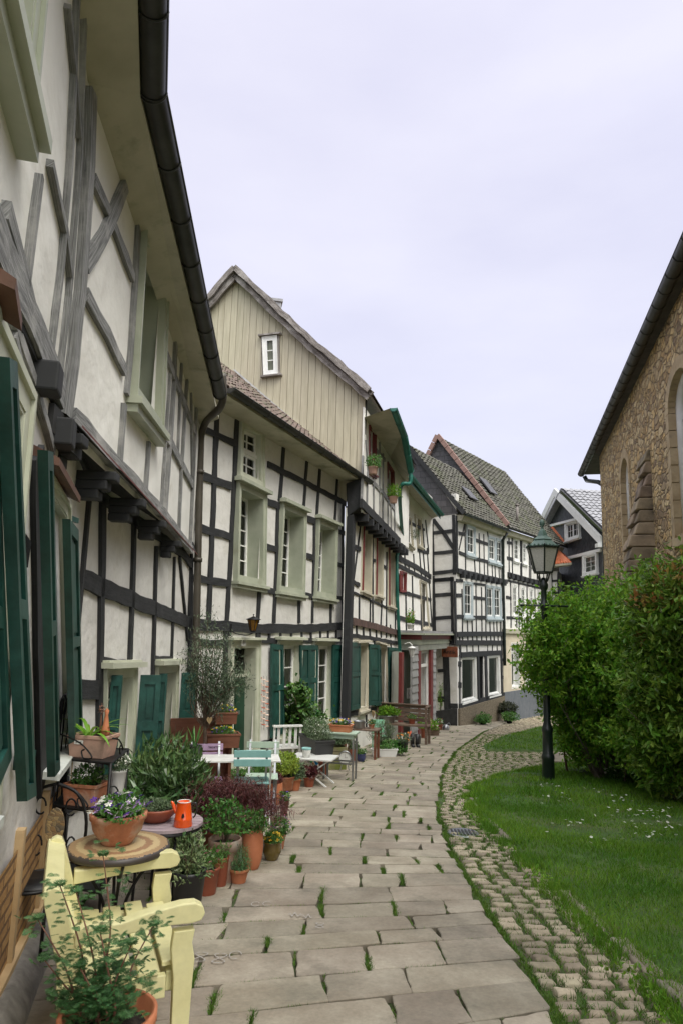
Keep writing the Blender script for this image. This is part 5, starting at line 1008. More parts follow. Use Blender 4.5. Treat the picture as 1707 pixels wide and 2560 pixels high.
# arched openings: (u of centre far/near edges, spring v, sill)
def arch(uL,uR,vtop,vspring,vsill):
    sL,_=czs(uL,vspring); sR,_=czs(uR,vspring); zt=czs((uL+uR)/2,vtop)[1]; zs=czs((uL+uR)/2,vspring)[1]; zb=czs((uL+uR)/2,vsill)[1]; return sorted((sL,sR))+[zb,zs,zt]
A1=arch(1553,1572,1142,1195,1395); A2=arch(1670,1745,905,985,1330)
A2[1]=A2[0]+1.75
sgrid=np.linspace(0,WC.L,130); zgrid=np.linspace(-3,8.6,90)
def inside(s_,z,A,g=0):
    if not(A[0]-g<s_<A[1]+g and z>A[2]-g): return False
    if z<A[3]: return True
    c=(A[0]+A[1])/2; r=(A[1]-A[0])/2+g; h_=A[4]-A[3]+g; return ((s_-c)/r)**2+((z-A[3])/h_)**2<1
def outline(A,n=16,g=0):
    c=(A[0]+A[1])/2; r=(A[1]-A[0])/2+g; h_=A[4]-A[3]+g
    return [(A[0]-g,A[2]-g)]+[(c-r*math.cos(math.pi*i/n),A[3]+h_*math.sin(math.pi*i/n)) for i in range(n+1)]+[(A[1]+g,A[2]-g)]
# wall as vertical strips split around the openings
ss=sorted({*np.linspace(0,WC.L,60),*[x for A in (A1,A2) for x in np.linspace(A[0],A[1],17)]})
for a,b in zip(ss[:-1],ss[1:]):
    c=(a+b)/2; A=next((A for A in (A1,A2) if A[0]<c<A[1]),None)
    def top(s_,A): cc=(A[0]+A[1])/2; r=(A[1]-A[0])/2; return A[3]+(A[4]-A[3])*math.sqrt(max(0,1-((s_-cc)/r)**2))
    if A is None: m.add([WC.pt(a,-3),WC.pt(b,-3),WC.pt(b,8.6),WC.pt(a,8.6)],[(0,1,2,3)])
    else:
        m.add([WC.pt(a,-3),WC.pt(b,-3),WC.pt(b,A[2]),WC.pt(a,A[2])],[(0,1,2,3)]); m.add([WC.pt(a,top(a,A)),WC.pt(b,top(b,A)),WC.pt(b,8.6),WC.pt(a,8.6)],[(0,1,2,3)])
m.add([WC.pt(0,-3),WC.pt(0,8.6),WC.pt(0,8.6,-9),WC.pt(0,-3,-9)],[(0,1,2,3)]); build(m,'nave_wall',m_rubble,church)
for A,nbar in ((A1,4),(A2,4)):
    t=MB(); o1=outline(A,16,0); o2=outline(A,16,.26)
    for i in range(len(o1)-1):
        g_=.012; a,b=np.array(o1[i]),np.array(o1[i+1]); c,d=np.array(o2[i]),np.array(o2[i+1])
        n_=1 if 0<i<len(o1)-2 else 7
        for k in range(n_):
            f=lambda p,q,k_: p+(q-p)*k_/n_
            p1,p2,p3,p4=f(a,b,k+.03),f(a,b,k+.97),f(c,d,k+.97),f(c,d,k+.03)
            t.hexa([WC.pt(*p1,-.35),WC.pt(*p2,-.35),WC.pt(*p3,-.35),WC.pt(*p4,-.35),WC.pt(*p1,.03),WC.pt(*p2,.03),WC.pt(*p3,.03),WC.pt(*p4,.03)])
    t.hexa([WC.pt(A[0]-.2,A[2]-.25,-.35),WC.pt(A[1]+.2,A[2]-.25,-.35),WC.pt(A[1]+.2,A[2]-.25,.05),WC.pt(A[0]-.2,A[2]-.25,.05),WC.pt(A[0]-.2,A[2]+.02,-.35),WC.pt(A[1]+.2,A[2]+.02,-.35),WC.pt(A[1]+.2,A[2]-.06,.05),WC.pt(A[0]-.2,A[2]-.06,.05)])
    wa=build(t,'window',m_ashlar,church)
    g=MB(); g.add([WC.pt(*p,-.28) for p in o1],[tuple(range(len(o1)))]); build(g,'pane',m_glass,wa); g=MB(); g.add([WC.pt(*p,-.5) for p in outline(A,16,.1)],[tuple(range(len(o1)))]); build(g,'dark_nave',m_dark,wa)
    g=MB(); g2=MB()
    rp_=[WC.pt(*p,-.25) for p in o1]; g2.tube(rp_,.14,6); build(g2,'inner_frame',m_whitep,wa)
    for k in range(1,nbar): z=A[2]+(A[4]-A[2])*k/nbar; g.bar(WC.pt(A[0],z,-.25),WC.pt(A[1],z,-.25),.05,.05)
    c=(A[0]+A[1])/2; g.bar(WC.pt(c,A[2],-.25),WC.pt(c,A[4],-.25),.05,.05); build(g,'glazing_bar',m_lampgreen,wa)
# buttresses
def buttress(s0,s1,z0,z1,dep0,dep1,steps=3):
    t=MB(); n=int((z1-z0)/.3)
    for i in range(n):
        z=z0+(z1-z0)*i/n; zz=z0+(z1-z0)*(i+.96)/n; f=i/n; d=dep0+(dep1-dep0)*f
        cuts=[0,R_.uniform(.3,.7),1]
        for a,b in zip(cuts[:-1],cuts[1:]):
            sa,sb=s0+(s1-s0)*a,s0+(s1-s0)*b-.012; j=R_.uniform(-.08,.08)
            t.hexa([WC.pt(sa,z,-.1),WC.pt(sb,z,-.1),WC.pt(sb,z,d+j),WC.pt(sa,z,d+j),WC.pt(sa,zz,-.1),WC.pt(sb,zz,-.1),WC.pt(sb,zz,d+j-.05*abs(dep0-dep1)),WC.pt(sa,zz,d+j-.05*abs(dep0-dep1))])
    build(t,'buttress',m_dstone,church,bevel=.03)
s1=czs(1640,1400)[0]; buttress(s1-1.2,s1,-2.8,6.2,1.9,.06)
s2=czs(1700,1250,0)[0]; buttress(s2+1.6,s2+2.8,-2.6,2.4,1.0,.55); buttress(s2+1.7,s2+2.7,2.4,4.0,.5,.05)
gE=np.array(WC.pt(0,0,.75)); 
def onz(u,v,z): d=ray(u,v); return C+d*((z-C[2])/d[2])
g1c=onz(1452,1184,8.45); g2c=onz(1712,612,8.45); dd=(g2c-g1c)/np.linalg.norm(g2c-g1c); g3c=g2c+dd*14
t=MB(); gutter(t,[g1c,g3c],.13); build(t,'gutter',m_gutter,church)
t=MB(); n2=np.array((-dd[1],dd[0],0)); n2*=np.sign(n2[0]); a,b=g1c+n2*.1+np.array((0,0,.05)),g3c+n2*.1+np.array((0,0,.05)); up=n2*6+np.array((0,0,7.)); slab(t,[a,b,b+up,a+up],-.12); build(t,'roof',m_slate,church)
t=MB(); a2,b2=a-np.array((0,0,.1)),b-np.array((0,0,.1)); t.hexa([a2,b2,b2+n2*3,a2+n2*3,a2+np.array((0,0,.08)),b2+np.array((0,0,.08)),b2+n2*3+np.array((0,0,.08)),a2+n2*3+np.array((0,0,.08))]); build(t,'eave_boards',mat('dark_eave_board',(.045,.04,.035),(.08,.07,.06),rough=.9),church)
t=MB(); p=onz(1460,1190,8.33); q=[p,p+np.array((.1,0,-.2)),aty(1495,1205,25.3),aty(1509,1215,25.3),aty(1509,1250,25.3),aty(1512,1450,25.3),aty(1515,1600,25.3)]; t.tube(np.array(q),.085,10); build(t,'downpipe',m_lampgreen,church)
# ================================================================ GROUND
def gzz(P): return np.where(P[...,1]<34,-SL*P[...,1],-SL*34-.03*(P[...,1]-34))
m_earth=mat('mossy_earth',(.04,.055,.018),(.10,.11,.05),scale=6,rough=.95,bump=.6,bscale=40,c3=(.055,.10,.02),s3=3,r3=(.42,.6))
g=MB(); xs=np.concatenate([np.linspace(-900,-40,8),np.linspace(-30,40,60),np.linspace(50,900,8)]); ys=np.concatenate([np.linspace(-300,-20,6),np.linspace(-10,60,60),np.linspace(70,1400,10)])
P=np.zeros((len(xs),len(ys),3)); P[...,0]=xs[:,None]; P[...,1]=ys[None]; P[...,2]=np.where(P[...,1]<34,-SL*P[...,1],-SL*34-.03*(P[...,1]-34)); P[...,2]=np.where(P[...,1]>150,-SL*34-.03*116,P[...,2])-.045
g.grid(P,False); kind(build(g,'ground',m_earth),'structure')
# right edge of the flagstones and direction of the courses
EDGE=np.array([(1.15,-1.5),(1.15,0),(1.17,3),(1.15,6),(1.18,7.6),(1.35,9.5),(1.75,12.06),(2.2,14.5),(3.14,18.4),(5.2,25.1),(7.6,31.5),(10.7,38.5),(14,44)])
def edge_at(y): return np.interp(y,EDGE[:,1],EDGE[:,0])
LAWN=np.array([(1.87,-1.5),(1.88,4.5),(1.90,7),(1.90,9.1),(2.0,10.6),(2.33,11.75),(3.1,13.2),(4.29,14.7),(5.6,15.9),(7.5,17.2)])
PATCH=[(3.8,17.8),(4.0,19.2),(4.85,21.4),(6.3,24.6),(8.1,28),(10.5,30),(10.5,21.3),(7.5,19.4),(5.4,18.3)]
def inpoly(P,poly):
    x,y=P[:,0],P[:,1]; r=np.zeros(len(P),bool); n=len(poly)
    for i in range(n):
        x1,y1=poly[i];x2,y2=poly[(i+1)%n]; c=((y1>y)!=(y2>y))&(x<(x2-x1)*(y-y1)/(y2-y1+1e-12)+x1); r^=c
    return r
lawn_poly=[tuple(p) for p in LAWN]+[(9,19),(9.5,24),(4,-1.5)]
def skew(y): return np.interp(y,[0,4,5.5,7.5,12,20,30,40],[.34,.32,.2,0,-.08,-.26,-.42,-.5])
walls_left=lambda y: np.interp(y,[-4,0,5.9,10.6,16.7,16.8,23.1,28.4,28.5,33,40],[.3,-.7,-2.3,-2.35,.0,.1,1.9,3.2,4.8,7.8,12.8])
m_flag=mat('sandstone_flag',(.235,.198,.148),(.345,.305,.237),scale=2.6,rough=.88,bump=.4,bscale=22,island=.19,speck=(38,.13),c3=(.185,.165,.125),s3=2.2,r3=(.5,.7),bdist=.008)
m_set=mat('sandstone_sett',(.25,.21,.145),(.36,.31,.22),scale=4,rough=.85,bump=.5,bscale=26,island=.26,speck=(45,.15))
fl=MB(); joints=[]; joints_h=[]
def stone(m,C4,z0,th,inset=.012,seg=3,dome=.006,cjit=.012,tilt=.004,topnoise=.002):
    """one slab from 4 corners (xy): bevelled, slightly uneven"""
    C4=np.array(C4,float); c=C4.mean(0); out=[]
    for i in range(4):
        a,b=C4[i],C4[(i+1)%4]; L_=np.linalg.norm(b-a)
        for k in range(seg):
            t=(k+.0)/seg if k else .0; 
            if k==0:
                cc=R_.uniform(.004,.022); out.append(a+(b-a)*min(.06,cc/L_)); out.append(a+(b-a)*min(.2,.09/L_)+NR.normal(size=2)*.003) if L_>.3 else None
            else: out.append(a+(b-a)*t+NR.normal(size=2)*cjit*.35)
        out.append(b-(b-a)*min(.06,R_.uniform(.004,.022)/L_))
    out=[o for o in out if o is not None]; O=np.array(out); n=len(O)
    tz=NR.normal(size=2)*tilt
    zt=lambda Q: gzz(Q)+th+(Q-c)@tz+z0
    d=O-c; dl=np.linalg.norm(d,axis=1)[:,None]; I=O-d/dl*np.minimum(inset,dl*.3); J=O-d/dl*np.minimum(inset*3.2,dl*.55)
    def up(Q,dz): return np.column_stack([Q,zt(np.column_stack([Q,np.zeros(len(Q))])[:,:2])+dz])
    V=np.vstack([up(O,-.07),up(O,-inset*.9),up(I,0),up(J,dome*.6),up(c[None],dome)])
    F_=[]
    for r in range(3): F_+=[(r*n+i,r*n+(i+1)%n,(r+1)*n+(i+1)%n,(r+1)*n+i) for i in range(n)]
    F_+=[(3*n+i,3*n+(i+1)%n,4*n) for i in range(n)]
    m.add(V,F_,smooth=dome>.004)
def gzz(P):
    P=np.asarray(P); y=P[:,1]; return np.where(y<34,-SL*y,-SL*34-.03*(y-34))
y=-.6; rows=[]
while y<43:
    rows.append(y); y+=R_.uniform(.23,.38) if y<9 else R_.uniform(.28,.48)
rows.append(y)
def rowpt(y,w,k=0):
    e=edge_at(y); s_=skew(y); d=np.array((-1,-s_))/math.hypot(1,s_); return np.array((e,y))+d*w
wav=[[R_.uniform(-.02,.02) for _ in range(40)] for _ in rows]
def bp(r,w): 
    q=wav[r]; x=w/.6; i=int(x); f=x-i; i=min(38,max(0,i)); dz=q[i]*(1-f)+q[i+1]*f; p=rowpt(rows[r],w); return p+np.array((0,dz))
first_w=None
for r in range(len(rows)-1):
    w=R_.uniform(-.02,.02); wmax=5.6
    off=True
    while w<wmax:
        L_=R_.uniform(.36,.78) if rows[r]<16 else R_.uniform(.45,.95)
        if off: L_*=R_.uniform(.35,1); off=False
        g0=R_.choice([.010,.016,.022,.034,.045]) if rows[r]<8 else R_.choice([.008,.012,.012,.02,.04]); gy=.004+R_.random()*.006
        sl_=R_.uniform(-.03,.03)
        a,b=bp(r,w+g0/2+sl_),bp(r,w+L_-g0/2); c_,d_=bp(r+1,w+L_-g0/2),bp(r+1,w+g0/2-sl_)
        mid=(a+b+c_+d_)/4
        if mid[0]>walls_left(mid[1])-.15:
            a=a+(0,gy);b=b+(0,gy);c_=c_-(0,gy);d_=d_-(0,gy)
            stone(fl,[b,a,d_,c_][::-1],0,.0+R_.uniform(-.004,.004),inset=.005,seg=4,dome=.0015)
            joints.append((bp(r,w),bp(r+1,w),g0)); joints_h.append((bp(r+1,w),bp(r+1,w+L_)))
        w+=L_
kind(build(fl,'flagstone_path',m_flag),'structure')
# setts: band along the flags and the area between the lawns
st=MB(); setp=[]
y=-.5
cy=-.5
while cy<42:
    h_=R_.uniform(.095,.135); e=edge_at(cy); dx=(edge_at(cy+.2)-e)/.2; t_=np.array((dx,1))/math.hypot(dx,1); nrm_=np.array((t_[1],-t_[0])); w=.05
    w+=R_.uniform(-.05,.05); wmax=.74 if cy<9 else (7.5 if cy<20 else (1.2 if cy<27 else 3.5))
    sk_=np.array((0,.12*math.sin(cy*1.1)))
    while w<wmax:
        ww=R_.uniform(.14,.215) if w<.7 else R_.uniform(.19,.22)
        p=np.array((e,cy))+nrm_*(w+ww/2)
        hh=h_*.74
        if p[0]<14 and not inpoly(p[None],lawn_poly)[0] and not inpoly(p[None],PATCH)[0] and (p[0]<LAWN[0][0]+.03 if p[1]<9 else True):
            j=lambda: NR.normal(size=2)*.008
            a=p-nrm_*(ww-.048)/2-t_*hh/2; b=p+nrm_*(ww-.048)/2-t_*hh/2; c_=b+t_*hh; d_=a+t_*hh
            stone(st,[a+j(),b+j(),c_+j(),d_+j()],0,R_.uniform(-.018,.0),inset=.010,seg=1 if cy>9 else 2,dome=.005,tilt=.03); setp.append(p)
        w+=ww
    cy+=h_*(1.0 if cy<20 else 1.5)
kind(build(st,'cobble_band',m_set),'structure')
# kerb stones along the lawn
kb=MB(); LL=[]; d=0
pts=LAWN; seg=[]
for a,b in zip(pts[:-1],pts[1:]):
    n=max(1,int(np.linalg.norm(b-a)/.1)); seg+= [a+(b-a)*i/n for i in range(n)]
seg=np.array(seg); i=0
while i<len(seg)-12:
    k=R_.randint(6,11); a,b=seg[i],seg[i+k-1]; t_=(b-a)/np.linalg.norm(b-a); n_=np.array((t_[1],-t_[0])); 
    if R_.random()<.6: stone(kb,[a-n_*.02,a+n_*.10,b+n_*.10,b-n_*.02][::1],0,.03+R_.uniform(-.02,.01),inset=.012,seg=2)
    i+=k
kind(build(kb,'kerb_stones',m_flag),'structure')
# lawns
m_turf=mat('lawn_soil',(.035,.075,.012),(.06,.12,.02),scale=8,rough=.95,bump=.8,bscale=50,c3=(.10,.12,.04),s3=1.2,r3=(.5,.7))
def lawn_z(P): return gzz(P)+.045+.03*np.sin(P[:,0]*1.3+.5)*np.sin(P[:,1]*.9)
def lawnmesh(poly,nm):
    m=MB(); lo=np.min(poly,0); hi=np.max(poly,0); nx=70; xs=np.linspace(lo[0],hi[0],nx); ys=np.linspace(lo[1],hi[1],nx*2); X,Y=np.meshgrid(xs,ys,indexing='ij'); Q=np.column_stack([X.ravel(),Y.ravel()]); ins=inpoly(Q,poly).reshape(X.shape)
    Z=lawn_z(Q).reshape(X.shape); idx=np.arange(X.size).reshape(X.shape); cell=ins[:-1,:-1]|ins[1:,:-1]|ins[1:,1:]|ins[:-1,1:]
    V=np.stack([X,Y,Z],-1).reshape(-1,3); V[:,2]-=np.where(ins.ravel(),0,.09); f=np.stack([idx[:-1,:-1],idx[1:,:-1],idx[1:,1:],idx[:-1,1:]],-1)[cell]; m.raw(V,f.ravel(),np.full(len(f),4),None,True); return kind(build(m,nm,m_turf),'structure')
big=[tuple(p) for p in LAWN]+[(11,19),(11,22),(9.3,22),(3.6,-1.5)]
lawn_poly2=[tuple(p) for p in LAWN]+[(9.5,18.5),(10.2,25),(8.5,20),(3.8,-1.5)]
lawnmesh([tuple(p) for p in LAWN]+[(8.6,18.0),(9.4,23.2),(3.4,-1.5)][:1]+[(10.2,24.5),(3.75,-1.5)],'lawn'); lawnmesh(PATCH,'far_lawn')
full=[tuple(p) for p in LAWN]+[(8.6,18.0),(10.2,24.5),(3.75,-1.5)]
def scatter(poly,n,ymin=None,ymax=None):
    lo=np.min(poly,0); hi=np.max(poly,0)
    if ymax: hi=np.array((hi[0],ymax))
    if ymin: lo=np.array((lo[0],ymin))
    out=[];k=0
    while k<n:
        Q=NR.uniform(lo,hi,(n,2)); Q=Q[inpoly(Q,poly)]; out.append(Q); k+=len(Q)
    return np.vstack(out)[:n]
def fbm(Q,s): 
    return np.array([mnoise.noise((q[0]*s,q[1]*s,3.3)) for q in Q])
gr=MB()
for ymin,ymax,n,h_,w_ in ((2.4,6,70000,.042,.005),(6,10,60000,.048,.007),(10,19,42000,.06,.012)):
    Q=scatter(full,n,ymin,ymax); f=fbm(Q,1.1)+.5*fbm(Q,4); keep=NR.random(len(Q))<np.clip(.82+f*1.4,.12,1); Q=Q[keep]; f=f[keep]
    gr.blades(np.column_stack([Q,lawn_z(Q)-.005]),h_*(1+f*.5),w_,lean=.45)
Q=scatter(PATCH,14000); gr.blades(np.column_stack([Q,lawn_z(Q)-.005]),.06,.016)
kind(build(gr,'lawn_grass',m_grass),'stuff')
dg=MB(); Q=scatter(full,60000,2.4,13); f=fbm(Q,.9)+.5*fbm(Q+9,3); Q=Q[f<-.22]; dg.blades(np.column_stack([Q,lawn_z(Q)-.002]),.026,.005,lean=.9); kind(build(dg,'dry_lawn_grass',m_drygrass),'stuff')
cl=MB(); Q=scatter(full,9000,2.4,11); f=fbm(Q+4,1.3); Q=Q[f>.12]; cl.leaves(np.column_stack([Q,lawn_z(Q)+.012]),.022,.8,up=.3); kind(build(cl,'clover_leaves',m_leaf_mid),'stuff')
# longer grass and weeds along the kerb
wd=MB(); n=26000; i_=NR.integers(0,len(seg)-1,n); Q=seg[i_]+NR.normal(size=(n,2))*np.array((.075,.05))-np.array((.05,0)); f=fbm(Q,2.2); Q=Q[f>-.12]; Q=Q[Q[:,1]>2.3]; wd.blades(np.column_stack([Q,gzz(Q)-.005]),.075,.006,lean=.5)
n=5000; i_=NR.integers(0,len(seg)-1,n); Q=seg[i_]+NR.normal(size=(n,2))*np.array((.07,.05))-np.array((.06,0)); f=fbm(Q,1.6); Q=Q[(f>.0)&(Q[:,1]>2.3)]; wd.leaves(np.column_stack([Q,gzz(Q)+NR.uniform(0,.03,len(Q))]),.035,.55,up=.5)
kind(build(wd,'kerb_weeds',m_grass),'stuff')
# moss and grass in the joints
jg=MB(); mm=MB()
for a,b,g0 in joints:
    if a[1]<1.8 or a[1]>26: continue
    wide=g0>.018; n=int((300*g0/.034 if wide else 40)*(1 if a[1]<9 else .45)*np.linalg.norm(b-a)/.35); lo_=R_.random()*.5 if R_.random()<.45 else 0; t=NR.uniform(lo_,1 if R_.random()<.6 else min(1,lo_+.6),n); P=a+(b-a)*t[:,None]+NR.normal(size=(n,2))*(g0*.32 if wide else .005)
    if wide or R_.random()<.6: jg.blades(np.column_stack([P,gzz(P)-.012]),.024 if wide else .018,.005 if a[1]<9 else .011,lean=.6)
for a,b in joints_h:
    if a[1]<1.8 or a[1]>20 or R_.random()<.3: continue
    n=int(85*np.linalg.norm(b-a)); c0=R_.random()*.6; t=NR.uniform(c0,min(1,c0+.5),n); P=a+(b-a)*t[:,None]+NR.normal(size=(n,2))*.006; jg.blades(np.column_stack([P,gzz(P)-.012]),.019,.004 if a[1]<9 else .008,lean=.5)
sp_=np.array(setp); sp_=sp_[(sp_[:,1]>2.5)&(sp_[:,1]<24)]
for q in sp_:
    n=56 if q[1]<9 else 24; a=NR.uniform(0,2*math.pi,n); P=q+np.column_stack([np.cos(a)*.10,np.sin(a)*.058])+NR.normal(size=(n,2))*.01; jg.blades(np.column_stack([P,gzz(P)-.02]),.030,.006 if q[1]<9 else .012,lean=.6)
# edge line between flags and setts
n=13000; yy=NR.uniform(2,26,n); P=np.column_stack([edge_at(yy)+.025+NR.normal(size=n)*.014,yy]); f=fbm(P,1.7); P=P[f>-.12]; jg.blades(np.column_stack([P,gzz(P)-.015]),.028,.007,lean=.5)
# weeds at the foot of the houses
n=9000; yy=NR.uniform(5.5,28,n); P=np.column_stack([walls_left(yy)+.35+abs(NR.normal(size=n))*.25,yy]); f=fbm(P,1.5); P=P[f>.18]; jg.blades(np.column_stack([P,gzz(P)-.01]),.04,.009,lean=.6)
kind(build(jg,'joint_grass',m_moss),'stuff')
# chalk scribbles on the flags
ck=MB(); m_chalk=mat('white_chalk',(.31,.28,.25),(.42,.40,.37),scale=60,rough=1,ramp=(.4,.6))
def chalk(u,v,kind_,s_=.09,n=3):
    p=gp(u,v,.0)
    for k in range(n):
        c=np.array((p[0]+k*s_*1.7,p[1]+R_.uniform(-.03,.03)))
        if kind_=='o': q=[c+np.array((math.cos(a)*s_*.6,math.sin(a)*s_)) for a in np.linspace(R_.random(),R_.random()+5.2,14)]
        elif kind_=='8': q=[c+np.array((math.sin(2*a)*s_*.55,math.cos(a)*s_)) for a in np.linspace(0,6.1,20)]
        else: q=[c+np.array((x,NR.normal()*s_*.5)) for x in np.linspace(0,s_*1.8,7)]
        q=np.array(q); z=gzz(q)+.010
        for a,b,za,zb in zip(q[:-1],q[1:],z[:-1],z[1:]):
            t=b-a; t=t/(np.linalg.norm(t)+1e-9); n_=np.array((-t[1],t[0]))*.0032
            ck.add([(*(a-n_),za+.002),(*(b-n_),zb+.002),(*(b+n_),zb+.002),(*(a+n_),za+.002)],[(0,1,2,3)])
chalk(500,2400,'8',.07,2); chalk(590,2390,'o',.06,1); chalk(720,2295,'z',.05,2); chalk(640,2262,'o',.05,2); chalk(800,2315,'8',.05,1)
tag(build(ck,'chalk_scribbles',m_chalk),'faint white chalk scribbles on the sandstone flags','chalk drawing')
# drain grate
p=gp(1157,2081,0); T=thing('drain_grate','small round slotted iron drain grate in the cobble band','drain grate',p+np.array((0,0,-.012)))
b=MB(); b.lathe([(.001,.008),(.15,.008),(.17,.012),(.18,.0)],n=24); build(b,'rim',m_zinc,T,world=False); b=MB(); [b.box((-.12+.04*k,0,.011),(.010,.10,.006)) for k in range(7)]; build(b,'slot',m_black,T,world=False)
# ================================================================ OBJECTS
def away(p): d=np.array((p[0],p[1],0.)); return d/np.linalg.norm(d)
def spot(uL,uR,vb,h=0):
    p=gp((uL+uR)/2,vb,h); zc=(p-C)@FW; k=zc/F; r=(uR-uL)/2*k; p=p+away(p)*r*.75; p[2]=gz(p[0],p[1])+h; return p,r,k
def potprof(r,h,kind_='flower'):
    if kind_=='flower': return [(.0,.0),(r*.68,.0),(r*.70,.01),(r*.90,h*.72),(r*.90,h*.74),(r*1.0,h*.75),(r*1.02,h*.98),(r*.98,h),(r*.90,h),(r*.86,h*.85),(0,h*.85)]
    if kind_=='plain': return [(0,0),(r*.72,0),(r*.76,.01),(r*.97,h*.90),(r*1.02,h*.92),(r*1.02,h),(r*.93,h),(r*.90,h*.88),(0,h*.88)]
    if kind_=='bowl': return [(0,0),(r*.55,0),(r*.60,.01),(r*.90,h*.45),(r*.98,h*.75),(r*1.04,h*.80),(r*1.06,h*.97),(r*1.0,h),(r*.90,h*.96),(r*.86,h*.85),(0,h*.85)]
    if kind_=='shallow': return [(0,0),(r*.5,0),(r*.62,.01),(r*.93,h*.6),(r*1.0,h*.88),(r*1.0,h),(r*.92,h),(r*.88,h*.8),(0,h*.8)]
    if kind_=='urn': return [(0,0),(r*.60,0),(r*.72,.02),(r*.92,h*.25),(r*1.0,h*.55),(r*.95,h*.97),(r*.93,h),(r*.84,h),(r*.82,h*.9),(0,h*.9)]
    if kind_=='round': return [(0,0),(r*.62,0),(r*.68,.01),(r*.95,h*.4),(r*1.0,h*.62),(r*.95,h*.9),(r*1.0,h*.93),(r*.97,h),(r*.86,h),(r*.84,h*.88),(0,h*.88)]
def blob(n,c,rad,shell=.55):
    d=NR.normal(size=(n,3)); d/=np.linalg.norm(d,axis=1)[:,None]; q=NR.uniform(shell,1,n)**.7; P=d*q[:,None]*np.array(rad)
    # clumpy outline
    k=max(3,n//220); cs=NR.normal(size=(k,3)); cs/=np.linalg.norm(cs,axis=1)[:,None]; w_=np.clip((d@cs.T).max(1),0,1)**6
    P*= (0.72+.38*w_)[:,None]; return P+np.array(c),d
def foliage(rad,n,size,c=(0,0,0),asp=.5,up=.3,droop=0,shell=.4,flat=True,m=None):
    m=m or MB(); P,d=blob(n,c,rad,shell)
    if flat: P[:,2]=np.maximum(P[:,2],c[2]-rad[2]*.35)
    m.leaves(P,size,asp,droop,up,n=d*.6); return m
def flowers(m,rad,n,c,size,top=.35,clusters=None):
    P,d=blob(n*3+6,c,rad,.9); P=P[(d[:,2]>-.1)][:n]
    for p in P:
        k=5; q=R_.random()*6; nrm_=np.array((NR.normal()*.5,NR.normal()*.5-.5,1)); nrm_/=np.linalg.norm(nrm_); a=np.cross(nrm_,(0,1,.1)); a/=np.linalg.norm(a); b=np.cross(nrm_,a)
        V=[p+nrm_*size*.12];F_=[]
        for i in range(k):
            t=q+2*math.pi*i/k
            for dt_,rr in ((-.5,.75),(0,1.),(.5,.75)): V.append(p+(math.cos(t+dt_*.9)*a+math.sin(t+dt_*.9)*b)*size*rr*.5)
        for i in range(k): F_.append((0,1+3*i,2+3*i,3+3*i))
        m.add(V,F_)
    return m
def blooms(T,f_,rad,n,c,fs):
    if n>16: build(flowers(MB(),rad,n,c,fs),'bloom',f_,T,world=False)
    else:
        for _ in range(n):
            b=flowers(MB(),rad,1,c,fs)
            if b.V: build(b,'flower',f_,T,world=False)
def stems(m,n,c,rad,r0=.006,spread=1.):
    for i in range(n):
        q=R_.random()*6.28; e=np.array((math.cos(q)*rad[0]*R_.uniform(.2,.8)*spread,math.sin(q)*rad[1]*R_.uniform(.2,.8)*spread,c[2]+rad[2]*R_.uniform(.1,.7))); m.tube(smooth([(e[0]*.1,e[1]*.1,c[2]-rad[2]*.9),(e[0]*.4,e[1]*.4,(c[2]+e[2])/2-.02),tuple(e)],3),[r0]*7 if False else np.linspace(r0,r0*.4,len(smooth([(0,0,0),(0,0,1),(0,0,2)],3))),5)
def potted(label,pos,r,h,pk='flower',pm=None,leaf=None,rad=None,n=900,size=.04,asp=.5,up=.3,flower_=None,nf=0,fs=.03,group='potted plants along the house fronts',name='potted_plant',cz=None,shell=.35,cat='potted plant',droop=0,extra=None,stem=0,rot=None,soil=True):
    T=thing(name,label,cat,pos,R_.uniform(0,6) if rot is None else rot,group)
    b=MB(); b.lathe(potprof(r,h,pk),n=28); build(b,'pot',pm or m_terra,T,world=False)
    if soil: b=MB(); b.lathe([(r*.88,h*.87),(r*.5,h*.90),(0,h*.91)],n=16); build(b,'soil',m_soil,T,world=False)
    if leaf:
        rad=rad or (r*1.3,r*1.3,r*1.1); c=(0,0,h+(cz if cz is not None else rad[2]*.45)); m=foliage(rad,n,size,c,asp,up,droop,shell); 
        if stem:
            s=MB(); stems(s,stem,c,rad); build(s,'stem',m_twig,T,world=False)
        build(m,'foliage',leaf,T,world=False)
        if flower_: 
            fl_=flower_ if isinstance(flower_,list) else [flower_]
            for k,f_ in enumerate(fl_): blooms(T,f_,np.array(rad)*1.02,nf//len(fl_),c,fs)
    if extra: extra(T)
    return T
# ---------------------------------------------------------------- yellow bench
HA=.64
pn=gp(486,2272,HA); pf=gp(428,2166,HA); ax=pf-pn; ax[2]=0; LB=np.linalg.norm(ax); ax/=LB; outv=np.array((ax[1],-ax[0],0)); rz=math.atan2(ax[1],ax[0])-math.pi/2
org=np.array((pn[0],pn[1],gz(pn[0],pn[1])))
bench=thing('garden_bench','pale yellow painted wooden garden bench with curved arms by the brick wall','bench',org,rz)
DP=.52
def arm(y):
    m=MB(); up_=[(-DP+.02,.625),(-DP*.6,.628),(-.20,.655),(-.06,.675),(.0,.674),(.035,.655),(.045,.625),(.03,.598),(-.01,.590),(-.10,.592),(-.30,.578),(-DP+.02,.555)]
    m.poly([(x,y-.033,z) for x,z in up_],(0,.066,0)); return m
def fleg(y):
    m=MB(); pr=[(-.085,.0),(-.075,.20),(-.078,.40),(-.090,.48),(-.095,.52),(-.088,.592),(.005,.592),(-.005,.54),(.010,.47),(.005,.38),(.0,.2),(.005,.0)]
    m.poly([(x,y-.026,z-.03) for x,z in pr],(0,.052,0)); return m
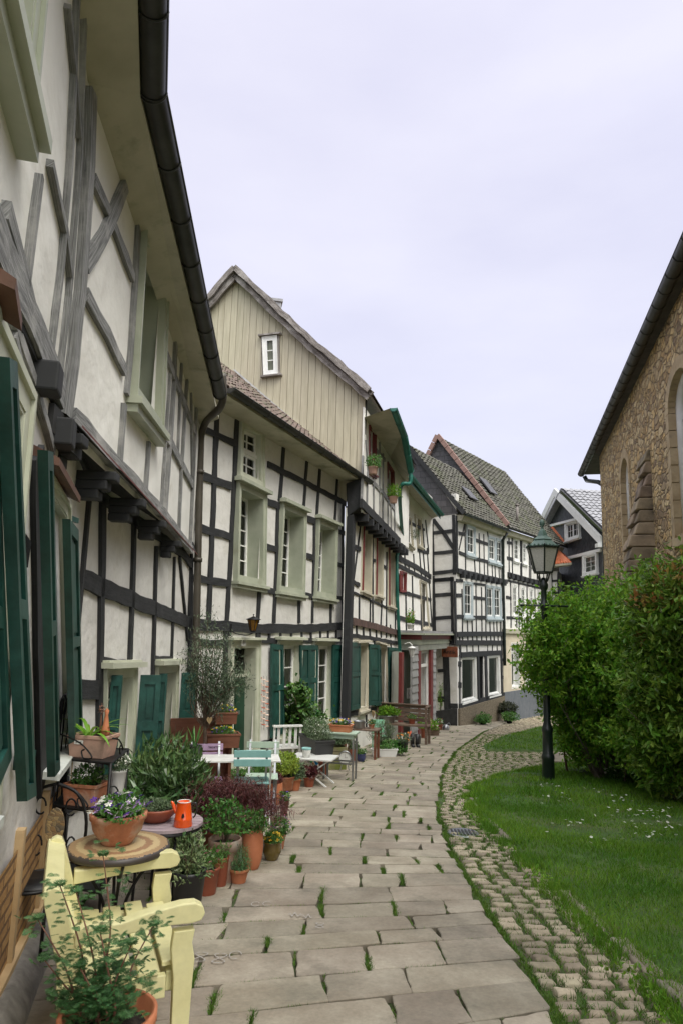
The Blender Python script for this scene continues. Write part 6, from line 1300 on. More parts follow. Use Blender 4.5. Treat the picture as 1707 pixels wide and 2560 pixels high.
def bleg(y):
    m=MB(); pr=[(-DP-.01,-.03),(-DP+.0,.35),(-DP-.112,.73),(-DP-.115,.76),(-DP-.103,.785),(-DP-.08,.795),(-DP-.055,.787),(-DP-.042,.765),(-DP+.07,.42),(-DP+.07,.35),(-DP+.06,-.03)]
    m.poly([(x,y-.026,z) for x,z in pr],(0,.052,0)); return m
for y in (0.,LB):
    build(arm(y),'armrest',m_byellow,bench,world=False,bevel=.006); build(fleg(y),'leg',m_byellow,bench,world=False,bevel=.004); build(bleg(y),'leg',m_byellow,bench,world=False,bevel=.004)
m=MB()
for y in (0.,LB): m.box((-DP/2-.02,y,.345),(DP/2-.09,.019,.045)); m.box((-DP/2-.02,y,.12),(DP/2-.07,.016,.022))
m.box((-.085,LB/2,.345),(.018,LB/2-.028,.04)); m.box((-DP+.02,LB/2,.345),(.018,LB/2-.028,.04)); m.box((-DP/2,LB/2,.37),(.26,.02,.016)); build(m,'seat_rail',m_byellow,bench,world=False,bevel=.004)
for k in range(5):
    m=MB(); x=-.05-k*.108; m.box((x-.03,LB/2,.405+.012*math.cos(k*1.1)),(.044,LB/2+.035 if k else LB/2-.03,.012),ry=.03*(k-2)); build(m,'seat_slat',m_byellow,bench,world=False,bevel=.005)
m=MB(); m.bar((-DP-.08,-.02,.755),(-DP-.08,LB+.02,.755),.085,.03,up=(.26,0,.97)); build(m,'back_rail',m_byellow,bench,world=False,bevel=.005); m=MB(); m.bar((-DP-.0,-.02,.47),(-DP-.0,LB+.02,.47),.06,.03,up=(.26,0,.97)); build(m,'back_rail',m_byellow,bench,world=False,bevel=.005)
for k in range(6):
    m=MB(); y=LB*(k+.7)/6.4; m.bar((-DP-.01,y,.49),(-DP-.075,y,.72),.014,.045,up=(0,1,0)); build(m,'back_slat',m_byellow,bench,world=False,bevel=.003)
# ---------------------------------------------------------------- foreground potted shrub
pp=gp(272,2600,.0); pp=aty(268,2562,2.80); g0=gz(pp[0],pp[1]); pp=np.array((pp[0],pp[1],g0)); hp=.42
tz=aty(268,2530,pp[1])[2]; hp=max(.3,tz-g0); rp=118/F*((np.array((pp[0],pp[1],tz))-C)@FW)
T=thing('potted_plant','tall shrub with finely cut blue green leaves in a terracotta pot before the yellow bench','potted plant',pp)
b=MB(); b.lathe(potprof(rp,hp,'plain'),n=40); build(b,'pot',m_terra_or,T,world=False); b=MB(); b.lathe([(rp*.9,hp*.87),(rp*.4,hp*.92),(0,hp*.93)],n=16); build(b,'soil',m_soil,T,world=False)
def cutleaf(m,p,d,s):
    """deeply cut leaf: a fan of narrow leaflets"""
    d=np.array(d,float); d/=np.linalg.norm(d); a=np.cross(d,(0,0,1)); a/=np.linalg.norm(a)+1e-6; u=np.cross(a,d)
    for k,ang in enumerate((-1.25,-.75,-.35,0,.35,.75,1.25)):
        dd=d*math.cos(ang)+a*math.sin(ang); L_=s*(1-.28*abs(ang)); w_=s*.05; aa=np.cross(u,dd)
        for j,(o,l) in enumerate(((0,1),(.45,.5),(-.45,.5))):
            e=dd*math.cos(o)+aa*math.sin(o); st=p+dd*L_*(.45 if j else 0); tip=st+e*L_*l-u*L_*.12; side=np.cross(u,e); mid=(st+tip)/2+u*L_*.04
            m.add([st,mid+side*w_,tip,mid-side*w_],[(0,1,2,3)])
st_=MB(); lf=MB()
def at_pot(u,v,dy=0): q=aty(u,v,pp[1]+dy); return q-pp
tips=[(258,2140,.05,1),(150,2215,.0,1),(95,2300,.05,.7),(385,2315,.15,.8),(190,2230,-.05,.8),(250,2330,-.1,.8),(110,2400,.05,.8),(330,2360,-.1,.6),(200,2420,-.1,.7),(290,2420,.1,.6),(160,2500,.0,.6),(240,2480,-.12,.6)]
for u,v,dy,sc_ in tips:
    tp=at_pot(u,v,dy); b0=np.array((tp[0]*.25,tp[1]*.2,hp*.9)); mid=b0*.4+tp*.6+np.array((-.03*np.sign(tp[0]),0,-.02)); pts=smooth([b0,b0+(mid-b0)*.5+NR.normal(size=3)*.015,mid,tp],6); st_.tube(pts,np.linspace(.0065,.002,len(pts)),5)
    for i in range(int(len(pts)*.25),len(pts)):
        f=i/len(pts)
        for k in range(3 if f>.35 else 2):
            q=R_.random()*6.28; d=np.array((math.cos(q),math.sin(q),R_.uniform(-.1,.7))); L_=R_.uniform(.03,.07); p=pts[i]+d*L_+np.array((0,0,R_.uniform(-.02,.02)))
            for _ in range(2): cutleaf(lf,p+NR.normal(size=3)*.012,d+NR.normal(size=3)*.35+np.array((0,0,-.15)),R_.uniform(.022,.036))
        if i==len(pts)-1:
            for k in range(7): q=k*.9; cutleaf(lf,pts[i],(math.cos(q),math.sin(q),.8),.034)
for k in range(80): q=R_.random()*6.28; r_=R_.uniform(.0,rp*1.0); cutleaf(lf,np.array((math.cos(q)*r_,math.sin(q)*r_,hp+R_.uniform(-.02,.12))),(math.cos(q),math.sin(q),.3),.034)
build(st_,'stem',m_barkred,T,world=False); build(lf,'foliage',m_leaf_blue,T,world=False)
# ---------------------------------------------------------------- mosaic table and bowl of pansies
def mosaic():
    m=bpy.data.materials.new('mosaic_top'); m.use_nodes=True; t=m.node_tree; N=t.nodes; K=t.links.new; b=N['Principled BSDF']; tc=N.new('ShaderNodeTexCoord'); ln=N.new('ShaderNodeVectorMath'); ln.operation='LENGTH'; mz=N.new('ShaderNodeMapping'); mz.inputs['Scale'].default_value=(1.15,1.15,0); K(tc.outputs['Object'],mz.inputs[0]); K(mz.outputs[0],ln.inputs[0])
    v=N.new('ShaderNodeTexVoronoi'); v.inputs['Scale'].default_value=95; K(tc.outputs['Object'],v.inputs['Vector']); sp_=N.new('ShaderNodeSeparateXYZ'); K(v.outputs['Color'],sp_.inputs[0]); ad=N.new('ShaderNodeMath'); ad.operation='MULTIPLY_ADD'; ad.inputs[1].default_value=.016; K(sp_.outputs[0],ad.inputs[0]); K(ln.outputs['Value'],ad.inputs[2])
    rp=N.new('ShaderNodeValToRGB'); rp.color_ramp.interpolation='CONSTANT'; e=rp.color_ramp.elements; e[0].position=0; e[0].color=(.38,.25,.13,1); e[1].position=.08; e[1].color=(.48,.37,.20,1)
    for p,c in ((.17,(.30,.17,.09,1)),(.215,(.50,.38,.20,1)),(.265,(.34,.22,.11,1)),(.31,(.05,.04,.035,1))): x=e.new(p); x.color=c
    K(ad.outputs[0],rp.inputs[0]); K(rp.outputs[0],b.inputs['Base Color']); b.inputs['Roughness'].default_value=.45; return m
pm_=gp(297,2118,.72); mt=thing('mosaic_table','small round mosaic topped table with black iron legs behind the yellow bench','table',(pm_[0],pm_[1],gz(pm_[0],pm_[1])))
rt_=.275; b=MB(); b.lathe([(0,.735),(rt_-.012,.735),(rt_,.73),(rt_+.006,.715),(rt_,.70),(0,.70)],n=48); 
me=build(b,'table_top',mosaic(),mt,world=False); 
# table top material is centred on the table
b=MB()
for k in range(4):
    q=k*math.pi/2+.4; c,s_=math.cos(q),math.sin(q); b.tube(smooth([(c*.25,s_*.25,.69),(c*.12,s_*.12,.55),(c*.05,s_*.05,.38),(c*.12,s_*.12,.2),(c*.27,s_*.27,0)],5),.009,6)
b.tube([(.06*math.cos(a),.06*math.sin(a),.38) for a in np.linspace(0,6.28,13)],.007,5); b.tube([(.14*math.cos(a),.14*math.sin(a),.18) for a in np.linspace(0,6.28,17)],.007,5)
for k in range(4):
    q=k*math.pi/2+1.2; c,s_=math.cos(q),math.sin(q); b.tube([(c*(.10+.04*math.cos(a)),s_*(.10+.04*math.cos(a)),.60+.05*math.sin(a)) for a in np.linspace(0,5,10)],.005,5)
build(b,'iron_base',m_iron,mt,world=False)
bp_=np.array((pm_[0]-.02,pm_[1]+.02,mt.location[2]+.736))
potted('big round terracotta bowl of violet, lilac and white pansies on the mosaic table',bp_,.150,.165,'bowl',m_terra,m_leaf_mid,(.20,.17,.085),1500,.03,.6,.5,[m_flilac,m_fpurple,m_fwhite,m_flilac],110,.046,cz=.02)
# black cage shelf --------------------------------------------------------------
sh0=aty(192,1900,5.15); yS=5.15
a0=np.array((-2.02,5.20)); e1=np.array((-1.58,5.05)); e2=np.array((-1.63,5.62)); e3=np.array((-2.10,5.62))
zt=aty(250,1898,5.2)[2]; zm=aty(250,2018,5.2)[2]; gg=gz(0,5.3); zl=gg+.22
ety=thing('plant_stand','tall black wrought iron plant stand with three shelves against the house wall','plant stand',(-1.95,5.35,gg))
b=MB(); cs=[np.array(q) for q in (a0,e1,e2,e3)]
for i,q in enumerate(cs):
    top=zt+.42 if i in (0,3) else (zt if i else zt)
    b.tube([(q[0],q[1],gg),(q[0],q[1],top)],.011,6)
for q0,q1 in ((a0,e3),): 
    for f in (.3,.7): q=q0+(q1-q0)*f; b.tube([(q[0],q[1],gg),(q[0],q[1],zt+.38)],.006,5)
for ztp in (zt+.42,):
    for j in range(4): 
        c=a0+(e3-a0)*(j+.5)/4; b.tube([(c[0]+.0,c[1]+.06*math.cos(t),ztp-.08+.10*math.sin(t)) for t in np.linspace(-.5,3.6,10)],.006,5)
for z in (zt,zm):
    for s0_,s1_ in ((a0,e1),(e1,e2)):
        m_=(s0_+s1_)/2
        b.tube(smooth([(s0_[0],s0_[1],z+.17),(s0_[0]*.6+s1_[0]*.4,s0_[1]*.6+s1_[1]*.4,z+.12),(s0_[0]*.35+s1_[0]*.65,s0_[1]*.35+s1_[1]*.65,z+.03),(s0_[0]*.5+s1_[0]*.5,s0_[1]*.5+s1_[1]*.5,z+.015),(s0_[0]*.55+s1_[0]*.45,s0_[1]*.55+s1_[1]*.45,z+.06),(m_[0],m_[1],z+.075)],4),.006,5)
build(b,'iron_frame',m_iron,ety)
for z in (zt,zm,zl):
    b=MB(); b.poly([(*q,z-.012) for q in cs],(0,0,.012)); [b.tube([(*cs[i],z),(*cs[(i+1)%4],z)],.008,5) for i in range(4)]; build(b,'shelf',m_iron,ety)
# top trough with amaryllis-like straps
def trough(label,pos,hw,hd,h,pm,leaf,rad,n,size,flower_=None,nf=0,fs=.03,rz=0,name='planter',cat='planter',cz=.03,asp=.5,extra=None,taper=.86,group='potted plants along the house fronts',up=.4):
    T=thing(name,label,cat,pos,rz,group); b=MB(); t=.012; X,Y=hw,hd
    def ring_(x,y,z): return [(-x,-y,z),(x,-y,z),(x,y,z),(-x,y,z)]
    V=ring_(X*taper,Y*taper,0)+ring_(X*.97,Y*.97,h*.82)+ring_(X*1.03,Y*1.04,h*.84)+ring_(X*1.03,Y*1.04,h)+ring_(X*.92,Y*.90,h)+ring_(X*.90,Y*.88,h*.85); F_=[(3,2,1,0)]
    for r in range(5): F_+=[(4*r+i,4*r+(i+1)%4,4*r+4+(i+1)%4,4*r+4+i) for i in range(4)]
    b.add(V,F_+[(20,21,22,23)]); build(b,'trough',pm,T,world=False,bevel=.006)
    b=MB(); b.add([(-X*.9,-Y*.88,h*.88),(X*.9,-Y*.88,h*.88),(X*.9,Y*.88,h*.88),(-X*.9,Y*.88,h*.88)],[(0,1,2,3)]); build(b,'soil',m_soil,T,world=False)
    if leaf:
        c=(0,0,h+cz); build(foliage(rad,n,size,c,asp,up),'foliage',leaf,T,world=False)
        if flower_:
            for f_ in (flower_ if isinstance(flower_,list) else [flower_]): blooms(T,f_,np.array(rad)*1.03,nf,c,fs)
    if extra: extra(T)
    return T
def straps(T):
    b=MB()
    for k in range(16): q=k*2.4; b.strap((-.04+.02*math.cos(q),.02*math.sin(q),.14),(math.cos(q),math.sin(q),R_.uniform(.8,1.9)),R_.uniform(.20,.34),.030,R_.uniform(.8,1.6))
    build(b,'strap_leaves',m_leaf_lime if False else m_leaf_bush,T,world=False)
    b=MB(); b.lathe([(.0,.0),(.028,.01),(.035,.05),(.022,.10),(.012,.17),(.018,.20),(.0,.22)],(.09,.0,.13),12); build(b,'clay_bird',m_terra_or,T,world=False)
    b=MB(); b.lathe([(.008,.16),(.008,.30)],(.03,.03,0),6); foliage((.022,.022,.045),60,.02,(.03,.03,.33),m=b); build(b,'dry_flower',m_barkred,T,world=False)
    b=MB(); b.box((-.06,-.098,.11),(.035,.002,.014)); tg=build(b,'name_tag',m_whitep,T,world=False); b=MB(); [b.box((-.08+.008*k,-.1008,.11+.002*(k%3-1)),(.0022,.0006,.006)) for k in range(6)]; build(b,'handwriting',m_signtxt,tg,world=False)
p=np.array((-1.80,5.30,zt)); trough('pink terracotta trough with strap leaved plant and clay bird on the top shelf',p,.155,.10,.16,m_terra_pink,None,None,0,0,extra=straps,rz=-.2)
p=np.array((-1.82,5.28,zm)); trough('rectangular terracotta planter with white flowers on the middle shelf',p,.135,.095,.15,m_terra,m_leaf_mid,(.15,.11,.10),600,.03,[m_fwhite],16,.03,rz=-.2,cz=.04)
potted('white enamel pot of white flowers on the middle shelf',np.array((-1.66,5.50,zm)),.065,.20,'plain',m_whitep,m_leaf_grey,(.12,.12,.10),700,.022,.5,.5,[m_fwhite],60,.022,cz=.05)
# small iron chair with mosaic medallion below the stand
pc=gp(205,2175,.0); pc=np.array((-1.75,4.62,gz(0,4.62))); T=thing('iron_chair','black wrought iron chair with an oval mosaic medallion in its back','chair',pc,-.1)
b=MB(); 
for sx_ in (-1,1):
    b.tube(smooth([(sx_*.16,0,.0),(sx_*.17,0,.45),(sx_*.20,-.03,.75),(sx_*.14,-.05,.92),(0,-.06,.98)],5),.010,6)
    b.tube([(sx_*.10+.035*math.cos(t),-.05,.84+.05*math.sin(t)) for t in np.linspace(0,5.5,12)],.006,5); b.tube([(sx_*.11+.03*math.cos(t),-.03,.60+.06*math.sin(t)) for t in np.linspace(0,5.5,12)],.006,5); b.tube([(sx_*.16,-.40,.0),(sx_*.16,-.38,.44)],.010,6)
b.tube([(.17*math.cos(t),-.2+.2*math.sin(t),.45) for t in np.linspace(0,6.28,20)],.010,6); build(b,'iron_frame',m_iron,T,world=False)
b=MB(); b.lathe([(0,.46),(.17,.46),(.17,.445),(0,.445)],(0,-.2,0),20); build(b,'seat',m_iron,T,world=False)
m_med=stonemat('mosaic_medallion',26,[(.35,.22,.08),(.20,.13,.07),(.42,.30,.13),(.12,.10,.07)],.2); b=MB(); P=[(.062*math.cos(t),-.045,.72+.11*math.sin(t)) for t in np.linspace(0,6.28,24)[:-1]]; b.poly(P,(0,.012,0)); build(b,'medallion',m_med,T,world=False)
# ---------------------------------------------------------------- lilac table with coffee pot and bowl
pl=gp(415,2060,.57); rl=.275; T=thing('round_table','round slatted table of faded lilac wood beside the oleander','table',(pl[0],pl[1],gz(pl[0],pl[1])))
for k in range(8):
    y0,y1=-rl+2*rl*k/8+.004,-rl+2*rl*(k+1)/8-.004; b=MB(); pts=[]
    for y in np.linspace(y0,y1,5): pts.append((math.sqrt(max(0,rl*rl-y*y))+.001,y))
    b.poly([(x,y,.57) for x,y in pts]+[(-x,y,.57) for x,y in pts[::-1]],(0,0,.022)); build(b,'slat',m_lilacwood,T,world=False)
b=MB(); b.lathe([(rl*.985,.545),(rl*.985,.569),(rl*.93,.569),(rl*.93,.545),(rl*.985,.545)],n=32)
for k in range(4): q=k*1.571+.6; b.tube([(.20*math.cos(q),.20*math.sin(q),.55),(.22*math.cos(q),.22*math.sin(q),0)],.011,6)
build(b,'leg_frame',m_iron,T,world=False); ztab=T.location[2]+.593
q=aty(462,2060,pl[1]-.12); kp=np.array((q[0]-.01,pl[1]-.13,ztab)); 
T=thing('coffee_pot','bright orange enamel coffee pot with black handle on the lilac table','coffee pot',kp)
b=MB(); b.lathe([(0,0),(.068,0),(.070,.006),(.064,.045),(.066,.05),(.062,.058),(.050,.165),(.051,.170),(.046,.168),(.0,.15)],n=28); b.tube(smooth([(-.052,0,.09),(-.070,0,.12),(-.085,0,.155),(-.097,0,.166)],4),np.linspace(.016,.008,13)[:13],8); build(b,'body',m_orange,T,world=False)
b=MB(); b.tube(smooth([(.052,0,.155),(.085,0,.160),(.095,0,.12),(.083,0,.07),(.070,0,.06)],5),.006,8); build(b,'handle',m_black,T,world=False)
b=MB(); b.poly([(.010+.010*math.cos(t)*(1-.3*math.sin(t)),-.0645,.085+.016*math.sin(t)) for t in np.linspace(0,6.28,14)[:-1]],(0,-.003,0)); build(b,'oval_mark',m_black,T,world=False)
b=MB(); b.lathe([(.051,.168),(.052,.173),(.048,.174),(.045,.171)],n=24); build(b,'rim',m_whitep,T,world=False)
q=aty(398,2050,pl[1]); potted('shallow terracotta bowl of small succulents on the lilac table',np.array((q[0]-.02,pl[1]-.02,ztab)),.155,.10,'shallow',m_terra_red,m_leaf_grey,(.15,.15,.05),1400,.022,.6,.9,cz=.0)
# ---------------------------------------------------------------- oleander and large shrubs
def shrub(label,pos,rad,h,n,size,leaf,asp=.3,up=.4,pot=None,pm=None,name='potted_shrub',stem=8,droop=.1,flat=True,shell=.25,fl=None,nf=0,fs=.03,cat='shrub'):
    T=thing(name,label,cat,pos,R_.uniform(0,6),'potted plants along the house fronts')
    hp_=0
    if pot: b=MB(); b.lathe(potprof(pot[0],pot[1],'plain'),n=24); build(b,'pot',pm or m_black,T,world=False); b=MB(); b.lathe([(pot[0]*.9,pot[1]*.88),(0,pot[1]*.9)],n=14); build(b,'soil',m_soil,T,world=False); hp_=pot[1]
    c=(0,0,hp_+rad[2]*.6 if h is None else h)
    if stem: s=MB(); stems(s,stem,c,rad,.008); build(s,'stem',m_twig,T,world=False)
    build(foliage(rad,n,size,c,asp,up,droop,shell,flat=flat),'foliage',leaf,T,world=False)
    if fl: blooms(T,fl,np.array(rad)*1.02,nf,c,fs)
    return T
q=gp(400,2010,.35); q=np.array((-1.62,7.0,gz(0,7.0))); shrub('large bushy oleander with long narrow leaves in front of the green shutters',q,(.62,.55,.46),.60,3800,.14,m_leaf_ol,.17,.9,pot=(.2,.3),droop=.0,shell=.1)
q,r_,k=spot(395,470,2215); shrub('low variegated euonymus with cream edged leaves beside the table',q+np.array((-.05,.1,0)),(.30,.30,.30),.36,2600,.045,m_leaf_varieg,.42,.6,pot=(.15,.22),shell=.2)
q=gp(465,2075,.45); shrub('upright cream variegated shrub leaning out beyond the lilac table',np.array((-1.03,5.30,gz(0,5.30))),(.17,.20,.22),.34,900,.042,m_leaf_varieg,.42,.8,pot=(.12,.3),shell=.1)
# pots in the front row (u left, u right, bottom v)
def row(label,uL,uR,vb,vt,pk,pm,**kw):
    q,r,k=spot(uL,uR,vb); h=(vb-vt)*k*1.0; return potted(label,q,r,h,pk,pm,**kw)
row('brown plastic pot of pink carnations at the front of the row',478,548,2243,2178,'plain',m_terra_red,leaf=m_leaf_mid,rad=(.15,.15,.10),n=1100,size=.035,asp=.14,up=.7,flower_=[m_fpink],nf=14,fs=.038)
row('second brown plastic pot half hidden behind the carnations',530,570,2220,2150,'plain',m_terra_red,leaf=m_leaf_mid,rad=(.10,.10,.08),n=400,size=.04,asp=.2)
row('large lime stained terracotta pot with an open leafy shrub',515,600,2212,2110,'flower',m_terra_old,leaf=m_leaf_mid,rad=(.28,.22,.22),n=700,size=.042,asp=.6,stem=7,cz=.16)
row('tall smooth orange terracotta urn with a trailing plant',602,656,2178,2082,'urn',m_terra_or,leaf=m_leaf_mid,rad=(.16,.16,.13),n=800,size=.035,asp=.5,cz=.05,flower_=[m_fpink],nf=8,fs=.02)
row('small ribbed terracotta pot of drooping rosemary',571,622,2213,2178,'flower',m_terra_or,leaf=m_leaf_blue,rad=(.13,.12,.14),n=1700,size=.035,asp=.10,cz=.06,droop=.4)
row('olive brown glazed pot of yellow pansies',655,704,2154,2110,'round',m_glaze,leaf=m_leaf_mid,rad=(.11,.11,.06),n=600,size=.03,asp=.5,flower_=[m_fyellow],nf=26,fs=.042)
row('terracotta pot of lilac and pink flowers behind the yellow pansies',683,714,2125,2088,'flower',m_terra,leaf=m_leaf_mid,rad=(.14,.14,.14),n=900,size=.03,asp=.4,flower_=[m_flilac,m_fpink],nf=70,fs=.026,cz=.06)
row('red brown pot with a drooping violet pansy at the edge of the path',698,722,2042,2005,'flower',mat('dark_red_clay',(.06,.02,.015),(.10,.03,.02),rough=.4),leaf=m_leaf_mid,rad=(.07,.07,.09),n=160,size=.04,flower_=[m_fpurple],nf=5,fs=.04)
row('tall terracotta pot with burgundy leaves behind the maple',667,706,2015,1962,'urn',m_terra_or,leaf=m_leaf_maple,rad=(.13,.13,.10),n=300,size=.05,asp=.5)
row('round terracotta pot of euphorbia beside the folding table',717,754,1978,1948,'flower',m_terra_or,leaf=m_leaf_grey,rad=(.20,.18,.18),n=900,size=.05,asp=.5,cz=.08)
row('weathered terracotta pot of dark red heuchera',757,788,1970,1944,'flower',m_terra_red,leaf=m_leaf_maple,rad=(.16,.15,.10),n=500,size=.06,asp=.8,cz=.05,flower_=[m_fpink],nf=6)
q=gp(712,1985,.0); shrub('lime green euphorbia mound behind the terracotta pots',q+np.array((.0,.25,0)),(.27,.25,.24),.36,1700,.055,m_leaf_lime,.42,.8,pot=(.13,.2),pm=m_terra)
row('dark plastic pot hidden under the lilac table',425,470,2130,2080,'plain',m_terra_red,leaf=m_leaf_mid,rad=(.12,.12,.08),n=250,size=.04)
# japanese maple
q=gp(590,2110,0); q=np.array((-1.02,6.75,gz(0,6.75))); T=thing('japanese_maple','low spreading dark red japanese maple with finely cut leaves','shrub',q,0,'potted plants along the house fronts')
b=MB(); b.lathe(potprof(.2,.3,'plain'),n=24); build(b,'pot',m_terra_red,T,world=False)
b=MB(); tipsM=[]
for k in range(16):
    a=k*.39; r=R_.uniform(.30,.60); e=np.array((r*math.cos(a),r*math.sin(a)*.6,R_.uniform(.34,.60))); pts=smooth([(0,0,.28),(e[0]*.3,e[1]*.3,.60),(e[0]*.75,e[1]*.75,e[2]+.08),tuple(e)],4); b.tube(pts,np.linspace(.012,.003,len(pts)),5); tipsM.append(pts)
build(b,'stem',m_twig,T,world=False); b=MB()
for pts in tipsM:
    for p_ in pts[3:]:
        n=130; P=p_+NR.normal(size=(n,3))*np.array((.085,.075,.045)); b.leaves(P,.055,.12,.35,-.1)
build(b,'foliage',m_leaf_maple,T,world=False)
# ---------------------------------------------------------------- folding chairs and tables
def chair(label,pos,rz,mm,metal=m_zinc):
    T=thing('folding_chair',label,'chair',pos,rz,'folding bistro chairs')
    # local: back at y=0 nearest, seat towards +y
    for z in (.80,.70):
        b=MB(); b.box((0,-.01,z-.005),(.215,.009,.040),rx=.06); build(b,'back_slat',mm,T,world=False,bevel=.004)
    for k in range(5): b=MB(); b.box((0,.10+k*.072,.45),(.205,.030,.008)); build(b,'seat_slat',mm,T,world=False,bevel=.003)
    for sx_ in (-1,1):
        b=MB(); x=sx_*.165; b.bar((x,-.025,.86),(x,.38,.0),.006,.026,up=(1,0,0)); build(b,'leg',metal,T,world=False); b=MB(); x=sx_*.185; b.bar((x,.42,.45),(x,-.02,.0),.006,.026,up=(1,0,0)); build(b,'leg',metal,T,world=False)
    b=MB(); b.bar((-.165,.28,.12),(.165,.28,.12),.01,.01); b.bar((-.185,.05,.06),(.185,.05,.06),.01,.01); b.bar((-.2,.10,.438),(-.2,.40,.438),.02,.012); b.bar((.2,.10,.438),(.2,.40,.438),.02,.012); build(b,'stretcher',metal,T,world=False); return T
def onfloor(p): return np.array((p[0],p[1],gz(p[0],p[1])))
chair('turquoise slatted folding chair with grey iron frame, nearest of the bistro chairs',onfloor(gp(632,1893,.76)),.12,m_turq)
chair('sage green slatted folding chair at the far side of the white table',onfloor(gp(658,1862,.80)),math.pi+.1,m_sagechair)
T=chair('lilac folding chair with handwriting on its back behind the white table',onfloor(gp(515,1872,.78)),math.pi+.25,m_lilac)
b=MB(); 
for k in range(7):
    x=-.17+.022*k; q=[(x+.008*math.cos(t),.0005+.0,.795+.012*math.sin(t*(1+k%2))) for t in np.linspace(0,5,8)]; b.tube([(a_,.0-.022,c_) for a_,b_,c_ in q],.0018,4) if False else b.tube([(a_,.008,c_) for a_,b_,c_ in q],.0022,4)
build(b,'handwriting',m_black,T,world=False)
ptab=gp(590,1900,.70); T=thing('garden_table','long white slatted garden table between the folding chairs','table',onfloor(ptab),.16)
for k in range(4): b=MB(); b.box((0,-.165+.11*k,.715),(.52,.050,.010)); build(b,'slat',m_whitep,T,world=False,bevel=.003)
for sx_ in (-1,1):
    for sy_ in (-1,1): b=MB(); b.bar((sx_*.42,sy_*.16,.70),(sx_*.42,-sy_*.16,.0),.012,.012); build(b,'leg',m_whitep,T,world=False)
b=MB(); b.bar((-.42,0,.35),(.42,0,.35),.01,.01); b.bar((-.45,0,.69),(.45,0,.69),.03,.02); build(b,'stretcher',m_whitep,T,world=False)
zt_=T.location[2]+.726; q=aty(487,1905,ptab[1]+.05)
potted('black plastic pot with cut green stems on the white garden table',np.array((q[0],ptab[1]-.02,zt_)),.09,.13,'plain',m_black,extra=lambda T_: build((lambda b:[b.strap((.02*math.cos(k),.02*math.sin(k),.12),(math.cos(k*1.7),math.sin(k*1.7),3),.25,.025,.5) for k in range(8)] and b)(MB()),'strap_leaves',m_leaf_mid,T_,world=False))
def vessel(label,pos,prof,mm,name,cat,n=20,parts=()):
    T=thing(name,label,cat,pos); b=MB(); b.lathe(prof,n=n); build(b,'body',mm,T,world=False)
    for nm,mb_,m2_ in parts: build(mb_,nm,m2_,T,world=False)
    return T
m_brownglaze=mat('brown_salt_glaze',(.10,.035,.02),(.17,.06,.03),rough=.2,coat=.5,scale=6); m_tanglaze=mat('tan_stoneware',(.30,.16,.06),(.40,.23,.10),rough=.3,coat=.4,scale=6)
def lidmb(r,z): b=MB(); b.lathe([(r,z),(r*.9,z+.02),(r*.3,z+.035),(.012,z+.04),(.016,z+.055),(0,z+.06)],n=16); return b
# stand behind with stoneware jars
q=gp(450,1905,.55); pj=onfloor(np.array((-2.0,8.3,0))); T=thing('side_stool','small wooden stool carrying the stoneware jars beside the green shutters','stool',pj)
b=MB(); b.box((0,0,.50),(.22,.16,.012)); build(b,'stool_top',m_oldwood,T,world=False)
for sx_ in (-1,1):
    for sy_ in (-1,1): b=MB(); b.bar((sx_*.16,sy_*.11,.49),(sx_*.19,sy_*.13,0),.03,.03); build(b,'leg',m_oldwood,T,world=False)
zj_=pj[2]+.513; q1_=aty(451,1895,8.25); q2_=aty(468,1895,8.15)
vessel('dark brown glazed stoneware jar with knob lid, taller of the two jars',np.array((q1_[0],8.25,zj_)),[(0,0),(.055,0),(.06,.02),(.06,.16),(.045,.20),(.03,.205),(0,.205)],m_brownglaze,'stoneware_jar','jar',parts=(('lid',lidmb(.034,.203),m_brownglaze),))
vessel('small tan stoneware bottle beside the brown jar',np.array((q2_[0],8.13,zj_)),[(0,0),(.04,0),(.043,.02),(.043,.12),(.02,.16),(.018,.18),(.024,.19),(0,.19)],m_tanglaze,'stoneware_bottle','bottle')
# tiered wooden planters with pansies and the olive tree
def boxplanter(label,uL,uR,vb,vt,y,z=None,fl=(m_fyellow,m_fpurple),depth=.12,mm=None,rz=.30):
    a=aty(uL,vb,y); b_=aty(uR,vb,y); hw=abs(b_[0]-a[0])/2*1.05; h=abs(aty(uL,vt,y)[2]-a[2]); p=(a+b_)/2; p[1]+=depth
    return trough(label,p,hw,depth,h,mm or m_brownbox,m_leaf_mid,(hw*.95,depth,.09),500,.032,list(fl),18,.03,rz=rz,taper=.93,cz=.02)
tw=thing('planter_rack','brown stained stepped wooden rack carrying the pansy boxes by the green door','planter rack',onfloor((-1.68,9.6,0)),.3)
b=MB(); b.box((-.12,.12,.55),(.42,.02,.55)); b.box((-.50,.0,.40),(.02,.14,.40)); b.box((.25,.0,.40),(.02,.14,.40)); b.box((-.12,0,.20),(.38,.14,.02)); build(b,'rack_frame',m_brownbox,tw,world=False)
boxplanter('upper brown wooden box of mixed pansies beside the green door',532,586,1812,1782,9.55); boxplanter('lower brown wooden box of violet and yellow pansies beside the green door',512,592,1872,1836,9.25,fl=(m_fpurple,m_fyellow))
to_=np.array((-1.85,9.0,gz(0,9.0))); T=thing('olive_tree','slender olive tree with a bare trunk and airy grey green crown by the downpipe','tree',to_)
b=MB(); zc_=aty(540,1600,9.0)[2]-to_[2]; b.lathe(potprof(.17,.3,'plain'),n=24); build(b,'pot',m_black,T,world=False); b=MB()
fork=aty(513,1815,9.0)-to_; base_=np.array((fork[0]+.02,0,.25)); b.tube(smooth([base_,base_*.5+fork*.5+(.01,0,0),fork],5),np.linspace(.026,.022,11),8)
ends=[]
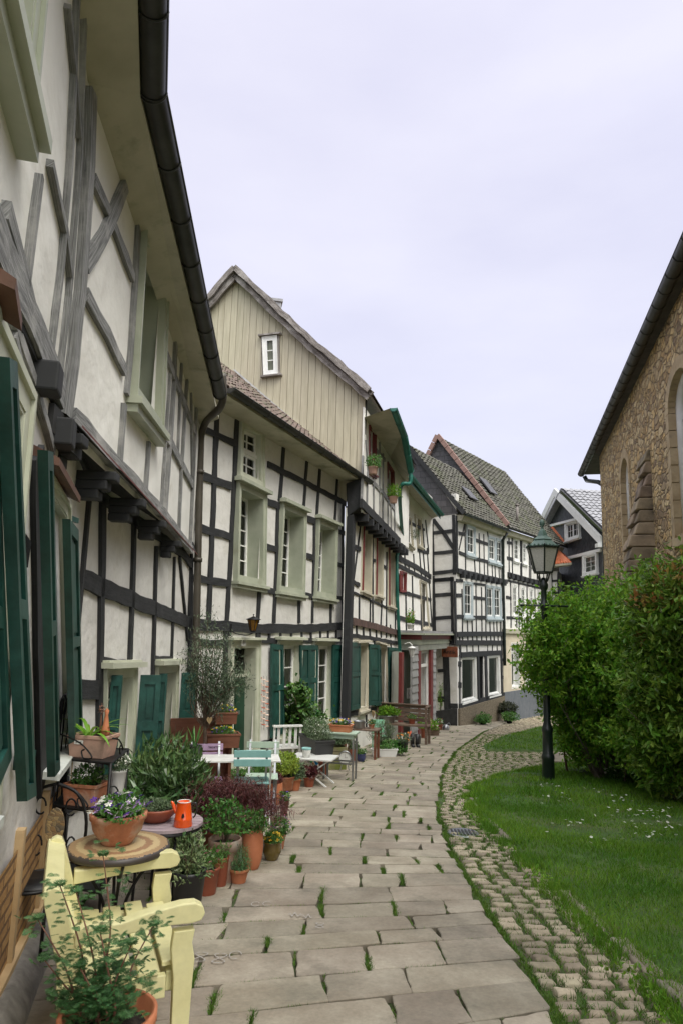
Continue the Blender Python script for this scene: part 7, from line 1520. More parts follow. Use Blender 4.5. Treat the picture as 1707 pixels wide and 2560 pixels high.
for (u,v,dy) in ((470,1640,.1),(500,1600,-.2),(520,1545,.1),(540,1600,-.1),(565,1640,-.3),(590,1660,-.35),(485,1700,0),(550,1690,.15),(600,1690,-.4),(575,1710,-.2),(530,1650,.3),(505,1660,.25),(560,1590,.0),(610,1710,-.45)):
    e=aty(u,v,9.0+dy)-to_; m_=fork+(e-fork)*.45+np.array((0,0,.06))+NR.normal(size=3)*.03; pts=smooth([fork,m_,e],8); b.tube(pts,np.linspace(.012,.003,len(pts)),5); ends.append(pts)
for k in range(70):
    q_=R_.random()*6.28; rr=R_.uniform(.1,.32); e=fork+np.array((math.cos(q_)*rr,math.sin(q_)*rr*.8,R_.uniform(.15,.6))); pts=smooth([fork+NR.normal(size=3)*.02,fork+(e-fork)*.6+NR.normal(size=3)*.03+np.array((0,0,-.04)),e],4); b.tube(pts,.0028,4)
build(b,'trunk',m_twig,T,world=False); b=MB()
for pts in ends:
    for p_ in pts[7:]:
        n=46; b.leaves(p_+NR.normal(size=(n,3))*.075,.06,.20,0,.4)
build(b,'foliage',m_leaf_olive,T,world=False)
b=MB(); hs=[(16*math.sin(t)**3,13*math.cos(t)-5*math.cos(2*t)-2*math.cos(3*t)-math.cos(4*t)) for t in np.linspace(0,6.28,22)[:-1]]; hc=aty(524,1801,8.8)-to_; b.poly([(hc[0]+x*.0022,hc[1],hc[2]+z*.0032) for x,z in hs],(0,.012,0)); build(b,'wooden_heart',lw,T,world=False)
q=aty(524,1865,8.75)
# yellow green shrubs by the door
for (u,v,h,rad,leaf,lab) in ((690,1832,.55,(.34,.26,.20),m_leaf_lime,'feathery lime green shrub beside the door of the sage framed house'),(600,1860,.45,(.22,.2,.16),m_leaf_lime,'yellow leaved shrub beside the wooden pansy boxes'),(585,1900,.3,(.2,.16,.14),m_leaf_varieg,'yellow green heuchera clump behind the turquoise chair'),(600,1945,.15,(.4,.25,.14),m_leaf_mid,'low mixed greenery under the white garden table'),(650,1945,.2,(.24,.2,.16),m_leaf_mid,'leafy plant with white flowers beneath the turquoise chair')):
    p=gp(u,v+5,h*.5); shrub(lab,onfloor(p),rad,h,1000,.05,leaf,.4,.5,stem=4,fl=m_fwhite if 'white' in lab else None,nf=30,pot=(.1,.14))
# climbing plant on the wall
p=W2.pt(W2.sz(752,1780)[0],0,.22); p[2]=gz(0,p[1]); T=thing('climbing_plant','dark green climber growing up between the green shutters','climbing plant',p); b=MB(); s=MB()
for (u,v,rr,n) in ((760,1830,.30,420),(755,1790,.30,500),(748,1755,.22,380),(750,1725,.15,200),(728,1722,.10,80),(790,1800,.2,160),(800,1790,.12,90),(735,1835,.2,200)):
    c=W2.pt(*W2.sz(u,v,.2),.22)-p; b.leaves(c+NR.normal(size=(n,3))*rr*.5,.10,.75,.2,.1); s.tube(smooth([(0,0,0),c*.5+(.03,0,0),c],4),.008,5)
build(s,'stem',m_twig,T,world=False); build(b,'foliage',m_leaf_glossy,T,world=False)
# shell garland
g_=thing('shell_garland','garland of shells and small hearts hanging on the white wall beside the door','garland',W2.pt(*W2.sz(658,1690,.06),.06)); o_=np.array(g_.location); b=MB(); b2=MB(); b3=MB()
for k,(u0,) in enumerate(((651,),(660,),(668,))):
    tp_=W2.pt(*W2.sz(u0,1690,.06),.06)-o_; bt=W2.pt(*W2.sz(u0,1825,.06),.06)-o_; b3.tube([tp_,bt],.003,4)
    for j in range(9): 
        c=tp_+(bt-tp_)*(j+.3*k+.4)/9.6; (b if (j+k)%3 else b2).lathe([(0,-.012),(.038,-.006),(.042,0),(.03,.01),(0,.014)],c,10,sy=.5)
build(b3,'string',m_twig,g_,world=False); build(b,'pale_shells',mat('pink_shell',(.62,.38,.28),(.75,.58,.48),scale=9,rough=.5),g_,world=False); build(b2,'red_shells',mat('rust_shell',(.35,.08,.04),(.5,.16,.09),scale=9,rough=.5),g_,world=False)
# wall lantern of the sage house
lp=W2.pt(*W2.sz(636,1565,.35),.33); T=lantern('wall_lantern','dark iron wall lantern with amber glass above the green door',lp,m_iron,m_amber,.10,.27)
b=MB(); wn=-W2.n*.32; b.tube(smooth([(0,0,-.12),tuple(np.array((0,0,-.16))+wn*.3-W2.d*.05),tuple(np.array((0,0,-.13))+wn*.8-W2.d*.15),tuple(np.array((0,0,-.05))+wn-W2.d*.22)],5),.010,6); b.box(tuple(np.array((0,0,-.08))+wn*.99-W2.d*.26),(.04,.03,.10),rz=.5); build(b,'bracket',m_iron,T,world=False)
# ---------------------------------------------------------------- white bench, planter, low table
p=onfloor(gp(727,1905,.25)+np.array((-.1,.3,0))); T=thing('white_chair','old white wooden chair with slatted back below the first window','chair',p,.35)
b=MB()
for sx_ in (-1,1): b.bar((sx_*.24,.0,0),(sx_*.24,-.02,.85),.035,.035)
b.bar((-.27,-.02,.83),(.27,-.02,.83),.10,.03,up=(0,0,1)) ; b.bar((-.24,0,.45),(.24,0,.45),.04,.03); build(b,'back_frame',m_whitep,T,world=False)
for k in range(4): b=MB(); b.bar((-.16+.105*k,-.01,.46),(-.16+.105*k,-.02,.80),.05,.015,up=(0,1,0)); build(b,'back_slat',m_whitep,T,world=False)
b=MB(); b.box((0,.22,.44),(.26,.22,.012)); build(b,'seat',m_whitep,T,world=False)
for sx_ in (-1,1): b=MB(); b.bar((sx_*.24,.42,.44),(sx_*.24,.42,0),.035,.035); build(b,'leg',m_whitep,T,world=False)
pt_=gp(785,1894,.42); T=thing('folding_table','low white folding table with crossed legs carrying a cream pot','table',onfloor(pt_),-.25)
b=MB(); [b.box((0,-.21+.105*k,.425),(.36,.048,.010)) for k in range(5)]; build(b,'table_top',m_whitep,T,world=False)
for sx_ in (-1,1):
    for sy_ in (-1,1): b=MB(); b.bar((sx_*.30,sy_*.2,.41),(-sx_*.30,sy_*.2,.0),.03,.018); build(b,'leg',m_whitep,T,world=False)
zq=T.location[2]+.437; q=aty(766,1900,pt_[1]-.05)
vessel('cream pot with a turquoise rim on the low white table',np.array((q[0],pt_[1]-.10,zq)),[(0,0),(.055,0),(.075,.12),(.072,.125),(.06,.12),(0,.11)],m_whitep,'small_pot','pot',parts=(('rim',(lambda b:b.lathe([(.076,.12),(.080,.125),(.080,.145),(.070,.146),(.068,.13)],n=20))(MB()),m_turq),))
p=onfloor((pt_[0]+.02,pt_[1]+.55,0)); trough('long black planter of white flowering heather below the window',p+np.array((0,0,.40)),.45,.17,.30,m_black,m_leaf_grey,(.50,.24,.24),3600,.035,[m_fwhite],120,.02,rz=-1.2,cz=.10,asp=.3)
q=onfloor(gp(785,1912,.2)+np.array((0,.0,0))); T=thing('pinwheel','rainbow coloured toy pinwheel hanging under the low white table','pinwheel',q+np.array((0,-.22,.30)))
for k,cc in enumerate(((.02,.30,.75),(.75,.10,.05),(.80,.55,.03),(.05,.35,.12),(.75,.25,.02),(.02,.30,.75))):
    a=k*1.047; b=MB(); b.add([(0,0,0),(.09*math.cos(a),-.02,.09*math.sin(a)),(.10*math.cos(a+.6),.01,.10*math.sin(a+.6)),(.04*math.cos(a+.8),.0,.04*math.sin(a+.8))],[(0,1,2,3)]); build(b,'blade',mat('pinwheel_colour',cc,rough=.5),T,world=False)
b=MB(); b.tube([(0,0,0),(0,.02,-.28)],.004,5); build(b,'stick',m_whitep,T,world=False)
row('tilted terracotta pot lying under the low white table',795,822,1938,1905,'flower',m_terra_red)
# mossy stone trough
m_mossstone=mat('mossy_stone',(.16,.14,.08),(.28,.25,.15),scale=5,rough=.95,bump=.8,bscale=20,c3=(.16,.19,.04),s3=4,r3=(.42,.58))
q,r_,k=spot(815,850,1925); T=trough('mossy yellow stone trough with red tipped shrubs beside the low table',q,.22,.16,.42,m_mossstone,m_leaf_grey,(.36,.28,.26),2400,.05,[m_fwhite],16,.03,rz=.3,cz=.16,name='stone_trough',cat='trough',taper=.97)
# tall sage side table
ps_=gp(852,1830,.78); T=thing('side_table','tall narrow sage green side table carrying a bowl of pansies','table',onfloor(ps_),-.25)
b=MB(); b.box((0,0,.77),(.30,.17,.014)); b.box((0,0,.72),(.26,.14,.035)); build(b,'table_top',m_sagechair,T,world=False,bevel=.004)
for sx_ in (-1,1):
    for sy_ in (-1,1): b=MB(); b.bar((sx_*.25,sy_*.12,.70),(sx_*.25,sy_*.12,0),.03,.03); build(b,'leg',m_zinc,T,world=False)
b=MB(); b.bar((-.25,-.12,.28),(.25,-.12,.28),.025,.025); b.bar((.25,-.12,.62),(.25,.12,.62),.025,.025); b.bar((-.25,.12,.28),(.25,.12,.28),.025,.025); build(b,'stretcher',m_zinc,T,world=False)
z_=T.location[2]+.786; trough('terracotta trough of yellow and white pansies on the sage side table',np.array((ps_[0]-.0,ps_[1],z_)),.20,.11,.12,m_terra_or,m_leaf_mid,(.23,.12,.08),600,.03,[m_fyellow,m_fwhite,m_fpurple],22,.04,rz=-.25)
q=gp(862,1895,.25); T=thing('garden_clock','white round ornamental clock standing below the sage side table','clock',q+np.array((0,0,0)))
b=MB(); P=[(.11*math.cos(t),0,.0+.11*math.sin(t)) for t in np.linspace(0,6.28,25)[:-1]]; b.poly(P,(0,.04,0)); build(b,'clock_face',m_whitep,T,world=False); b=MB(); b.tube([(.115*math.cos(t),-.005,.115*math.sin(t)) for t in np.linspace(0,6.28,25)],.012,6); b.bar((-.08,.02,-.23),(-.05,.02,-.1),.015,.015); b.bar((.08,.02,-.23),(.05,.02,-.1),.015,.015); build(b,'rim',m_zinc,T,world=False); b=MB(); b.bar((0,-.006,0),(0,-.006,.07),.006,.003); b.bar((0,-.006,0),(.045,-.006,.01),.006,.003); build(b,'hand',m_black,T,world=False)
row('red terracotta pot with a small rosette under the dark table',872,896,1905,1875,'flower',m_terra_red,leaf=m_leaf_grey,rad=(.14,.14,.12),n=300,size=.06)
row('round navy blue glazed pot of ground ivy',890,914,1906,1886,'round',m_navy,leaf=m_leaf_mid,rad=(.16,.14,.08),n=300,size=.04,flower_=[m_fwhite],nf=10)
# dark table with steel pot
pd_=gp(905,1822,.62); T=thing('work_table','old dark wooden table with a steel cooking pot on it','table',onfloor(pd_),-.25); b=MB(); b.box((0,0,.615),(.38,.22,.014)); build(b,'table_top',m_oldwood,T,world=False)
for sx_ in (-1,1):
    for sy_ in (-1,1): b=MB(); b.bar((sx_*.33,sy_*.18,.60),(sx_*.33,sy_*.18,0),.05,.05); build(b,'leg',m_brownbox,T,world=False)
z_=T.location[2]+.63; q=aty(897,1818,pd_[1]-.05); vessel('polished steel cooking pot with handles on the dark table',np.array((q[0],pd_[1]-.05,z_)),[(0,0),(.11,0),(.125,.02),(.125,.15),(.132,.16),(.118,.16),(.11,.03),(0,.03)],m_zinc,'cooking_pot','pot',parts=(('handle',(lambda b:[b.tube([(s*.12,-.04,.12),(s*.165,-.03,.125),(s*.165,.03,.125),(s*.12,.04,.12)],.008,6) for s in(-1,1)] and b)(MB()),m_zinc),))
q=aty(928,1818,pd_[1]); potted('small terracotta pot with yellow flowers and a wooden heart on the dark table',np.array((q[0],pd_[1],z_)),.075,.09,'flower',m_terra,m_leaf_mid,(.13,.12,.08),260,.035,flower_=[m_fyellow],nf=10,extra=lambda T_:(build((lambda b:b.poly([(.06+x*.0045,0,.32+z*.0055) for x,z in hs],(0,.012,0)))(MB()),'wooden_heart',lw,T_,world=False),build((lambda b:b.tube([(.06,0,.1),(.06,0,.30)],.005,5))(MB()),'stick',m_twig,T_,world=False)))
q,r_,k=spot(925,985,1888); shrub('grey lavender bush beside the dark table',q+np.array((0,.3,0)),(.42,.34,.36),.42,2600,.07,m_leaf_grey,.12,1.2,stem=6,fl=m_flilac,nf=30,fs=.02,pot=(.14,.2))
q,r_,k=spot(935,985,1892); shrub('low green groundcover mound behind the white trough',q+np.array((.25,.35,0)),(.5,.3,.2),.14,1800,.05,m_leaf_mid,.6,.5,stem=0,pot=(.1,.08))
q,r_,k=spot(940,979,1893); trough('long white window box standing on the paving',q,.30,.09,.17,m_whitep,m_leaf_mid,(.32,.10,.06),500,.035,rz=.05)
T=row('bright green watering can beside the white window box',991,1014,1880,1853,'plain',m_lgreen); b=MB(); b.tube(smooth([(0,.11,.1),(0,.12,.28),(0,-.02,.36),(0,-.11,.24)],5),.010,6); b.tube([(.10,0,.05),(.24,0,.26)],.016,8); build(b,'handle',m_zinc,T,world=False); T.name='watering_can'; T['category']='watering can'; T.rotation_euler=(0,0,2.6); del T['group']
p=gp(948,1825,.45); T=thing('mint_chair','little mint green childrens chair by the wall','chair',onfloor(p),.2); b=MB(); b.box((0,0,.30),(.16,.15,.012)); b.box((0,.15,.52),(.16,.012,.16)); [b.bar((a,c,.3),(a,c,0),.025,.025) for a in(-.14,.14) for c in(-.13,.13)]; build(b,'frame',m_mint,T,world=False)
p=gp(985,1850,.35); T=thing('old_bench','weathered brown wooden bench with open slatted sides near the porch','bench',onfloor(gp(1010,1862,.0)+np.array((0,.5,0))),-.35)
b=MB(); b.box((0,0,.50),(.75,.22,.02)); build(b,'seat',m_oldwood,T,world=False)
for sx_ in (-1,1):
    for sy_ in (-1,1): b=MB(); b.bar((sx_*.70,sy_*.19,1.0 if sy_>0 or sx_>0 else .95),(sx_*.70,sy_*.19,0),.06,.06); build(b,'leg',m_oldwood,T,world=False)
b=MB(); [b.box((0,.21,.62+.12*k),(.70,.012,.05)) for k in range(4)]; b.bar((-.75,.19,1.02),(.75,.19,1.02),.08,.03); b.bar((.7,-.22,1.0),(.7,.22,1.0),.06,.03); b.bar((-.7,-.22,.97),(-.7,.22,.97),.06,.03); build(b,'backrest',m_oldwood,T,world=False)
zb=T.location[2]+.52; P0=np.array(T.location)
vessel_p=P0+np.array((-.42,.12,.52)); potted('zinc tub of leafy greens on the weathered bench',vessel_p,.24,.20,'plain',m_zinc,m_leaf_bush,(.36,.30,.18),1300,.08,.4,.8)
potted('dark pot of orange and white pansies in front of the weathered bench',onfloor(gp(1003,1862,.25))+np.array((.05,.15,.12)),.12,.16,'plain',m_black,m_leaf_grey,(.22,.18,.16),700,.04,flower_=[m_forange,m_fwhite],nf=16,fs=.06)
potted('small red pot of mixed flowers at the far end of the weathered bench',P0+np.array((.25,-.05,.52)),.10,.14,'plain',m_terra_red,m_leaf_mid,(.16,.16,.10),260,.04,flower_=[m_fyellow,m_fpink],nf=14)
for k,(dx,dz) in enumerate(((0,0),)):
    T=thing('rubber_boots','pair of black rubber boots standing by the weathered bench','boots',onfloor(gp(1030,1868,0)))
    for s in (0,.13): b=MB(); b.tube([(s,0,.05),(s,0,.32)],[.055,.065],10); b.tube([(s,.02,.045),(s+.02,-.16,.035)],[.05,.04],10); build(b,'boot',m_black,T,world=False)
T=thing('red_spade','small red handled tool leaning on the weathered bench','garden tool',onfloor(gp(1012,1870,0))); b=MB(); b.tube([(0,0,.02),(.16,.1,.40)],.018,6); build(b,'handle',mat('red_plastic',(.6,.08,.02),rough=.4),T,world=False); b=MB(); b.box((-.02,-.01,.03),(.06,.01,.05)); build(b,'tool_head',m_iron,T,world=False)
row('short zinc bucket at the foot of the weathered bench',1038,1052,1860,1842,'plain',m_zinc); 
row('red plastic pot of flowering plants in front of the porch',1050,1068,1846,1822,'plain',m_terra_red,leaf=m_leaf_bush,rad=(.30,.28,.30),n=700,size=.06,flower_=[m_fpink],nf=8)
q,r_,k=spot(1066,1086,1840); trough('dark wooden box of white and pink flowers before the shop door',q,.26,.14,.26,m_oldwood,m_leaf_bush,(.34,.26,.24),900,.06,[m_fwhite,m_fpink],16,.05,rz=.3)
row('low red pot of white geraniums next to the shop door',1086,1106,1826,1812,'plain',m_terra_red,leaf=m_leaf_mid,rad=(.22,.2,.16),n=300,size=.05,flower_=[m_fwhite],nf=24,fs=.05)
q,r_,k=spot(1106,1121,1826); T=vessel('small silver metal watering can on the paving by the black plinth',q,[(0,0),(.12,0),(.13,.03),(.10,.16),(.04,.20),(0,.2)],m_zinc,'watering_can','watering can',parts=(('spout',(lambda b:b.tube([(-.10,0,.06),(-.26,0,.20)],[.02,.014],8))(MB()),m_zinc),('handle',(lambda b:b.tube(smooth([(.03,0,.19),(.12,0,.25),(.16,0,.14),(.11,0,.06)],4),.008,6))(MB()),m_zinc)))
q=onfloor(gp(1100,1815,0)+np.array((.1,.6,0))); shrub('thin climbing rose in a pot against the shingled porch',q,(.16,.16,.75),1.1,380,.06,m_leaf_bush,.5,.4,stem=5,pot=(.14,.26),pm=m_terra_red,fl=m_fwhite,nf=6,flat=False,shell=.1)
q,r_,k=spot(1203,1224,1790); potted('large terracotta pot of spreading green shrub before the shop windows',q,r_,.55,'plain',m_terra_red,m_leaf_mid,(.85,.6,.42),2200,.10,.5,.3,[m_fwhite],10,.08)
q,r_,k=spot(1265,1278,1777); potted('smaller terracotta pot of dark green shrub at the far end of the shop front',q,r_*1.05,.48,'plain',m_terra_red,m_leaf_mid,(.55,.5,.40),1200,.09)
p=W4.pt(W4.sz(1240,1750)[0],0,.5); shrub('dark purple leaved shrub below the far shop window',onfloor(p),(.8,.5,.45),.55,1500,.10,leafmat('purple_green_leaf',(.03,.04,.02),(.07,.08,.04),.4),.5,.4,stem=5,pot=(.2,.2))
p=W4.pt(W4.sz(1180,1790)[0],0,.45); shrub('low ivy mound against the stone plinth',onfloor(p),(.6,.4,.28),.22,1100,.08,m_leaf_mid,.5,.3,stem=0,pot=(.15,.1))
p=W4.pt(W4.sz(1222,1780)[0],0,.9); shrub('mid green bushy plant between the two terracotta pots',onfloor(p),(.5,.4,.3),.28,1000,.08,m_leaf_mid,.5,.3,stem=3,pot=(.15,.12))
# window box plants
for (Wl,u,v,o,lab) in ((W3u,932,1160,.30,'trailing green plant on the upper red window of the yellow gabled house'),(W3u,983,1235,.35,'bright green plant on the far upper window of the yellow gabled house')):
    p=Wl.pt(*Wl.sz(u,v,o),o); potted(lab,p-np.array((0,0,.25)),.12,.18,'plain',m_terra_pink,m_leaf_mid if u<950 else m_leaf_bush,(.26,.24,.26),700,.06,.3,flower_=[m_fpink],nf=5)
p=W5.pt(*W5.sz(1037,1335,.3),.3); shrub('dark ball of dried twigs hanging beside the crooked windows',p,(.22,.2,.26),0,420,.10,m_leaf_olive,.1,.2,stem=0,flat=False,name='hanging_plant',cat='hanging plant')
p=WP.pt(WP.sz(1037,1570)[0],WP.sz(1040,1598)[1]+.31,-.15); potted('small potted flowers on the porch roof beside the window',p,.12,.16,'plain',m_whitep,m_leaf_bush,(.20,.18,.30),420,.06,flower_=[m_fyellow,m_fpink],nf=12,fs=.06,cz=.18)
# ================================================================ STREET LAMP
Lb=gp(1371,1962); Lb[2]-=.02; lampT=thing('street_lamp','dark green cast iron street lamp with hexagonal frosted lantern on the lawn','street lamp',Lb)
def lz(v): return aty(1368,v,Lb[1])[2]-Lb[2]
k_=((Lb-C)@FW)/F; H=lz(1440); b=MB(); rpx=lambda w_: w_/2*k_
b.lathe([(rpx(31),-.1),(rpx(31),.02),(rpx(30),lz(1900)),(rpx(33),lz(1896)),(rpx(31),lz(1888)),(rpx(26),lz(1884)),(rpx(25),lz(1832)),(rpx(28),lz(1828)),(rpx(28),lz(1822)),(rpx(24),lz(1818)),(rpx(18),lz(1805)),(rpx(16),lz(1700)),(rpx(14),lz(1525)),(rpx(24),lz(1518)),(rpx(24),lz(1512)),(rpx(15),lz(1506)),(rpx(14),lz(1476)),(rpx(22),lz(1470)),(rpx(24),lz(1462)),(rpx(14),lz(1452)),(rpx(10),lz(1445)),(.0,lz(1444))],n=24); build(b,'post',m_lampgreen,lampT,world=False)
b=MB(); z0=lz(1444); b.tube([(-.40,0,lz(1515)),(.40,0,lz(1515))],.018,8); [b.lathe([(0,-.03),(.03,0),(0,.03)],(s*.41,0,lz(1515)),8) for s in(-1,1)]; build(b,'ladder_bar',m_lampgreen,lampT,world=False)
zb_,ztg=lz(1432),lz(1370); rb,rtg=rpx(48),rpx(84)
b=MB()
for k in range(4): q=k*1.571+.3; b.tube(smooth([(0.02*math.cos(q),.02*math.sin(q),lz(1462)),(.09*math.cos(q),.09*math.sin(q),lz(1450)),(rb*.8*math.cos(q),rb*.8*math.sin(q),zb_)],4),.014,6)
build(b,'lantern_bracket',m_lampgreen,lampT,world=False)
b=MB(); a_off=.35
hexp=lambda r,z,n=6: [(r*math.cos(a_off+i*math.pi/3),r*math.sin(a_off+i*math.pi/3),z) for i in range(n)]
lo,hi=hexp(rb,zb_),hexp(rtg,ztg)
for i in range(6):
    b.bar(lo[i],hi[i],.026,.026); b.bar(lo[i],lo[(i+1)%6],.03,.03); b.bar(hi[i],hi[(i+1)%6],.03,.04); b.tube([np.array(hi[i]),np.array(hi[i])*(1.10,1.10,1)+np.array((0,0,.05))],[.022,.008],6)
build(b,'lantern_frame',m_lampgreen,lampT,world=False)
g=MB(); g.add(lo+hi,[(i,(i+1)%6,6+(i+1)%6,6+i) for i in range(6)]); build(g,'frosted_glass',m_frost,lampT,world=False)
b=MB(); z1=lz(1357); levels=[(rtg*1.02,ztg+.02),(rtg*.62,lz(1353)),(rtg*.60,lz(1352)),(rtg*.64,lz(1350)),(rtg*.36,lz(1341)),(rtg*.22,lz(1328)),(rtg*.10,lz(1322)),(.03,lz(1320))]
V=[];[V.extend(hexp(r,z)) for r,z in levels]; b.add(V,[(6*j+i,6*j+(i+1)%6,6*j+6+(i+1)%6,6*j+6+i) for j in range(len(levels)-1) for i in range(6)]); build(b,'lantern_roof',m_lamproof,lampT,world=False)
b=MB(); b.lathe([(.03,lz(1322)),(.02,lz(1318)),(.05,lz(1312)),(.045,lz(1305)),(.02,lz(1300)),(0,lz(1298))],n=12); build(b,'finial',m_lamproof,lampT,world=False); b=MB()
for i in range(6):
    a,c=np.array(hexp(rtg*1.04,ztg+.01)[i]),np.array(hexp(rtg*1.04,ztg+.01)[(i+1)%6])
    for j in range(4): p=a+(c-a)*(j+.5)/4; b.lathe([(0,-.015),(.035,0),(0,.05)],p,6)
build(b,'roof_cresting',m_lamproof,lampT,world=False)
# ================================================================ SHRUBS ON THE RIGHT
def bigshrub(label,pos,blobs,leaf,size,n,asp=.55,trunks=6,extra=None,name='large_shrub',up=.15,inner=None,ext=(),shell=.62):
    T=thing(name,label,'shrub',pos); tr=MB(); b=MB(); tot=sum(r[0]*r[1]*r[2] for c,r in blobs)**1
    for c,r in blobs:
        c=np.array(c,float); k=int(n*(r[0]*r[2])/sum(q[1][0]*q[1][2] for q in blobs)); P,d=blob(k,c,r,shell); P=P+NR.normal(size=P.shape)*.05
        # many twiggy sprays: group leaves in tufts
        nt_=max(6,k//14); tc_,td=blob(nt_,c,np.array(r)*1.02,.8); ii=NR.integers(0,nt_,k//2); t=NR.random(k//2)[:,None]; P[:k//2]=tc_[ii]+(td[ii]+(0,0,.5))*(t-.3)*.42+NR.normal(size=(k//2,3))*.04
        P=P[P[:,2]>.10]
        b.leaves(P,size,asp,.15,up,n=None); 
        for _ in range(trunks): 
            e,_d=blob(1,c,np.array(r)*.8,.6); e=e[0]; 
            if e[2]<.3: continue
            tr.tube(smooth([(c[0]*.35+R_.uniform(-.25,.25),c[1]*.35+R_.uniform(-.25,.25),-.1),(c[0]*.6+R_.uniform(-.2,.2),c[1]*.6+R_.uniform(-.2,.2),c[2]*.45),tuple(e)],5),np.linspace(.020,.005,11),5)
    sh=MB(); 
    for _ in range(int(len(blobs)*9)):
        c,r=blobs[R_.randrange(len(blobs))]; c=np.array(c); e,d=blob(1,c,np.array(r)*1.0,.95); e=e[0]; d=d[0]
        if e[2]<.8 or d[2]<-.3: continue
        L_=R_.uniform(.18,.42); g=e+(d*.6+np.array((0,0,.75))+NR.normal(size=3)*.25)*L_; pts=smooth([e-d*.1,(e+g)/2+NR.normal(size=3)*.02,g],4); tr.tube(pts,.004,4)
        for p_ in pts[2:]: b.leaves(p_+NR.normal(size=(5,3))*.035,size,asp,.1,.2)
    if tr.V: build(tr,'trunk',m_barkgrey,T,world=False)
    if leaf is not None: build(b,'crown',leaf,T,world=False)
    return T,b
S1=np.array((5.5,13.6,gz(0,13.6)))
def rel(u,v,y,base): return aty(u,v,y)-base
bl=[]
for (u,v,y,r) in ((1375,1575,12.05,(.28,.14,.22)),(1368,1650,12.0,(.26,.14,.26)),(1385,1720,12.1,(.26,.14,.16)),(1400,1560,12.9,(.62,.6,.46)),(1375,1640,12.6,(.60,.55,.45)),(1450,1560,13.3,(.7,.7,.55)),(1500,1590,13.2,(.9,.8,.7)),(1440,1640,12.8,(.8,.7,.6)),(1570,1600,13.5,(.95,.9,.8)),(1540,1545,13.6,(.8,.8,.6)),(1420,1740,13.0,(.6,.6,.5)),(1500,1740,13.2,(.9,.8,.6)),(1600,1720,13.5,(1.,.8,.7)),(1640,1560,13.8,(1.,.9,.8)),(1470,1840,13.7,(.7,.6,.4)),(1570,1850,13.9,(.9,.6,.4)),(1345,1590,12.6,(.30,.3,.28)),(1350,1700,12.7,(.28,.3,.3)),(1590,1560,11.3,(.45,.4,.5)),(1600,1700,11.2,(.5,.4,.6)),(1560,1840,12.0,(.6,.4,.35)),(1620,1860,11.4,(.6,.4,.4)),(1450,1860,13.0,(.5,.4,.30)),(1500,1700,12.2,(.5,.4,.5)),(1470,1600,12.3,(.45,.35,.40)),(1600,1510,12.4,(.7,.6,.5)),(1650,1500,11.6,(.5,.5,.4)),(1500,1800,12.9,(.7,.5,.5)),(1440,1790,13.2,(.55,.5,.45)),(1560,1760,12.4,(.6,.5,.6)),(1590,1640,11.9,(.55,.5,.6)),(1530,1900,13.9,(.9,.5,.3))):
    bl.append((rel(u,v,y,S1),r))
bigshrub('large fresh green shrub spreading behind and around the street lamp',S1,bl,m_leaf_bush,.10,64000,.5,trunks=1)
S2=np.array((5.0,9.9,gz(0,9.9))); bl=[]
for (u,v,y,r) in ((1685,1540,9.9,(.60,.6,.42)),(1725,1495,9.9,(.6,.6,.42)),(1740,1560,9.7,(.7,.6,.6)),(1672,1620,10.2,(.50,.6,.5)),(1730,1700,9.9,(.7,.6,.6)),(1660,1740,10.3,(.6,.6,.5)),(1720,1840,10.0,(.7,.5,.4)),(1780,1480,9.8,(.6,.6,.6)),(1640,1530,10.4,(.34,.45,.26)),(1660,1860,10.4,(.5,.4,.3)),(1680,1930,10.4,(.55,.4,.3)),(1650,1710,10.6,(.4,.4,.4)),(1640,1820,10.8,(.4,.4,.4))):
    bl.append((rel(u,v,y,S2),r))
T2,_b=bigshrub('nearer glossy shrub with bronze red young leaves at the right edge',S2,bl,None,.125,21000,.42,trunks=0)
build(_b,'crown',leafmat('yellow_green_leaf',(.10,.20,.02),(.20,.33,.05),.5,.4,.4),T2,world=False)  # crown leaves in yellowish greens that vary per leaf
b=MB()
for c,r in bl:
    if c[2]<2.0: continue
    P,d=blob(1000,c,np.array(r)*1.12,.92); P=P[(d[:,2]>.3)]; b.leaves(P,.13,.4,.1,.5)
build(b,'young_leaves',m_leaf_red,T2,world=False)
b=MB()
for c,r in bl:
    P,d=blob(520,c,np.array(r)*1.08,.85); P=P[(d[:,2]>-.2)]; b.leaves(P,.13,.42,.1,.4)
build(b,'light_leaves',m_leaf_bush,T2,world=False)
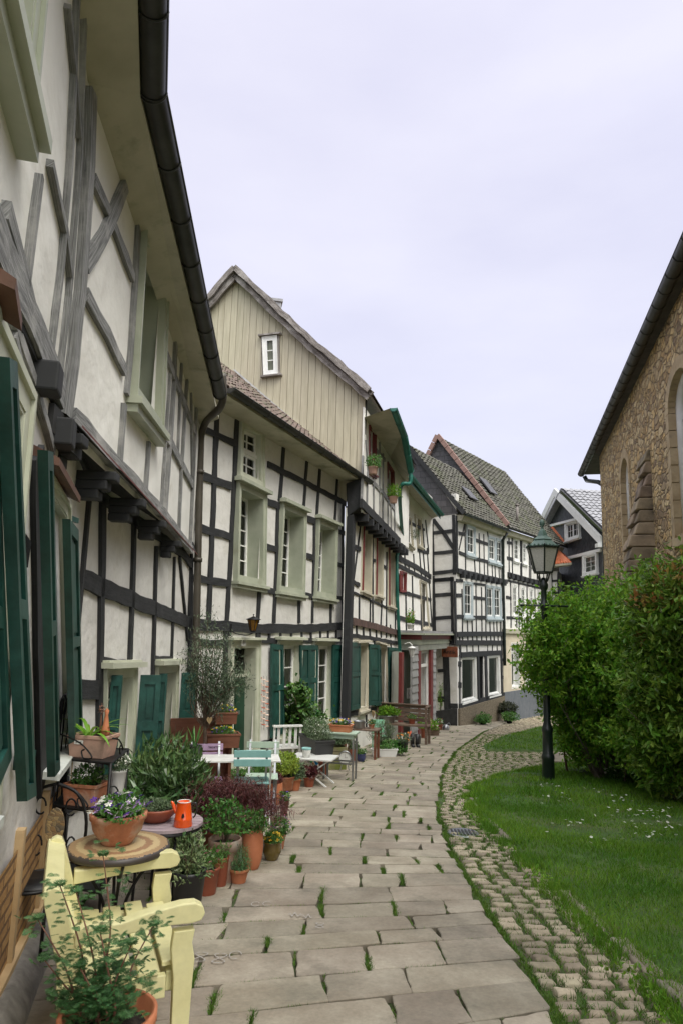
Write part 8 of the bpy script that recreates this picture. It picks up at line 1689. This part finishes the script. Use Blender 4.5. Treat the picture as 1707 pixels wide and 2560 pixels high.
# low plants under the shrubs
for (u,v,rad,leaf,f,lab) in ((1540,1955,(.22,.2,.16),m_leaf_mid,m_fwhite,'small plant with white flower heads under the big shrub'),(1655,1990,(.35,.3,.2),m_leaf_glossy,None,'dark low plant at the foot of the glossy shrub'),(1690,2010,(.22,.2,.12),m_leaf_varieg,m_fyellow,'yellow green clump at the right edge of the lawn'),(1600,1960,(.3,.3,.16),m_leaf_mid,None,'low ferny plant between the two large shrubs')):
    p=gp(u,v,0); p[2]+=.04; T=thing('low_plant',lab,'plant',p); build(foliage(rad,500,.07,(0,0,rad[2]*.5),.35,.8),'foliage',leaf,T,world=False)
    if f: build(flowers(MB(),rad,22,(0,0,rad[2]*.6),.05),'bloom',f,T,world=False)
p=gp(1420,1937,0); T=thing('wooden_stake','thin leaning wooden stake beside the street lamp','stake',p); b=MB(); e=aty(1408,1868,p[1])-p; b.bar((0,0,-.1),e,.035,.035); build(b,'stake',m_brownred,T,world=False)
p=gp(1440,1915,0); T=thing('stone_slab','pale stone slab lying behind the wooden stake','stone',p); b=MB(); b.box((0,.6,.04),(.28,.75,.05),rz=-.5); build(b,'slab',m_flag,T,world=False,bevel=.02)
# daisies
dm=MB()
for k in range(9):
    a=k*2*math.pi/9; dm.add([(0,0,0),(.012*math.cos(a-.25),.012*math.sin(a-.25),.001),(.019*math.cos(a),.019*math.sin(a),.002),(.012*math.cos(a+.25),.012*math.sin(a+.25),.001)],[(0,1,2,3)])
dpet=dm.mesh('daisy'); dpet.materials.append(m_fwhite)
cm=MB(); cm.lathe([(.006,.001),(.005,.004),(0,.005)],n=8); dcen=cm.mesh('flower_centre'); dcen.materials.append(m_fyellow)
reg=[((1600,2060),26,90,35),((1570,2015),10,50,15),((1400,2020),12,50,22),((1640,2040),16,60,25),((1430,2075),10,60,12),((1370,1985),6,30,8),((1500,2120),6,120,40),((1680,2090),8,30,30),((1200,2340),0,1,1),((1620,2105),6,60,12),((1480,1990),6,40,10)]
for (cu,cv),n,su,sv in reg:
    for _ in range(n):
        u,v=cu+NR.normal()*su*.5,cv+NR.normal()*sv*.5; p=gp(u,v,0)
        if not inpoly(p[None,:2],full)[0]: continue
        p[2]=float(lawn_z(p[None,:2])[0])+.055; o=bpy.data.objects.new('daisy',dpet); link(o); o.location=p; o.rotation_euler=(NR.normal()*.25+.2,NR.normal()*.25,R_.random()*6); o.scale=(1.15,)*3; tag(o,'small white daisy growing in the lawn','daisy','daisies scattered over the lawn')
